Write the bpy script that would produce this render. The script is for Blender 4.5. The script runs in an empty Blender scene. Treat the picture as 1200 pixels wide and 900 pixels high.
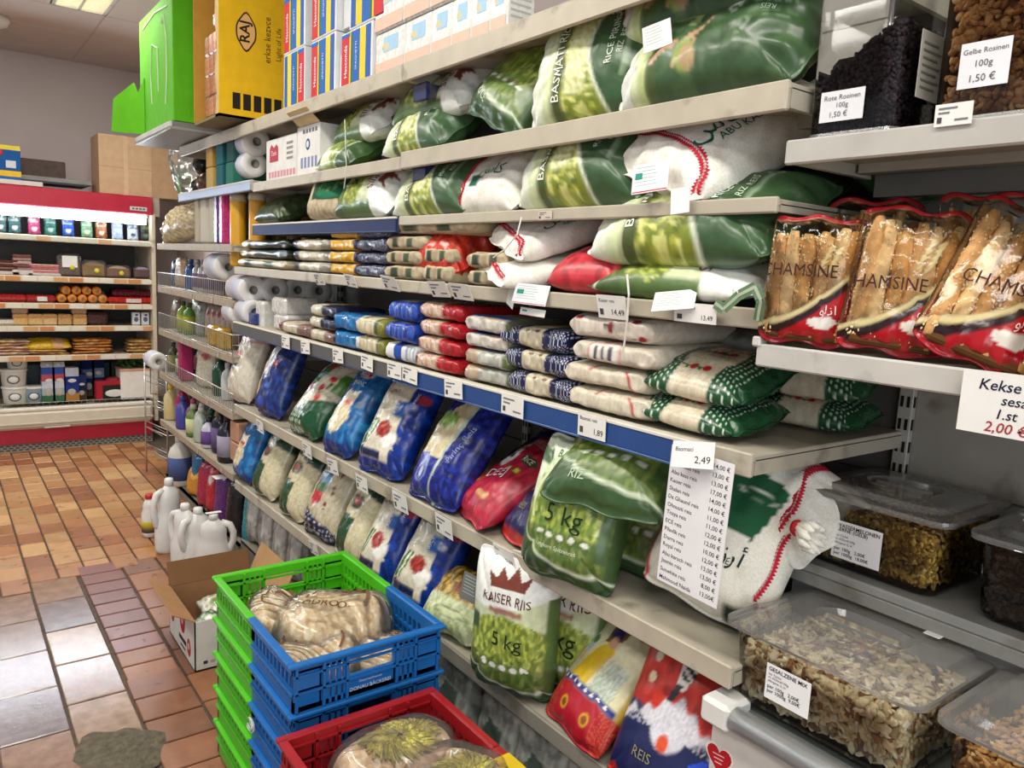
import bpy, math, random
import numpy as np
from mathutils import Matrix, Vector

SC = bpy.context.scene
COL = SC.collection
R = math.radians

# ------------------------------------------------------------------ camera
YAW, PITCH, ROLL, FPX, CAMH = R(37.21), R(8.35), R(2.89), 900.0, 1.5
_f = np.array([math.sin(YAW) * math.cos(PITCH), math.cos(YAW) * math.cos(PITCH), -math.sin(PITCH)])
_r = np.array([math.cos(YAW), -math.sin(YAW), 0.0])
_u = np.cross(_r, _f)
_r, _u = _r * math.cos(ROLL) + _u * math.sin(ROLL), -_r * math.sin(ROLL) + _u * math.cos(ROLL)
cam = bpy.data.cameras.new('camera')
cam.sensor_width = 36.0
cam.lens = 36.0 * FPX / 1200.0
cam.clip_start = 0.02
camo = bpy.data.objects.new('camera', cam)
COL.objects.link(camo)
camo.matrix_world = Matrix(((_r[0], _u[0], -_f[0], 0), (_r[1], _u[1], -_f[1], 0), (_r[2], _u[2], -_f[2], CAMH), (0, 0, 0, 1)))
SC.camera = camo


def ray(px, py):
    return _r * (px - 600) / FPX + _u * (450 - py) / FPX + _f


def at_x(px, py, x):
    d = ray(px, py); d = d * (x / d[0]); return d[1], d[2] + CAMH      # -> (Y, Z)


def at_y(px, py, y):
    d = ray(px, py); d = d * (y / d[1]); return d[0], d[2] + CAMH      # -> (X, Z)


def at_z(px, py, z):
    d = ray(px, py); d = d * ((z - CAMH) / d[2]); return d[0], d[1]    # -> (X, Y)


# ------------------------------------------------------------------ world, exposure
W = bpy.data.worlds.new('shop_ambience')
SC.world = W
W.use_nodes = True
bg = W.node_tree.nodes['Background']
bg.inputs['Color'].default_value = (0.86, 0.93, 1.0, 1)
bg.inputs['Strength'].default_value = 0.40
SC.view_settings.view_transform = 'Standard'
SC.view_settings.look = 'None'
SC.view_settings.gamma = 1.0
SC.view_settings.use_curve_mapping = False
SC.view_settings.exposure = 0.27
LAMP_POWER = 22.0      # W per ceiling luminaire area light
TUBE_STRENGTH = 3.0

# added fill light behind the camera, brightens the near shelving bay
_sun = bpy.data.lights.new('added_fill_light', 'AREA'); _sun.shape = 'RECTANGLE'; _sun.size = 3.0; _sun.size_y = 1.7
_sun.energy = 55.0; _sun.color = (.90, .95, 1.)
_fillo = bpy.data.objects.new('added_fill_light', _sun); COL.objects.link(_fillo)
_fillo.location = (-.9, -3.1, 1.5); _fillo.rotation_euler = (R(90), 0, R(-8))

# ------------------------------------------------------------------ colours, materials
def lin(h):
    if isinstance(h, (tuple, list, np.ndarray)):
        return np.array(h[:3], float)
    h = h.lstrip('#')
    c = np.array([int(h[i:i + 2], 16) / 255 for i in (0, 2, 4)])
    return np.where(c <= .04045, c / 12.92, ((c + .055) / 1.055) ** 2.4)


def new_mat(name):
    m = bpy.data.materials.new(name)
    m.use_nodes = True
    nt = m.node_tree
    return m, nt, nt.nodes['Principled BSDF'], nt.nodes['Material Output']


def node(nt, typ, **kw):
    n = nt.nodes.new(typ)
    for k, v in kw.items():
        setattr(n, k, v)
    return n


def surf_mat(name, rough=.5, spec=.5, metal=0., grain=.06, gscale=40., bump=0., bscale=30., coat=0., dirt=None, dscale=6., dth=.6, vcol=True, base='#808080', stretch=None, rvar=0.):
    """colour attribute Col x fine procedural grain, optional dirt patches and bump"""
    m, nt, p, out = new_mat(name)
    L = nt.links.new
    tc = node(nt, 'ShaderNodeTexCoord')
    vec = tc.outputs['Object']
    if stretch:
        mp = node(nt, 'ShaderNodeMapping'); mp.inputs['Scale'].default_value = stretch
        L(vec, mp.inputs['Vector']); vec = mp.outputs[0]
    if vcol:
        a = node(nt, 'ShaderNodeVertexColor', layer_name='Col'); src = a.outputs['Color']
    else:
        a = node(nt, 'ShaderNodeRGB'); a.outputs[0].default_value = (*lin(base), 1); src = a.outputs[0]
    n1 = node(nt, 'ShaderNodeTexNoise'); n1.inputs['Scale'].default_value = gscale; n1.inputs['Detail'].default_value = 4
    L(vec, n1.inputs['Vector'])
    mr = node(nt, 'ShaderNodeMapRange'); mr.inputs['From Min'].default_value = .3; mr.inputs['From Max'].default_value = .7
    mr.inputs['To Min'].default_value = 1 - grain; mr.inputs['To Max'].default_value = 1 + grain
    L(n1.outputs['Fac'], mr.inputs['Value'])
    mx = node(nt, 'ShaderNodeVectorMath', operation='SCALE')
    L(src, mx.inputs[0]); L(mr.outputs[0], mx.inputs['Scale'])
    colr = mx.outputs[0]
    if dirt:
        n2 = node(nt, 'ShaderNodeTexNoise'); n2.inputs['Scale'].default_value = dscale; n2.inputs['Detail'].default_value = 6
        L(vec, n2.inputs['Vector'])
        m2 = node(nt, 'ShaderNodeMapRange'); m2.inputs['From Min'].default_value = dth; m2.inputs['From Max'].default_value = dth + .16
        L(n2.outputs['Fac'], m2.inputs['Value'])
        mc = node(nt, 'ShaderNodeMix', data_type='RGBA'); mc.inputs[7].default_value = (*lin(dirt), 1)
        L(m2.outputs[0], mc.inputs[0]); L(colr, mc.inputs[6]); colr = mc.outputs[2]
    L(colr, p.inputs['Base Color'])
    p.inputs['Roughness'].default_value = rough
    if rvar:
        m3 = node(nt, 'ShaderNodeMapRange'); m3.inputs['To Min'].default_value = rough - rvar; m3.inputs['To Max'].default_value = rough + rvar
        L(n1.outputs['Fac'], m3.inputs['Value']); L(m3.outputs[0], p.inputs['Roughness'])
    p.inputs['Specular IOR Level'].default_value = spec
    p.inputs['Metallic'].default_value = metal
    p.inputs['Coat Weight'].default_value = coat
    p.inputs['Coat Roughness'].default_value = .15
    if bump:
        n3 = node(nt, 'ShaderNodeTexNoise'); n3.inputs['Scale'].default_value = bscale; n3.inputs['Detail'].default_value = 3
        L(vec, n3.inputs['Vector'])
        b = node(nt, 'ShaderNodeBump'); b.inputs['Strength'].default_value = bump; b.inputs['Distance'].default_value = .01
        L(n3.outputs['Fac'], b.inputs['Height']); L(b.outputs[0], p.inputs['Normal'])
    return m


def clear_mat(name, tint=(.96, .97, .97), rough=.06, refl=1.0, haze=0.):
    """thin clear plastic: transparent + fresnel gloss (+ a little diffuse haze)"""
    m, nt, p, out = new_mat(name)
    nt.nodes.remove(p)
    L = nt.links.new
    t = node(nt, 'ShaderNodeBsdfTransparent'); t.inputs[0].default_value = (*tint, 1)
    g = node(nt, 'ShaderNodeBsdfGlossy'); g.inputs['Roughness'].default_value = rough
    f = node(nt, 'ShaderNodeFresnel'); f.inputs['IOR'].default_value = 1.45
    mu = node(nt, 'ShaderNodeMath', operation='MULTIPLY'); mu.inputs[1].default_value = refl
    L(f.outputs[0], mu.inputs[0])
    base = t.outputs[0]
    if haze:
        d = node(nt, 'ShaderNodeBsdfDiffuse'); d.inputs[0].default_value = (.85, .85, .83, 1)
        mh = node(nt, 'ShaderNodeMixShader'); mh.inputs[0].default_value = haze
        L(t.outputs[0], mh.inputs[1]); L(d.outputs[0], mh.inputs[2]); base = mh.outputs[0]
    mix = node(nt, 'ShaderNodeMixShader')
    L(mu.outputs[0], mix.inputs[0]); L(base, mix.inputs[1]); L(g.outputs[0], mix.inputs[2])
    L(mix.outputs[0], out.inputs['Surface'])
    return m


def wrap_mat(name):
    """printed clear film: Col where the print is, see-through where alpha is 0"""
    m, nt, p, out = new_mat(name)
    L = nt.links.new
    a = node(nt, 'ShaderNodeVertexColor', layer_name='Col')
    L(a.outputs['Color'], p.inputs['Base Color'])
    p.inputs['Roughness'].default_value = .2
    t = node(nt, 'ShaderNodeBsdfTransparent')
    g = node(nt, 'ShaderNodeBsdfGlossy'); g.inputs['Roughness'].default_value = .12
    tc = node(nt, 'ShaderNodeTexCoord')
    n3 = node(nt, 'ShaderNodeTexNoise'); n3.inputs['Scale'].default_value = 24; n3.inputs['Detail'].default_value = 3
    L(tc.outputs['Object'], n3.inputs['Vector'])
    b = node(nt, 'ShaderNodeBump'); b.inputs['Strength'].default_value = .22; b.inputs['Distance'].default_value = .01
    L(n3.outputs['Fac'], b.inputs['Height'])
    f = node(nt, 'ShaderNodeFresnel'); f.inputs['IOR'].default_value = 1.4
    for x in (p, g, f):
        L(b.outputs[0], x.inputs['Normal'])
    mix = node(nt, 'ShaderNodeMixShader')
    L(f.outputs[0], mix.inputs[0]); L(t.outputs[0], mix.inputs[1]); L(g.outputs[0], mix.inputs[2])
    m2 = node(nt, 'ShaderNodeMixShader')
    L(a.outputs['Alpha'], m2.inputs[0]); L(mix.outputs[0], m2.inputs[1]); L(p.outputs[0], m2.inputs[2])
    L(m2.outputs[0], out.inputs['Surface'])
    return m


def emit_mat(name, col, strength):
    m, nt, p, out = new_mat(name)
    p.inputs['Base Color'].default_value = (*lin(col), 1)
    p.inputs['Emission Color'].default_value = (*lin(col), 1)
    p.inputs['Emission Strength'].default_value = strength
    return m


M = {}
M['film'] = surf_mat('printed_plastic_film', rough=.34, grain=.10, gscale=60, bump=.16, bscale=11, rvar=.1)
M['shiny'] = surf_mat('shiny_plastic_film', rough=.27, grain=.10, gscale=50, bump=.22, bscale=10, rvar=.1)
M['woven'] = surf_mat('woven_sack_cloth', rough=.75, spec=.25, grain=.10, gscale=220, bump=.25, bscale=25)
M['card'] = surf_mat('cardboard', rough=.8, spec=.2, grain=.07, gscale=18, bump=.05, bscale=60)
M['paper'] = surf_mat('paper', rough=.75, spec=.2, grain=.04, gscale=12)
M['ink'] = surf_mat('printing_ink', rough=.6, spec=.2, grain=.03)
M['paint'] = surf_mat('painted_shelf_steel', rough=.42, spec=.4, grain=.08, gscale=14, dirt='#6b6354', dscale=9, dth=.60, rvar=.1)
M['plastic'] = surf_mat('moulded_plastic', rough=.33, grain=.05, gscale=22, rvar=.08)
M['pet'] = surf_mat('bottle_plastic', rough=.25, grain=.05, gscale=25)
M['steel'] = surf_mat('brushed_steel', rough=.38, metal=.75, grain=.05, gscale=30, rvar=.05)
M['wire'] = surf_mat('chromed_wire', rough=.3, metal=.8, grain=.05)
M['wood'] = surf_mat('worn_wood_edge', rough=.6, spec=.3, grain=.25, gscale=25, stretch=(1, 6, 1), dirt='#5a5048', dscale=14, dth=.58)
M['tile'] = surf_mat('fired_clay_tile', rough=.3, spec=.5, grain=.14, gscale=16, bump=.06, bscale=30, rvar=.08, dirt='#8f765e', dscale=7, dth=.72)
M['tile_glossy'] = surf_mat('glazed_floor_tile', rough=.19, spec=1.0, grain=.22, gscale=20, bump=.05, bscale=60, rvar=.05, dirt='#8f8478', dscale=5, dth=.62)
M['grout'] = surf_mat('floor_grout', rough=.9, grain=.2, gscale=50, vcol=False, base='#5b5147')
M['cement'] = surf_mat('rough_cement', rough=.95, grain=.3, gscale=40, bump=1., bscale=50)
M['wall'] = surf_mat('wall_paint', rough=.85, spec=.2, grain=.03, gscale=3, vcol=False, base='#cbbebb')
M['ceiling'] = surf_mat('mineral_ceiling_panel', rough=.95, spec=.1, grain=.05, gscale=120, bump=.15, bscale=200)
M['food'] = surf_mat('dry_food', rough=.6, spec=.3, grain=.2, gscale=90)
M['leaf'] = surf_mat('fresh_leaves', rough=.6, grain=.3, gscale=60)
M['bread'] = surf_mat('baked_dough', rough=.7, spec=.25, grain=.2, gscale=70, bump=.3, bscale=60)
M['clear'] = clear_mat('clear_acrylic', rough=.05)
M['lidclear'] = clear_mat('clear_polycarbonate_lid', tint=(.93, .93, .92), rough=.12, haze=.17, refl=1.3)
M['bagclear'] = clear_mat('clear_wrapping_film', tint=(.98, .98, .97), rough=.2, refl=1.1, haze=.07)
M['bagmauve'] = clear_mat('mauve_wrapping_film', tint=(.95, .91, .93), rough=.18, refl=1.2, haze=.06)
M['wrap'] = wrap_mat('printed_clear_film')
M['tube'] = emit_mat('fluorescent_tube_glow', '#f4fbff', TUBE_STRENGTH)
M['front_glow'] = emit_mat('fridge_canopy_glow', '#e4f4ff', 45.)
M['lamp'] = emit_mat('luminaire_glow', '#fff3cf', 1.9)
# ------------------------------------------------------------------ mesh collector
LABELS = {}


class MB:
    def __init__(s):
        s.v = []; s.n = 0; s.f = []; s.c = []; s.sm = []

    def add(s, v, f, col, smooth=False):
        v = np.asarray(v, float).reshape(-1, 3)
        c = np.asarray(col if not isinstance(col, str) else lin(col), float)
        if c.ndim == 1:
            c = np.tile(c[:3], (len(v), 1))
        s.v.append(v); s.c.append(c)
        s.f += [tuple(i + s.n for i in q) for q in f]
        s.sm += [smooth] * len(f)
        s.n += len(v)
        return s

    def box(s, x0, y0, z0, x1, y1, z1, col, b=0.):
        if x0 > x1: x0, x1 = x1, x0
        if y0 > y1: y0, y1 = y1, y0
        if z0 > z1: z0, z1 = z1, z0
        b = min(b, (x1 - x0) * .45, (y1 - y0) * .45, (z1 - z0) * .45)
        c = np.array([(x0 + x1) / 2, (y0 + y1) / 2, (z0 + z1) / 2])
        h = np.array([(x1 - x0) / 2, (y1 - y0) / 2, (z1 - z0) / 2])
        v, f = chamfer(h, b)
        return s.add(v + c, f, col)

    def obox(s, c, ax, h, col, b=0.):
        """oriented box: centre, three axes, half sizes"""
        h = np.array(h, float)
        v, f = chamfer(h, min(b, h.min() * .9))
        A = np.array([np.array(a, float) / np.linalg.norm(a) for a in ax])
        if np.dot(np.cross(A[0], A[1]), A[2]) < 0:
            f = [q[::-1] for q in f]
        return s.add(v @ A + np.array(c), f, col)

    def tube(s, pts, r, col, n=6, caps=True):
        pts = [np.array(p, float) for p in pts]
        rs = r if isinstance(r, (list, tuple)) else [r] * len(pts)
        V = []; up = None
        for i, p in enumerate(pts):
            t = pts[min(i + 1, len(pts) - 1)] - pts[max(i - 1, 0)]
            t = t / (np.linalg.norm(t) + 1e-9)
            if up is None:
                up = np.array([0, 0, 1.]) if abs(t[2]) < .9 else np.array([1., 0, 0])
            a = np.cross(t, up); a /= np.linalg.norm(a) + 1e-9
            b = np.cross(a, t); up = b
            for k in range(n):
                th = 2 * math.pi * k / n
                V.append(p + rs[i] * (math.cos(th) * a + math.sin(th) * b))
        F = []
        for i in range(len(pts) - 1):
            for k in range(n):
                k2 = (k + 1) % n
                F.append((i * n + k, i * n + k2, (i + 1) * n + k2, (i + 1) * n + k))
        if caps:
            F.append(tuple(range(n))[::-1]); F.append(tuple(range((len(pts) - 1) * n, len(pts) * n)))
        F = [q[::-1] for q in F]
        return s.add(V, F, col, smooth=n > 5)

    def lathe(s, prof, col, n=16, c=(0, 0, 0), ax='z', sx=1., sy=1., cols=None):
        """profile of (radius, height); cols optional colour per ring"""
        V = []; C = []
        for i, (r, h) in enumerate(prof):
            for k in range(n):
                th = 2 * math.pi * k / n
                x, y, z = r * math.cos(th) * sx, r * math.sin(th) * sy, h
                if ax == 'x': x, y, z = z, x, y
                if ax == 'y': x, y, z = y, z, x
                V.append((x + c[0], y + c[1], z + c[2]))
                C.append(lin(cols[i]) if cols else lin(col))
        F = []
        m = len(prof)
        for i in range(m - 1):
            for k in range(n):
                k2 = (k + 1) % n
                F.append((i * n + k, i * n + k2, (i + 1) * n + k2, (i + 1) * n + k))
        F.append(tuple(range(n))[::-1]); F.append(tuple(range((m - 1) * n, m * n)))
        return s.add(V, F, np.array(C), smooth=True)

    def ell(s, c, r, col, nu=10, nv=6):
        V = []
        for j in range(nv + 1):
            ph = math.pi * j / nv - math.pi / 2
            for k in range(nu):
                th = 2 * math.pi * k / nu
                V.append((c[0] + r[0] * math.cos(ph) * math.cos(th), c[1] + r[1] * math.cos(ph) * math.sin(th), c[2] + r[2] * math.sin(ph)))
        F = [(j * nu + k, j * nu + (k + 1) % nu, (j + 1) * nu + (k + 1) % nu, (j + 1) * nu + k) for j in range(nv) for k in range(nu)]
        return s.add(V, F, col, smooth=True)

    def prism(s, poly, o, ex, ey, ez, th, col):
        """2D polygon extruded: origin o, axes ex, ey in plane, ez direction thickness th"""
        o, ex, ey, ez = [np.array(a, float) for a in (o, ex, ey, ez)]
        n = len(poly)
        a = [o + ex * x + ey * y for x, y in poly]
        b = [p + ez * th for p in a]
        F = [tuple(range(n))[::-1], tuple(range(n, 2 * n))] + [(i, (i + 1) % n, n + (i + 1) % n, n + i) for i in range(n)]
        return s.add(a + b, F, col)

    def build(s, name, mat, parent=None, M4=None, smooth=None):
        me = bpy.data.meshes.new(name)
        V = np.concatenate(s.v) if s.v else np.zeros((0, 3))
        me.from_pydata(V.tolist(), [], s.f)
        C = np.concatenate(s.c)
        if C.shape[1] == 3:
            C = np.hstack([C, np.ones((len(C), 1))])
        at = me.color_attributes.new('Col', 'FLOAT_COLOR', 'POINT')
        at.data.foreach_set('color', C.astype(np.float32).ravel())
        sm = s.sm if smooth is None else [smooth] * len(s.f)
        me.polygons.foreach_set('use_smooth', sm)
        me.materials.append(mat if not isinstance(mat, str) else M[mat])
        o = bpy.data.objects.new(name, me)
        COL.objects.link(o)
        if parent is not None: o.parent = parent
        if M4 is not None: o.matrix_local = M4
        return o


def chamfer(h, b):
    hx, hy, hz = h
    if b <= 0:
        v = [(sx * hx, sy * hy, sz * hz) for sx in (-1, 1) for sy in (-1, 1) for sz in (-1, 1)]
        f = [(0, 1, 3, 2), (4, 6, 7, 5), (0, 4, 5, 1), (2, 3, 7, 6), (0, 2, 6, 4), (1, 5, 7, 3)]
        return np.array(v), f
    v = []; idx = {}
    for sx in (-1, 1):
        for sy in (-1, 1):
            for sz in (-1, 1):
                for k in range(3):
                    p = [sx * (hx - b), sy * (hy - b), sz * (hz - b)]
                    p[k] = (sx, sy, sz)[k] * h[k]
                    idx[(sx, sy, sz, k)] = len(v); v.append(p)
    f = []
    for k in range(3):
        i, j = (k + 1) % 3, (k + 2) % 3
        for sk in (-1, 1):
            q = []
            for (a, c) in ((-1, -1), (1, -1), (1, 1), (-1, 1)):
                s3 = [0, 0, 0]; s3[k] = sk; s3[i] = a; s3[j] = c
                q.append(idx[(*s3, k)])
            f.append(tuple(q) if sk > 0 else tuple(q[::-1]))
    for k in range(3):                     # edges parallel to axis k
        i, j = (k + 1) % 3, (k + 2) % 3
        for a in (-1, 1):
            for c in (-1, 1):
                def s3(t):
                    s_ = [0, 0, 0]; s_[k] = t; s_[i] = a; s_[j] = c; return tuple(s_)
                q = (idx[(*s3(-1), i)], idx[(*s3(1), i)], idx[(*s3(1), j)], idx[(*s3(-1), j)])
                f.append(q if a * c < 0 else q[::-1])
    for sx in (-1, 1):
        for sy in (-1, 1):
            for sz in (-1, 1):
                q = tuple(idx[(sx, sy, sz, k)] for k in range(3))
                f.append(q if sx * sy * sz > 0 else q[::-1])
    return np.array(v, float), f


def tag(o, label, cat, group=None):
    n = len(label.split())
    if not 4 <= n <= 16: print('LABEL LENGTH', n, label)
    if label in LABELS and LABELS[label] != group: print('DUP LABEL', label)
    elif label in LABELS and group is None: print('DUP LABEL', label)
    LABELS[label] = group
    o['label'] = label; o['category'] = cat
    if group: o['group'] = group
    return o


def thing(name, label, cat, loc=(0, 0, 0), rz=0., group=None, M4=None):
    o = bpy.data.objects.new(name, None)
    o.empty_display_size = .02
    COL.objects.link(o)
    if M4 is not None: o.matrix_world = M4
    else:
        o.location = loc; o.rotation_euler = (0, 0, rz)
    return tag(o, label, cat, group)


def struct(o):
    o['kind'] = 'structure'; return o


def basis(right, up, nrm, c):
    """4x4 with local x,y,z = right, up, normal"""
    m = Matrix.Identity(4)
    for i, a in enumerate((right, up, nrm)):
        a = np.array(a, float); a = a / np.linalg.norm(a)
        for k in range(3): m[k][i] = a[k]
    for k in range(3): m[k][3] = c[k]
    return m


# ------------------------------------------------------------------ lettering
_TSC = bpy.data.scenes.new('type_setting')
_GL = {}


def text2d(body, size=1., align='C', bold=0., sx=1.):
    """flat glyph mesh (n,2) and faces, centred on the origin, cap height ~0.72*size"""
    key = (body, bold)
    if key not in _GL:
        c = bpy.data.curves.new('type', 'FONT'); c.body = body; c.resolution_u = 2; c.offset = bold
        o = bpy.data.objects.new('type', c); _TSC.collection.objects.link(o)
        vl = _TSC.view_layers[0]; vl.update()
        me = bpy.data.meshes.new_from_object(o.evaluated_get(vl.depsgraph))
        v = np.zeros(len(me.vertices) * 3); me.vertices.foreach_get('co', v)
        v = v.reshape(-1, 3)[:, :2].copy()
        f = [tuple(p.vertices) for p in me.polygons]
        _TSC.collection.objects.unlink(o); bpy.data.objects.remove(o); bpy.data.meshes.remove(me); bpy.data.curves.remove(c)
        if len(v): v -= (v.min(0) + v.max(0)) / 2
        _GL[key] = (v, f)
    v, f = _GL[key]
    v = v * size
    v = v * np.array([sx, 1.])
    if align == 'L' and len(v): v = v - np.array([v[:, 0].min(), 0])
    if align == 'R' and len(v): v = v - np.array([v[:, 0].max(), 0])
    return v, f


def put_text(mb, body, o, ex, ey, size, col='#222222', align='C', bold=0., sx=1.):
    """add lettering to a collector on the plane o + ex*x + ey*y"""
    v, f = text2d(body, size, align, bold, sx)
    if not len(v): return
    o, ex, ey = [np.array(a, float) for a in (o, ex, ey)]
    mb.add(o + v[:, :1] * ex + v[:, 1:] * ey, f, col)


rng = np.random.default_rng(7)


def nz(x, y, f, seed=0, k=7):
    g = np.random.default_rng(seed)
    s = 0
    for i in range(k):
        a = g.uniform(0, 2 * math.pi); q = f * g.uniform(.6, 1.5)
        s = s + np.sin(q * (np.cos(a) * x + np.sin(a) * y) + g.uniform(0, 6.28))
    return s / math.sqrt(k)


# ------------------------------------------------------------------ printed designs for sacks
class Print:
    """colours over a bag face; u,v in -1..1 (u right, v up)"""
    def __init__(s, u, v, W_, L_, base):
        s.u, s.v, s.W, s.L = u, v, W_, L_
        s.c = np.tile(lin(base), (len(u), 1)); s.k = 22.
        s.a = np.ones(len(u))

    def m(s, d):
        return np.clip(d * s.k + .5, 0, 1)

    def mix(s, mask, col):
        mask = np.clip(mask, 0, 1)[:, None]
        s.c = s.c * (1 - mask) + lin(col) * mask
        return s

    def band(s, v0, v1, col, w=0):
        return s.mix(s.m(s.v - v0) * s.m(v1 - s.v), col)

    def rect(s, u0, v0, u1, v1, col):
        return s.mix(s.m(s.u - u0) * s.m(u1 - s.u) * s.m(s.v - v0) * s.m(v1 - s.v), col)

    def ell(s, cu, cv, ru, rv, col, rot=0.):
        du, dv = (s.u - cu) * s.W, (s.v - cv) * s.L
        a, b = ru * s.W, rv * s.L
        x = du * math.cos(rot) + dv * math.sin(rot); y = -du * math.sin(rot) + dv * math.cos(rot)
        d = 1 - np.sqrt((x / a) ** 2 + (y / b) ** 2)
        return s.mix(np.clip(d * max(min(ru, rv) * 22, 4), 0, 1), col)

    def poly(s, pts, col):
        ins = np.zeros(len(s.u), bool)
        n = len(pts)
        for i in range(n):
            (x0, y0), (x1, y1) = pts[i], pts[(i + 1) % n]
            cond = ((y0 > s.v) != (y1 > s.v))
            with np.errstate(divide='ignore', invalid='ignore'):
                xi = (x1 - x0) * (s.v - y0) / ((y1 - y0) if y1 != y0 else 1e-9) + x0
            ins ^= cond & (s.u < xi)
        return s.mix(ins.astype(float), col)

    def mott(s, mask, cols, f=9., seed=1):
        k = .8 if f < 15 else .5
        for i, c in enumerate(cols):
            n = nz(s.u * s.W * 13, s.v * s.L * 8.5, f * 1.15, seed + i)
            s.mix(mask * np.clip((n - .15) * 2.2, 0, 1) * k, c)
        return s

    def dots(s, mask, pitch, r, col):
        x, y = s.u * s.W / 2, s.v * s.L / 2
        row = np.floor(y / pitch)
        xx = np.mod(x + (row % 2) * pitch / 2, pitch) - pitch / 2; yy = np.mod(y, pitch) - pitch / 2
        d = r - np.hypot(xx, yy)
        return s.mix(mask * np.clip(d / r * 2 + .3, 0, 1), col)

    def roses(s, pts, r, col='#b3202c', leaf='#3d6b34'):
        for i, (a, b) in enumerate(pts):
            s.ell(a, b - r * 1.3, r * .25, r * 1.1, leaf)
            s.ell(a + r * .5, b - r * 1.1, r * .5, r * .3, leaf)
            s.ell(a, b, r, r * .9 * s.W / s.L, col)
        return s


def d_basmati(u, v, W_, L_):
    p = Print(u, v, W_, L_, '#7f8c30')
    p.mott((v > -.2).astype(float), ['#b9bf4c', '#5c7330', '#dfe08a'], 9, 3)
    p.band(.48, 2, '#cfdcae'); p.band(.62, 2, '#dfe6d0'); p.band(.8, 2, '#e8ebe0')
    p.band(.28, .46, '#4c5a2e'); p.band(.445, .47, '#dbe2c0')
    p.rect(-.7, -.06, .5, .24, '#d6d9a0')
    p.mott(((v > -.06) & (v < .24) & (np.abs(u + .1) < .6)).astype(float), ['#e4e6c4', '#b8bd76'], 14, 8)
    b = -.16 + .18 * np.cos(u * 2.2) - .1
    p.mix(p.m(b - v), '#3a5837'); p.mix(p.m(.022 - np.abs(v - b)), '#dfe8d2')
    p.mix(p.m(b - v - .06) * p.m(.012 - np.abs(v + .62)) * p.m(.6 - np.abs(u)), '#a9bf9f')
    p.ell(.5, -.62, .1, .07, '#8fae86'); p.ell(.5, -.62, .08, .055, '#3a5837')
    return p


def d_fieldgreen(u, v, W_, L_):      # standing 5 kg bag
    p = Print(u, v, W_, L_, '#6e8a34')
    p.mott(np.ones(len(u)), ['#a9b94a', '#4a6a2a', '#c6d070', '#7c9440'], 8, 5)
    p.mix(p.m(v - .45 - .1 * np.cos(u * 3)), '#cfe0b4'); p.mix(p.m(v - .72), '#dfe9cf')
    p.mix(p.m(.035 - np.abs(np.hypot(u, (v - .05) * 1.3) - .75)) * (v > -.2), '#d5e0a0')
    p.rect(-.98, .05, -.72, .55, '#e0e8c8'); p.rect(-.98, .55, -.66, .8, '#3a5a30')
    p.rect(.72, -.55, .9, .4, '#4a6a34')
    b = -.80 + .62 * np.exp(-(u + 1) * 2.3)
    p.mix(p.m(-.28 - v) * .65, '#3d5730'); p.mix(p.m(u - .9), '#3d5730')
    p.mix(p.m(b - v), '#38552f'); p.mix(p.m(.022 - np.abs(v - b)), '#d5e2c8')
    for i in range(5): p.ell(-.42 + .24 * i, -.36, .085, .045, '#dfe5d2')
    return p


def d_kaiser(u, v, W_, L_):
    p = Print(u, v, W_, L_, '#73843a')
    p.mott(np.ones(len(u)), ['#b5bf55', '#50682c', '#cfd680', '#8a9a44'], 8, 11)
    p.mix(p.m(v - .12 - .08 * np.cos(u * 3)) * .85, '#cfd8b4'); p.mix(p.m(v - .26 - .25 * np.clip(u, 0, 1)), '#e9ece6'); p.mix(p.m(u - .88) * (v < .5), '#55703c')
    p.poly([(-.40, .56), (.40, .56), (.52, .78), (.29, .68), (.14, .86), (.0, .68), (-.18, .83), (-.27, .68), (-.48, .76)], '#7a3a2c')
    p.mix(p.m(.04 - np.abs(v - .26)) * p.m(.4 - np.abs(u)), '#9a6a5a')
    p.ell(0, -.12, .95, .3, '#8d9c3e'); p.mott((((u / .95) ** 2 + ((v + .12) / .3) ** 2) < 1).astype(float), ['#c2cb62', '#59702c'], 10, 15)
    p.rect(-.95, -.1, -.66, .12, '#42583a')
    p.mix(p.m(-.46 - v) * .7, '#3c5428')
    b = -.86 + .42 * np.exp(-(u + 1) * 2.6)
    p.mix(p.m(b - v), '#3a5530'); p.mix(p.m(.02 - np.abs(v - b)), '#d6dcc6')
    for i in range(5): p.ell(-.46 + .25 * i, -.52, .1, .045, '#e4e6dc')
    return p


def d_white_braid(u, v, W_, L_):     # white sack, red braid near both ends
    p = Print(u, v, W_, L_, '#e9e6dc')
    p.mott(np.ones(len(u)), ['#f1eee6', '#d9d5c8'], 5, 155)
    p.rect(-.55, .12, -.2, .4, '#1e5a4e')
    return p


def d_white_plain(u, v, W_, L_):     # white sack standing, green picture, red braid edge
    p = Print(u, v, W_, L_, '#e6e4d8')
    p.poly([(-.5, .0), (.42, -.02), (.66, .66), (-.4, .8)], '#1f5a3a')
    p.ell(.25, .48, .35, .06, '#dfe6d8'); p.ell(.25, .48, .31, .042, '#1f5a3a')
    p.mix(p.m(.03 - np.abs(u + .95)), '#c21f3a')
    p.ell(.02, -.55, .09, .07, '#1f5a3a')
    p.rect(.4, -.98, .78, -.76, '#23382c')
    return p


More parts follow.
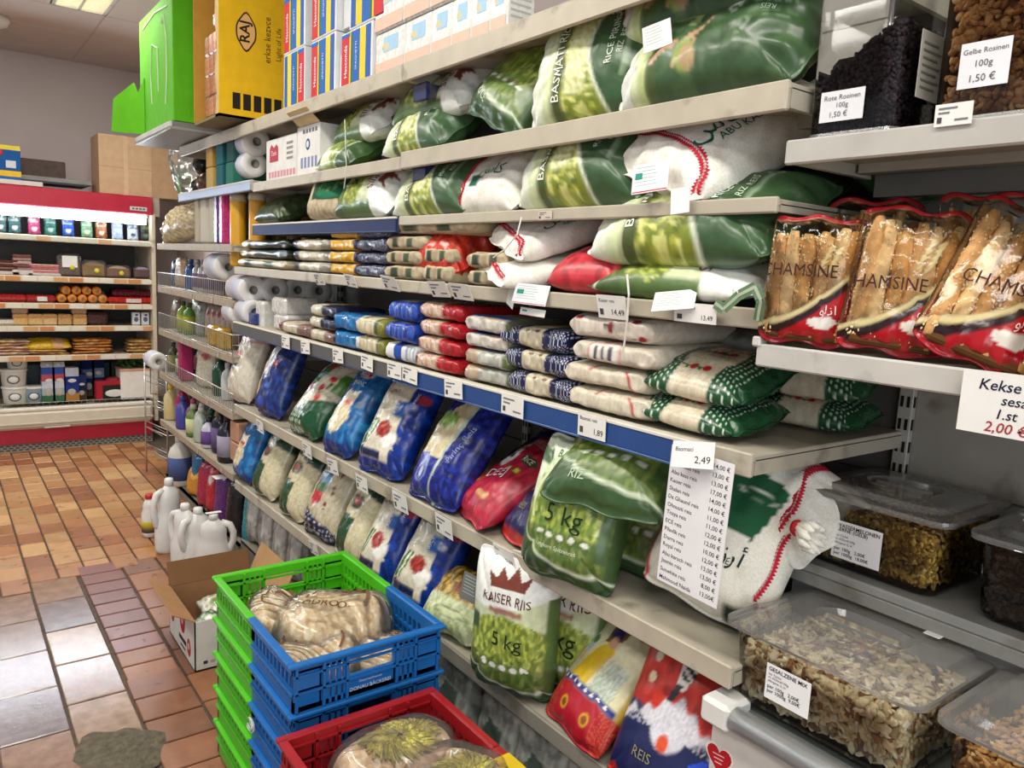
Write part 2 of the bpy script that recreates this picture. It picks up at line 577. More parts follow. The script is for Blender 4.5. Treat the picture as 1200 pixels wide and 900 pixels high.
def d_beans(u, v, W_, L_):           # royal blue bag, cream rice panel, red beans
    u0_, u = u, u - 0.16
    p = Print(u, v, W_, L_, '#0c2f86')
    p.mott(np.ones(len(u)), ['#123fa6', '#0a2468'], 6, 21)
    p.mix(p.m(.34 - u - .06 * v) * p.m(v + .8) * p.m(.72 - v - .12 * (u + .3) ** 2), '#d9d0bc')
    p.mott(((u < .3) & (v > -.5) & (v < .62)).astype(float) * .6, ['#e6dfcc', '#c6b894'], 26, 22)
    p.mix(p.m(.06 - np.abs(v - .68 + .12 * (u + .3) ** 2)) * p.m(.32 - u), '#b98a3a')
    p.rect(-.02, -.02, .36, .27, '#1f58a6')
    p.ell(.16, -.40, .34, .17, '#e8e6df'); p.poly([(-.75, -.62), (.5, -.62), (.3, -.2), (-.1, .02), (-.35, -.2)], '#cfc8b4'); p.ell(.2, -.44, .30, .16, '#eceae4'); p.ell(-.12, -.28, .32, .16, '#9c2a22')
    p.mott((np.hypot((u + .12) / .32, (v + .28) / .16) < 1).astype(float), ['#c24638', '#6e1a18'], 14, 24)
    p.poly([(-.95, -.62), (-.62, -.62), (-.42, -.15), (-.72, -.1)], '#3c6a34')
    p.poly([(-.8, -.62), (-.7, -.62), (-.5, -.15), (-.58, -.13)], '#c8d2b0')
    p.rect(-1, -.8, .1, -.66, '#171c4a'); p.ell(.66, .38, .16, .1, '#a83240')
    return p


def d_whitesackblue(u, v, W_, L_):   # light blue bag with picture of a tied sack
    u0_, u = u, u - 0.12
    p = Print(u, v, W_, L_, '#155f9e')
    p.mott(np.ones(len(u)), ['#2f86c4', '#0f4a86'], 5, 31)
    p.ell(-.25, -.32, .6, .36, '#d9cba8'); p.poly([(-.5, -.05), (.2, -.05), (.28, .3), (-.1, .22), (-.42, .32)], '#e2d9c2')
    p.mott((np.hypot((u + .25) / .6, (v + .32) / .36) < 1).astype(float), ['#efe6d0', '#b9a67a'], 9, 33)
    p.rect(-.42, -.04, .12, .06, '#c0392f')
    p.ell(.0, .68, .42, .11, '#e8e6e6'); p.ell(.0, .68, .38, .095, '#b3242e'); p.band(-1, -.8, '#16357a')
    return p


def d_panelblue(u, v, W_, L_):       # navy bag with slanted rice panel
    u0_, u = u, u - 0.18
    p = Print(u, v, W_, L_, '#121f78')
    p.mott(np.ones(len(u)), ['#2038a8', '#0c1654'], 8, 41)
    p.poly([(-1, -.95), (.0, -.95), (.22, .3), (.3, .95), (-.1, .6), (-1, .1)], '#cdbf9a')
    p.poly([(-1, -.95), (-.05, -.95), (-.0, -.42), (-1, -.36)], '#1d2b86')
    p.ell(-.5, .2, .4, .16, '#7da04a'); p.mott((np.hypot((u + .5) / .4, (v - .2) / .16) < 1).astype(float), ['#a9c86a', '#55803a'], 12, 43)
    p.mix(p.m(.045 - np.abs(u - .05 - .2 * (v + .3))) * (v < .75), '#a9c4b4')
    p.poly([(-.1, .62), (.3, .95), (.5, .98), (.1, .66)], '#2c7a3c')
    p.ell(-.5, -.66, .26, .16, '#8f9cd0'); p.ell(-.5, -.66, .22, .13, '#1d2b86'); p.ell(-.5, -.66, .1, .1, '#b9c2e2')
    return p


def d_redcrimson(u, v, W_, L_):
    p = Print(u, v, W_, L_, '#b01f38')
    p.mott(np.ones(len(u)), ['#c42a44', '#8e1830'], 6, 51)
    p.poly([(-.75, .02), (-.2, -.05), (-.1, .2), (-.2, .42), (-.5, .46), (-.65, .3)], '#e6e4e0')
    p.ell(-.4, .22, .16, .08, '#3a4a4a'); p.ell(-.42, .52, .3, .06, '#d8c0b8')
    p.ell(.42, .3, .36, .12, '#1c3020'); p.ell(.42, .3, .32, .1, '#2e4a2c')
    p.ell(.12, .0, .14, .07, '#22301c'); p.ell(.12, .0, .11, .055, '#c9c23e')
    p.ell(.45, .04, .14, .07, '#22301c'); p.ell(.45, .04, .11, .055, '#c9c23e')
    p.ell(-.5, -.4, .24, .16, '#c2563a'); p.mott((np.hypot((u + .5) / .24, (v + .4) / .16) < 1).astype(float), ['#d98a4a', '#8a2a22'], 14, 53)
    p.rect(.1, -.66, .6, -.56, '#c79a62')
    for k in range(3): p.mix(p.m(.012 - np.abs(v - .62 - .06 * k)) * p.m(.7 - np.abs(u)), '#e3aeb4')
    p.band(.84, 1, '#7a1526')
    return p


def d_redriceheap(u, v, W_, L_):     # orange red bag, navy foot, white rice heap, striped figure
    p = Print(u, v, W_, L_, '#c72f20')
    p.mott(np.ones(len(u)), ['#d63c28', '#a8241c'], 5, 61)
    p.mix(p.m(-.25 - .1 * np.cos(u * 4) - v), '#1c2350')
    h = -.24 + .26 * np.exp(-((u - .05) / .45) ** 2) + .04 * np.sin(u * 22)
    p.mix(p.m(h - v) * p.m(v + .38 + .12 * np.cos(u * 5)), '#d4d2da')
    p.mott(((v < h) & (v > -.35)).astype(float), ['#eeeef2', '#b6b2c2'], 24, 63)
    p.poly([(-.15, .12), (.05, .12), (.2, .5), (.1, .72), (-.12, .62)], '#e8e6e2')
    p.mix((np.abs(u - .02) < .13) * (v > .22) * (v < .6) * (np.sin((v + u * .4) * 60) > 0), '#1e2226')
    p.ell(.05, .72, .09, .06, '#b0704e'); p.poly([(-.2, -.02), (-.1, -.02), (.0, .16), (-.12, .18)], '#2a2c34')
    p.ell(-.02, -.42, .12, .1, '#d9502c'); p.poly([(.4, -.7), (.6, -.4), (.75, -.35), (.55, -.95)], '#2a4cd0')
    for i in range(3): p.ell(-.62, .55 - .22 * i, .09, .06, '#e6d9b4')
    p.band(.8, 1, '#2c1c1e'); p.rect(-1, -1, 1, -.9, '#c02c22')
    return p


def d_redgold(u, v, W_, L_):         # red foot, cream top with a figure in yellow
    p = Print(u, v, W_, L_, '#d9d3ac')
    p.band(.55, 1, '#c9c2a6'); p.mix(p.m(-.86 - u), '#a81c2a'); p.mix(p.m(u - .9), '#b89a3a')
    p.mix(p.m(-.45 - v), '#b01c2c')
    p.rect(-.85, -.46, .9, -.36, '#22347e')
    for i in range(8): p.ell(-.74 + .2 * i, -.41, .05, .025, '#f0f0ea')
    p.poly([(-.3, .98), (.35, .98), (.1, .35), (-.35, .25)], '#7a5a22')
    p.poly([(-.6, -.35), (-.05, -.35), (.12, .18), (-.12, .32), (-.4, .1)], '#d9b41e')
    p.ell(-.12, .42, .2, .12, '#20245c'); p.ell(-.08, .3, .13, .1, '#c99a76')
    p.poly([(.05, -.34), (.6, -.34), (.7, .05), (.3, .12)], '#bcc6b4'); p.mott(((u > .05) & (u < .7) & (v > -.34) & (v < .1)).astype(float), ['#7e9a5a', '#d9dcd2', '#8e9aa8'], 16, 73)
    p.ell(-.68, .1, .14, .1, '#a9bcc0'); p.ell(-.62, .2, .1, .08, '#3c7a48'); p.ell(-.7, -.08, .12, .1, '#d8b8a0')
    p.ell(.45, .62, .14, .09, '#3a3a34'); p.ell(.45, .62, .11, .07, '#cfc9a8')
    p.ell(-.3, -.7, .14, .1, '#d0a02c'); p.ell(-.3, -.7, .09, .06, '#8e4a1c'); p.ell(.4, -.7, .14, .1, '#d0a02c'); p.ell(.4, -.7, .09, .06, '#8e4a1c')
    p.mott(((v < -.48) & (np.abs(u) > .62)).astype(float) * .6, ['#d89a3a'], 40, 75)
    return p


def d_creamgreen(u, v, W_, L_):      # rice seen through film, green top and foot, oval badge
    u0_, u = u, u - 0.12
    p = Print(u, v, W_, L_, '#cfc6a4')
    p.mott(np.ones(len(u)), ['#ded7bc', '#b3a67e'], 20, 81)
    p.mix(p.m(v - .40 + .16 * u), '#22402a'); p.poly([(-.3, .52), (.1, .46), (.25, .54), (-.1, .62)], '#d6ddc8')
    p.poly([(-1.3, -.95), (.0, -.95), (.05, -.22), (-1.3, -.05)], '#24482a')
    p.ell(-.32, .16, .46, .19, '#33492a'); p.ell(-.32, .16, .37, .15, '#5c4a2c'); p.ell(-.32, .16, .24, .09, '#b04a3a')
    p.mix(p.m(-.88 - u), '#e2e2da')
    return p


def d_creamlabel(u, v, W_, L_):      # cream bag with red and blue badge, navy dotted foot
    u0_, u = u, u - 0.12
    p = Print(u, v, W_, L_, '#bfb49a')
    p.mott(np.ones(len(u)), ['#cfc6ae', '#a4987a'], 22, 91)
    p.roses([(.45, .5), (.38, .08), (.3, -.3)], .09, '#7a2c24', '#5a4a34')
    p.poly([(-.62, .5), (-.3, .75), (.05, .6), (.05, -.25), (-.3, -.45), (-.62, -.25)], '#2b2f5c')
    p.ell(-.28, .48, .3, .16, '#7a2440'); p.rect(-.6, .08, .04, .28, '#7fa8cc'); p.rect(-.6, -.08, .04, .1, '#4c7a3c')
    p.poly([(-.62, -.08), (.05, -.08), (.02, -.26), (-.3, -.42), (-.6, -.28)], '#b52c34')
    mk = p.m(-.62 - .2 * u - v)
    p.mix(mk, '#1c2242'); p.dots(mk, .012, .003, '#cfd4e2')
    return p


def d_rosewhite(u, v, W_, L_):
    p = Print(u, v, W_, L_, '#cfc8b6')
    p.mott(np.ones(len(u)), ['#dcd6c8', '#b9b09a'], 22, 101)
    p.band(.55, .9, '#c2b4aa'); p.mix(p.m(v - .72) * (nz(u * 5, v * 8, 3, 5) > -.2), '#8e2434')
    p.ell(-.35, .05, .3, .2, '#c4283a'); p.mott((np.hypot((u + .35) / .3, (v - .05) / .2) < 1).astype(float), ['#e4707a', '#8e1a28'], 14, 103)
    p.ell(-.3, -.2, .1, .1, '#4a6a3a'); p.band(.5, .54, '#b3303e')
    return p


def d_navywhite(u, v, W_, L_):
    p = Print(u, v, W_, L_, '#1b2f6c')
    p.mott(np.ones(len(u)), ['#2546a0', '#101d4c'], 7, 111)
    p.poly([(-.98, -.1), (-.1, -.1), (.25, .9), (-.3, .95), (-.7, .4)], '#c3bcb8')
    p.ell(-.7, -.3, .26, .5, '#d8b48a'); p.ell(-.68, -.2, .16, .2, '#d08a3e')
    p.ell(.25, .2, .22, .1, '#a83a48'); p.ell(.15, -.35, .3, .05, '#4a66b8')
    p.ell(-.1, -.72, .3, .12, '#3c56b4')
    return p


def d_greendots(u, v, W_, L_):       # green dotted ends, cream middle with roses
    p = Print(u, v, W_, L_, '#cfc4ac')
    p.mott(np.ones(len(u)), ['#ddd5c0', '#b8aa88'], 24, 121)
    p.roses([(-.2 + .0 * i, -.22 + .2 * i) for i in range(3)], .12); p.roses([(.55, -.1 + .22 * i) for i in range(2)], .1)
    m1 = p.m(np.abs(v) - .38 - .06 * np.cos(u * 4))
    p.mix(m1, '#1c4a2c'); p.dots(m1 * (np.abs(v) < .8), .0125, .0029, '#cfe0cc')
    p.roses([(.1, -.6), (.4, -.66), (-.3, .62)], .08, '#8a2a2c', '#123a20')
    return p


def d_rosegreen(u, v, W_, L_):       # standing: roses, green labels and dotted foot
    u0_, u = u, u - 0.1
    p = Print(u, v, W_, L_, '#cfc8b2')
    p.mott(np.ones(len(u)), ['#e0dac8', '#b4aa8c'], 20, 131)
    p.poly([(-.9, .05), (-.2, .2), (.1, .95), (-.5, .98)], '#2f6a34'); p.rect(-.62, .35, -.1, .5, '#8fb8c4'); p.ell(-.15, .72, .26, .12, '#b32c38')
    p.ell(-.7, .05, .3, .14, '#c4525a'); p.roses([(.2, .1), (.4, .4), (.3, -.15)], .14)
    p.poly([(.55, .1), (.95, .1), (.95, .6), (.6, .6)], '#4c7a34')
    m1 = p.m(-.35 + .35 * u - v)
    p.mix(m1, '#134a2a'); p.dots(m1 * (u < .1), .02, .007, '#d2e2cf')
    return p


def d_gold(u, v, W_, L_):
    p = Print(u, v, W_, L_, '#8a6a20')
    p.mott(np.ones(len(u)), ['#c39a3a', '#5c4412', '#d8b860'], 7, 141)
    p.ell(.4, .3, .5, .3, '#7a3c30'); p.mix(p.m(-.1 - v), '#c4cfa0'); p.mott((v < -.1).astype(float), ['#dfe4c4', '#9aa86a'], 9, 143)
    p.ell(.2, -.5, .6, .14, '#3c4a24'); p.ell(.2, -.5, .54, .11, '#c9d4a4')
    return p


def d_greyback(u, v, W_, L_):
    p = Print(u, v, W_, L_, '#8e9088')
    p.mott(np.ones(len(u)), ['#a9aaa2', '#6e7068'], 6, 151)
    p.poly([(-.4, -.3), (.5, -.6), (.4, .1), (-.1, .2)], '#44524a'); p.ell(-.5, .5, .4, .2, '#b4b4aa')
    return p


def d_fossgreen(u, v, W_, L_):       # tan sack with dark green label
    p = Print(u, v, W_, L_, '#bfae90')
    p.mott(np.ones(len(u)), ['#cdbfa4', '#a8977a'], 10, 161)
    p.rect(-.62, -.5, .78, 1, '#0f4a2c'); p.ell(.08, -.3, .6, .16, '#1c6a4a'); p.ell(.05, .1, .4, .25, '#1d5c38')
    p.mott(((np.abs(u) < .6) & (v > -.2)).astype(float), ['#5f8a3a', '#0c3a24'], 10, 163)
    return p


def d_redplain(u, v, W_, L_):
    p = Print(u, v, W_, L_, '#c2303a')
    p.mott(np.ones(len(u)), ['#d4424c', '#9a1f2c'], 6, 171); p.ell(.1, .2, .3, .12, '#d0a04a')
    return p


def d_redorange(u, v, W_, L_):
    p = Print(u, v, W_, L_, '#c23320')
    p.mott(np.ones(len(u)), ['#dc5236', '#8e1a18'], 7, 181); p.ell(.2, .3, .4, .14, '#7a7ab0'); p.ell(.2, .3, .3, .09, '#d8c0c0'); p.ell(-.4, .6, .3, .12, '#2f2c6a')
    return p


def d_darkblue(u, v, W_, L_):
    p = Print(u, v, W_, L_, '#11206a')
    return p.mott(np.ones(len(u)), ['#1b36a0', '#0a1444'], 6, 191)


def d_darkgreen(u, v, W_, L_):
    p = Print(u, v, W_, L_, '#35452c')
    return p.mott(np.ones(len(u)), ['#5a6a44', '#222e1c'], 6, 193)


def d_beige(u, v, W_, L_):
    p = Print(u, v, W_, L_, '#a4906c')
    return p.mott(np.ones(len(u)), ['#bba888', '#7e6c4c', '#c9bca0'], 12, 195)


# ---- small packs lying with a long side to the aisle: v runs left(-1) to right(+1) along the shelf
def s_kraft(u, v, W_, L_):
    p = Print(u, v, W_, L_, '#b7a98c').mott(np.ones(len(u)), ['#c6b99e', '#9a8c70'], 9, 201)
    m1 = (np.abs(u) < .16)
    m1 = (np.abs(u) < .11)
    p.mix(m1 * p.m(.17 - np.abs(v + .45)), '#3a4236'); p.mix(m1 * p.m(.16 - np.abs(v - .35)), '#46563f'); p.mix(m1 * p.m(.03 - np.abs(v - .0)), '#94604a')
    return p


def s_kraftgreen(u, v, W_, L_):
    p = Print(u, v, W_, L_, '#a89c7c').mott(np.ones(len(u)), ['#c4bb9e', '#8a7f60'], 9, 203)
    p.mix(p.m(v + .35), '#1a2a1c'); p.mix(p.m(.1 - np.abs(v + .55)), '#3c3426')
    return p


def s_cream(u, v, W_, L_):
    p = Print(u, v, W_, L_, '#cdc6b2').mott(np.ones(len(u)), ['#dcd7c8', '#aca48e'], 9, 205)
    p.mix(p.m(-.62 - v), '#4c4e5c'); p.mix(p.m(v - .55), '#9c9488')
    return p


def s_yellow(u, v, W_, L_):
    p = Print(u, v, W_, L_, '#d6a21c').mott(np.ones(len(u)), ['#e2b83c', '#b8861a'], 9, 207)
    p.mix(p.m(-.84 - v), '#3a3f5c'); p.mix(p.m(v - .88), '#3a3f5c'); p.mix(p.m(u - .14) * p.m(.5 - u) * (np.abs(v) < .8), '#d8cba6')
    return p


def s_lentil(u, v, W_, L_):
    p = Print(u, v, W_, L_, '#3e4560').mott(np.ones(len(u)), ['#7a8096', '#262b44', '#9ea0a8'], 16, 209)
    return p


def s_blue(u, v, W_, L_):
    p = Print(u, v, W_, L_, '#1f3f9e').mott(np.ones(len(u)), ['#3c63c4', '#142c74'], 9, 211)
    p.mix((np.sin(v * 26) > .3) * (np.abs(u) < .22) * (v < .3) * .8, '#4a70cc'); p.mix((u > .32) * (u < .8) * (np.abs(v) < .5), '#c9c4b4')
    return p


def s_whiteblue(u, v, W_, L_):
    p = Print(u, v, W_, L_, '#dcdcda')
    p.mix(p.m(.25 - np.abs(v + .1)), '#2a4ca4'); p.mix(p.m(-.86 - v), '#2a4ca4'); p.mix((v > .3) * (np.sin(v * 60) > .2) * (np.abs(u) < .2), '#9aa4b8')
    return p


def s_red(u, v, W_, L_):
    p = Print(u, v, W_, L_, '#a81c24').mott(np.ones(len(u)), ['#c42c34', '#7a1218'], 8, 213)
    p.mix(p.m(.12 - v) * p.m(v + .8), '#cdb6a0'); p.mott(((v < .1) & (v > -.75)).astype(float), ['#b4685a', '#e2d4c0'], 14, 215); p.mix(p.m(-.84 - v), '#5c3a34')
    return p


def s_flourblue(u, v, W_, L_):
    p = Print(u, v, W_, L_, '#c9c4ba').mott(np.ones(len(u)), ['#dedad2', '#a49c8e'], 9, 217)
    p.ell(.3, .25, .2, .45, '#c29a5a'); p.mix(p.m(u - .22) * p.m(.42 - u), '#2f52a0'); p.mix(p.m(-.2 - u), '#2f52a0'); p.mix(p.m(v - .86), '#5a6248')
    return p


def s_sageblue(u, v, W_, L_):
    p = Print(u, v, W_, L_, '#b8b8ae').mott(np.ones(len(u)), ['#d2d2c8', '#8c8e80'], 9, 219)
    p.mix(p.m(-.35 - v) * .7, '#b89a7a'); p.mix(p.m(v - .84), '#5c6a3c')
    return p


def s_navydots(u, v, W_, L_):
    p = Print(u, v, W_, L_, '#c9c0a6').mott(np.ones(len(u)), ['#dad2bc', '#ada286'], 12, 221)
    p.mix(np.clip((1 - np.hypot((u - .14) / .05, (v + .12) / .08)) * 5, 0, 1), '#6a3a30'); p.mix(np.clip((1 - np.hypot((u - .14) / .05, (v - .18) / .08)) * 5, 0, 1), '#6a3a30')
    m1 = p.m(np.abs(v + .0) - .36)
    p.mix(m1, '#161c44')
    gx, gy = np.mod(u * 24 + .5 * np.mod(np.floor(v * 24), 2), 1) - .5, np.mod(v * 24, 1) - .5
    p.mix(m1 * (np.hypot(gx, gy) < .24), '#d8dcea')
    return p


def s_azure(u, v, W_, L_):
    p = Print(u, v, W_, L_, '#1d6fae').mott(np.ones(len(u)), ['#3c92cc', '#15558c'], 8, 223)
    p.mix(p.m(-.86 - v), '#3a3a34'); p.mix(p.m(v - .88), '#d8d8d0')
    return p


def s_creamgreen(u, v, W_, L_):
    p = Print(u, v, W_, L_, '#cfc4a6').mott(np.ones(len(u)), ['#ded6bc', '#b0a482'], 12, 225)
    p.mix(p.m(v - .45), '#3a5a2c'); p.mix(p.m(v - .62), '#7a7a34'); p.ell(.4, -.45, .2, .12, '#5c3a26')
    return p


def s_creamred(u, v, W_, L_):
    p = Print(u, v, W_, L_, '#c4baa2').mott(np.ones(len(u)), ['#d6cfba', '#a0957a'], 12, 227)
    p.mix(p.m(-.72 - v), '#6a2c34'); p.mix(p.m(v - .2), '#7a5a50'); p.mix(p.m(v - .82), '#2c2c3c')
    return p


def s_navycream(u, v, W_, L_):
    p = Print(u, v, W_, L_, '#c9c2ae').mott(np.ones(len(u)), ['#dcd6c4', '#a89f86'], 12, 229)
    p.mix(p.m(v + .1), '#1c2440'); p.mix(p.m(-.85 - v), '#2c2c3c')
    return p


def s_poppy(u, v, W_, L_):           # cream rice bag with poppies
    p = Print(u, v, W_, L_, '#d2c8ba').mott(np.ones(len(u)), ['#ddd5ca', '#bcb09c'], 24, 231)
    for a, b in ((.02, .08), (.30, -.3), (.16, .62), (.12, -.74), (-.10, .80)):
        d = 1 - np.hypot((u - a) / .07, (v - b) / .085)
        p.mix(np.clip(d * 6, 0, 1), '#8e1c26')
        p.mix(np.clip((1 - np.hypot((u - a) / .015, (v - b + .15) / .09)) * 4, 0, 1), '#4a4238')
    return p


def s_poppybox(u, v, W_, L_):
    p = Print(u, v, W_, L_, '#d2c8b8').mott(np.ones(len(u)), ['#ded6c8', '#bcb09a'], 24, 233)
    p.mix(p.m(.36 - np.abs(v + .12)) * p.m(.22 - np.abs(u)), '#b3303c'); p.mix(p.m(.33 - np.abs(v + .12)) * p.m(.19 - np.abs(u)), '#dcd6cc')
    p.mix((np.abs(u) < .08) * (np.abs(v + .12) < .27) * (np.sin(v * 40) > .1), '#54505a')
    return p


def s_poppyplain(u, v, W_, L_):
    p = Print(u, v, W_, L_, '#cfc6b0').mott(np.ones(len(u)), ['#dcd5c4', '#b9ad92'], 26, 235)
    p.mix(p.m(.03 - np.abs(v + .3 - .5 * u)) * (u > .05) * (u < .3), '#b3303c'); p.mix(p.m(.03 - np.abs(v - .65 + .8 * u)) * (np.abs(u) < .2), '#b3303c')
    return p


def d_sidegreen(u, v, W_, L_):       # gusset side of the green basmati sack
    p = Print(u, v, W_, L_, '#3a5636')
    p.mott(np.ones(len(u)), ['#47633f', '#2f4a2c'], 4, 241)
    p.band(.70, 2, '#e2e4dc'); p.band(.50, .70, '#b9c88a'); p.band(.60, .70, '#d0d9b0')
    p.band(.38, .50, '#4a5c34'); p.rect(.1, .16, 1, .38, '#c2c94e'); p.rect(.1, .06, 1, .2, '#8b9a44')
    p.poly([(.15, .36), (.15, .22), (.95, .05), (.95, .2)], '#dfe36a'); p.poly([(-.1, .18), (.9, -.02), (.9, -.12), (-.1, .1)], '#7d8f5a')
    for (a, b, c, d) in ((-.75, .46, -.45, .22), (-.8, .2, -.5, -.02), (-.55, .12, -.15, -.1)):
        p.poly([(a, b), (a + .18, b + .02), (c + .12, d), (c, d + .02)], '#b08a6a')
    p.ell(-.62, .1, .3, .12, '#8aa04c', .5); p.ell(-.66, .06, .24, .09, '#a9906a', .5)
    p.ell(.1, -.28, .17, .07, '#c9d6c2'); p.ell(.1, -.28, .145, .058, '#3a5636'); p.ell(.1, -.28, .08, .035, '#c9d6c2')
    p.ell(-.4, -.46, .17, .055, '#93a68c'); p.ell(-.4, -.46, .15, .045, '#35502f')
    for k in range(4): p.mix(p.m(.012 - np.abs(u - .2 + .16 * k)) * (v < -.48) * (v > -.85) * (nz(v * 60, u * 4, 2, 9 + k) > -.3), '#93a68c')
    p.mix(p.m(.02 - np.abs(v + .55 - .3 * (u - .5))) * (u > .45), '#a9bfa2')
    return p


def d_clearpack(u, v, W_, L_):
    p = Print(u, v, W_, L_, '#a3a29c')
    p.mott(np.ones(len(u)), ['#bdbcb6', '#82817b'], 7, 251)
    p.mix((np.abs(np.mod(u * 3, 1) - .5) < .05).astype(float) * .7, '#5a5a56')
    p.mix((np.abs(v - .1) < .3) * (np.abs(u) < .4) * .5, '#c9c8c4')
    return p
# ------------------------------------------------------------------ sacks and packs
class Shape:
    """pillow surface: local x = right (u), y = up (v), z = printed side"""
    def __init__(s, W_, L_, T_, seed, pu=2.6, pv=4., seal=.05, pinch=.07, lump=.05, back=.75, sag=.0, crease=1., bend=0., sq=7.):
        s.W, s.L, s.T = W_, L_, T_
        s.sq = sq
        s.seed, s.pu, s.pv, s.seal, s.pinch, s.lump, s.back, s.sag, s.crease, s.bend = seed, pu, pv, seal, pinch, lump, back, sag, crease, bend

    def __call__(s, u, v, side=1):
        au = np.clip(np.abs(u), 0, 1); av = np.clip(np.abs(v) / (1 - s.seal), 0, 1)
        h = (1 - au ** s.pu) ** .5 * (1 - av ** s.pv) ** .5
        h = h * (1 - s.sag * v)
        n = nz(u * 2.2, v * 2.6, 1.6, s.seed) * s.lump
        h = h * (1 + n)
        pk = np.exp(-(1 - av) / .16) * (1 - au ** 4) * (av < 1)
        t = s.T / 2 * h + s.crease * s.T * .045 * pk * np.sin(u * 17 + s.seed) + s.crease * s.T * .012 * nz(u * s.W * 8, v * s.L * 8, 6, s.seed + 1) * np.sqrt(np.clip(h, 0, 1))
        t = np.where((np.abs(u) >= 1) | (np.abs(v) >= 1), 0., np.maximum(t, .0004))
        if side < 0: t = -t * s.back
        w = 1 - s.pinch * (1 - av ** 3) + s.seal * .3 * (av >= 1)
        mx = np.maximum(np.maximum(np.abs(u), np.abs(v)), 1e-6); rc = mx / (np.abs(u) ** s.sq + np.abs(v) ** s.sq) ** (1 / s.sq)
        x = u * s.W / 2 * w * rc
        y = v * s.L / 2 * rc * (1 - s.pinch * .5 * (1 - au ** 2)) + .004 * np.sin(u * 6 + s.seed) * (np.abs(v) > .9)
        z = t + s.bend * (v * v) * s.L / 4 + .003 * np.sin(u * 9 + s.seed) * (av >= 1)
        return np.stack([x, y, z], -1)


def sack_mesh(name, shape, design, nu, nv, mat, edge=True):
    def grid(nu, nv, side):
        # denser towards the borders so that the pillow closes smoothly
        a = np.linspace(-1, 1, nu); b = np.linspace(-1, 1, nv)
        a = np.sin(a * math.pi / 2) * .45 + a * .55; b = np.sin(b * math.pi / 2) * .4 + b * .6
        U, V_ = np.meshgrid(a, b)
        return U.ravel(), V_.ravel()
    me = bpy.data.meshes.new(name)
    VV = []; FF = []; CC = []
    u, v = grid(nu, nv, 1)
    n = len(u); edge_ = (np.abs(u) > 1 - 1e-9) | (np.abs(v) > 1 - 1e-9)
    u = np.where(np.abs(u) > 1 - 1e-9, np.sign(u), u); v = np.where(np.abs(v) > 1 - 1e-9, np.sign(v), v)
    inner = np.nonzero(~edge_)[0]; remap = np.arange(n); remap[inner] = n + np.arange(len(inner))
    pr = design(u, v, shape.W, shape.L); col = np.hstack([pr.c, pr.a[:, None]])
    i = np.arange(nu - 1)[None, :] + nu * np.arange(nv - 1)[:, None]
    q = np.stack([i, i + 1, i + nu + 1, i + nu], -1).reshape(-1, 4)
    VV = [shape(u, v, 1), shape(u[inner], v[inner], -1)]; CC = [col, col[inner]]; FF = [q, remap[q[:, ::-1]]]
    V = np.concatenate(VV); F = np.concatenate(FF); C = np.concatenate(CC)
    me.vertices.add(len(V)); me.vertices.foreach_set('co', V.astype(np.float32).ravel())
    me.loops.add(F.size); me.loops.foreach_set('vertex_index', F.astype(np.int32).ravel())
    me.polygons.add(len(F)); me.polygons.foreach_set('loop_start', np.arange(0, F.size, 4, dtype=np.int32))
    me.polygons.foreach_set('use_smooth', np.ones(len(F), bool))
    me.update(calc_edges=True)
    at = me.color_attributes.new('Col', 'FLOAT_COLOR', 'POINT'); at.data.foreach_set('color', C.astype(np.float32).ravel())
    me.materials.append(M[mat])
    return me, V


def sack_text(o, shape, items, name='lettering', off=.0012):
    """items: (text, u, v, size m, colour, rotation deg[, x stretch]) laid on the printed side"""
    for it in items:
        t, u0, v0, size, col, rot = it[:6]
        sx = it[6] if len(it) > 6 else 1.
        g, f = text2d(t, size, 'C', .0, sx)
        if not len(g): continue
        a = R(rot); x = g[:, 0] * math.cos(a) - g[:, 1] * math.sin(a); y = g[:, 0] * math.sin(a) + g[:, 1] * math.cos(a)
        u = u0 + x * 2 / shape.W; v = v0 + y * 2 / shape.L
        P_ = shape(np.clip(u, -.98, .98), np.clip(v, -.98, .98), 1)
        P_[:, 2] += off + size * .03
        MB().add(P_, f, col).build(name, 'ink', o)


_seed = [100]


def sack(name, label, design, W_, L_, T_, up, nrm, rest=None, at=None, xy=None, mat='film', nu=36, nv=50, texts=(), group=None, cat='rice bag', lean_front=None, **kw):
    """up, nrm: world directions of the print's top and of the printed face.
    at = (x, y, z) centre; or xy = (x, y) and rest = height its lowest point stands on"""
    _seed[0] += 1
    sh = Shape(W_, L_, T_, _seed[0], **kw)
    me, V = sack_mesh(name, sh, design, nu, nv, mat)
    nrm = np.array(nrm, float); nrm /= np.linalg.norm(nrm)
    up = np.array(up, float); up = up - nrm * up.dot(nrm); up /= np.linalg.norm(up)
    right = np.cross(up, nrm)
    o = bpy.data.objects.new(name, me); COL.objects.link(o)
    Rm = np.stack([right, up, nrm], 1)
    Wv = V @ Rm.T
    if at is None:
        c = np.array([xy[0], xy[1], rest - Wv[:, 2].min()])
        if lean_front is not None: c[0] = lean_front - Wv[:, 0].min()
    else: c = np.array(at, float)
    o.matrix_world = basis(right, up, nrm, c)
    tag(o, label, cat, group)
    if texts: sack_text(o, sh, texts)
    o_shape[o.name] = sh
    return o


o_shape = {}


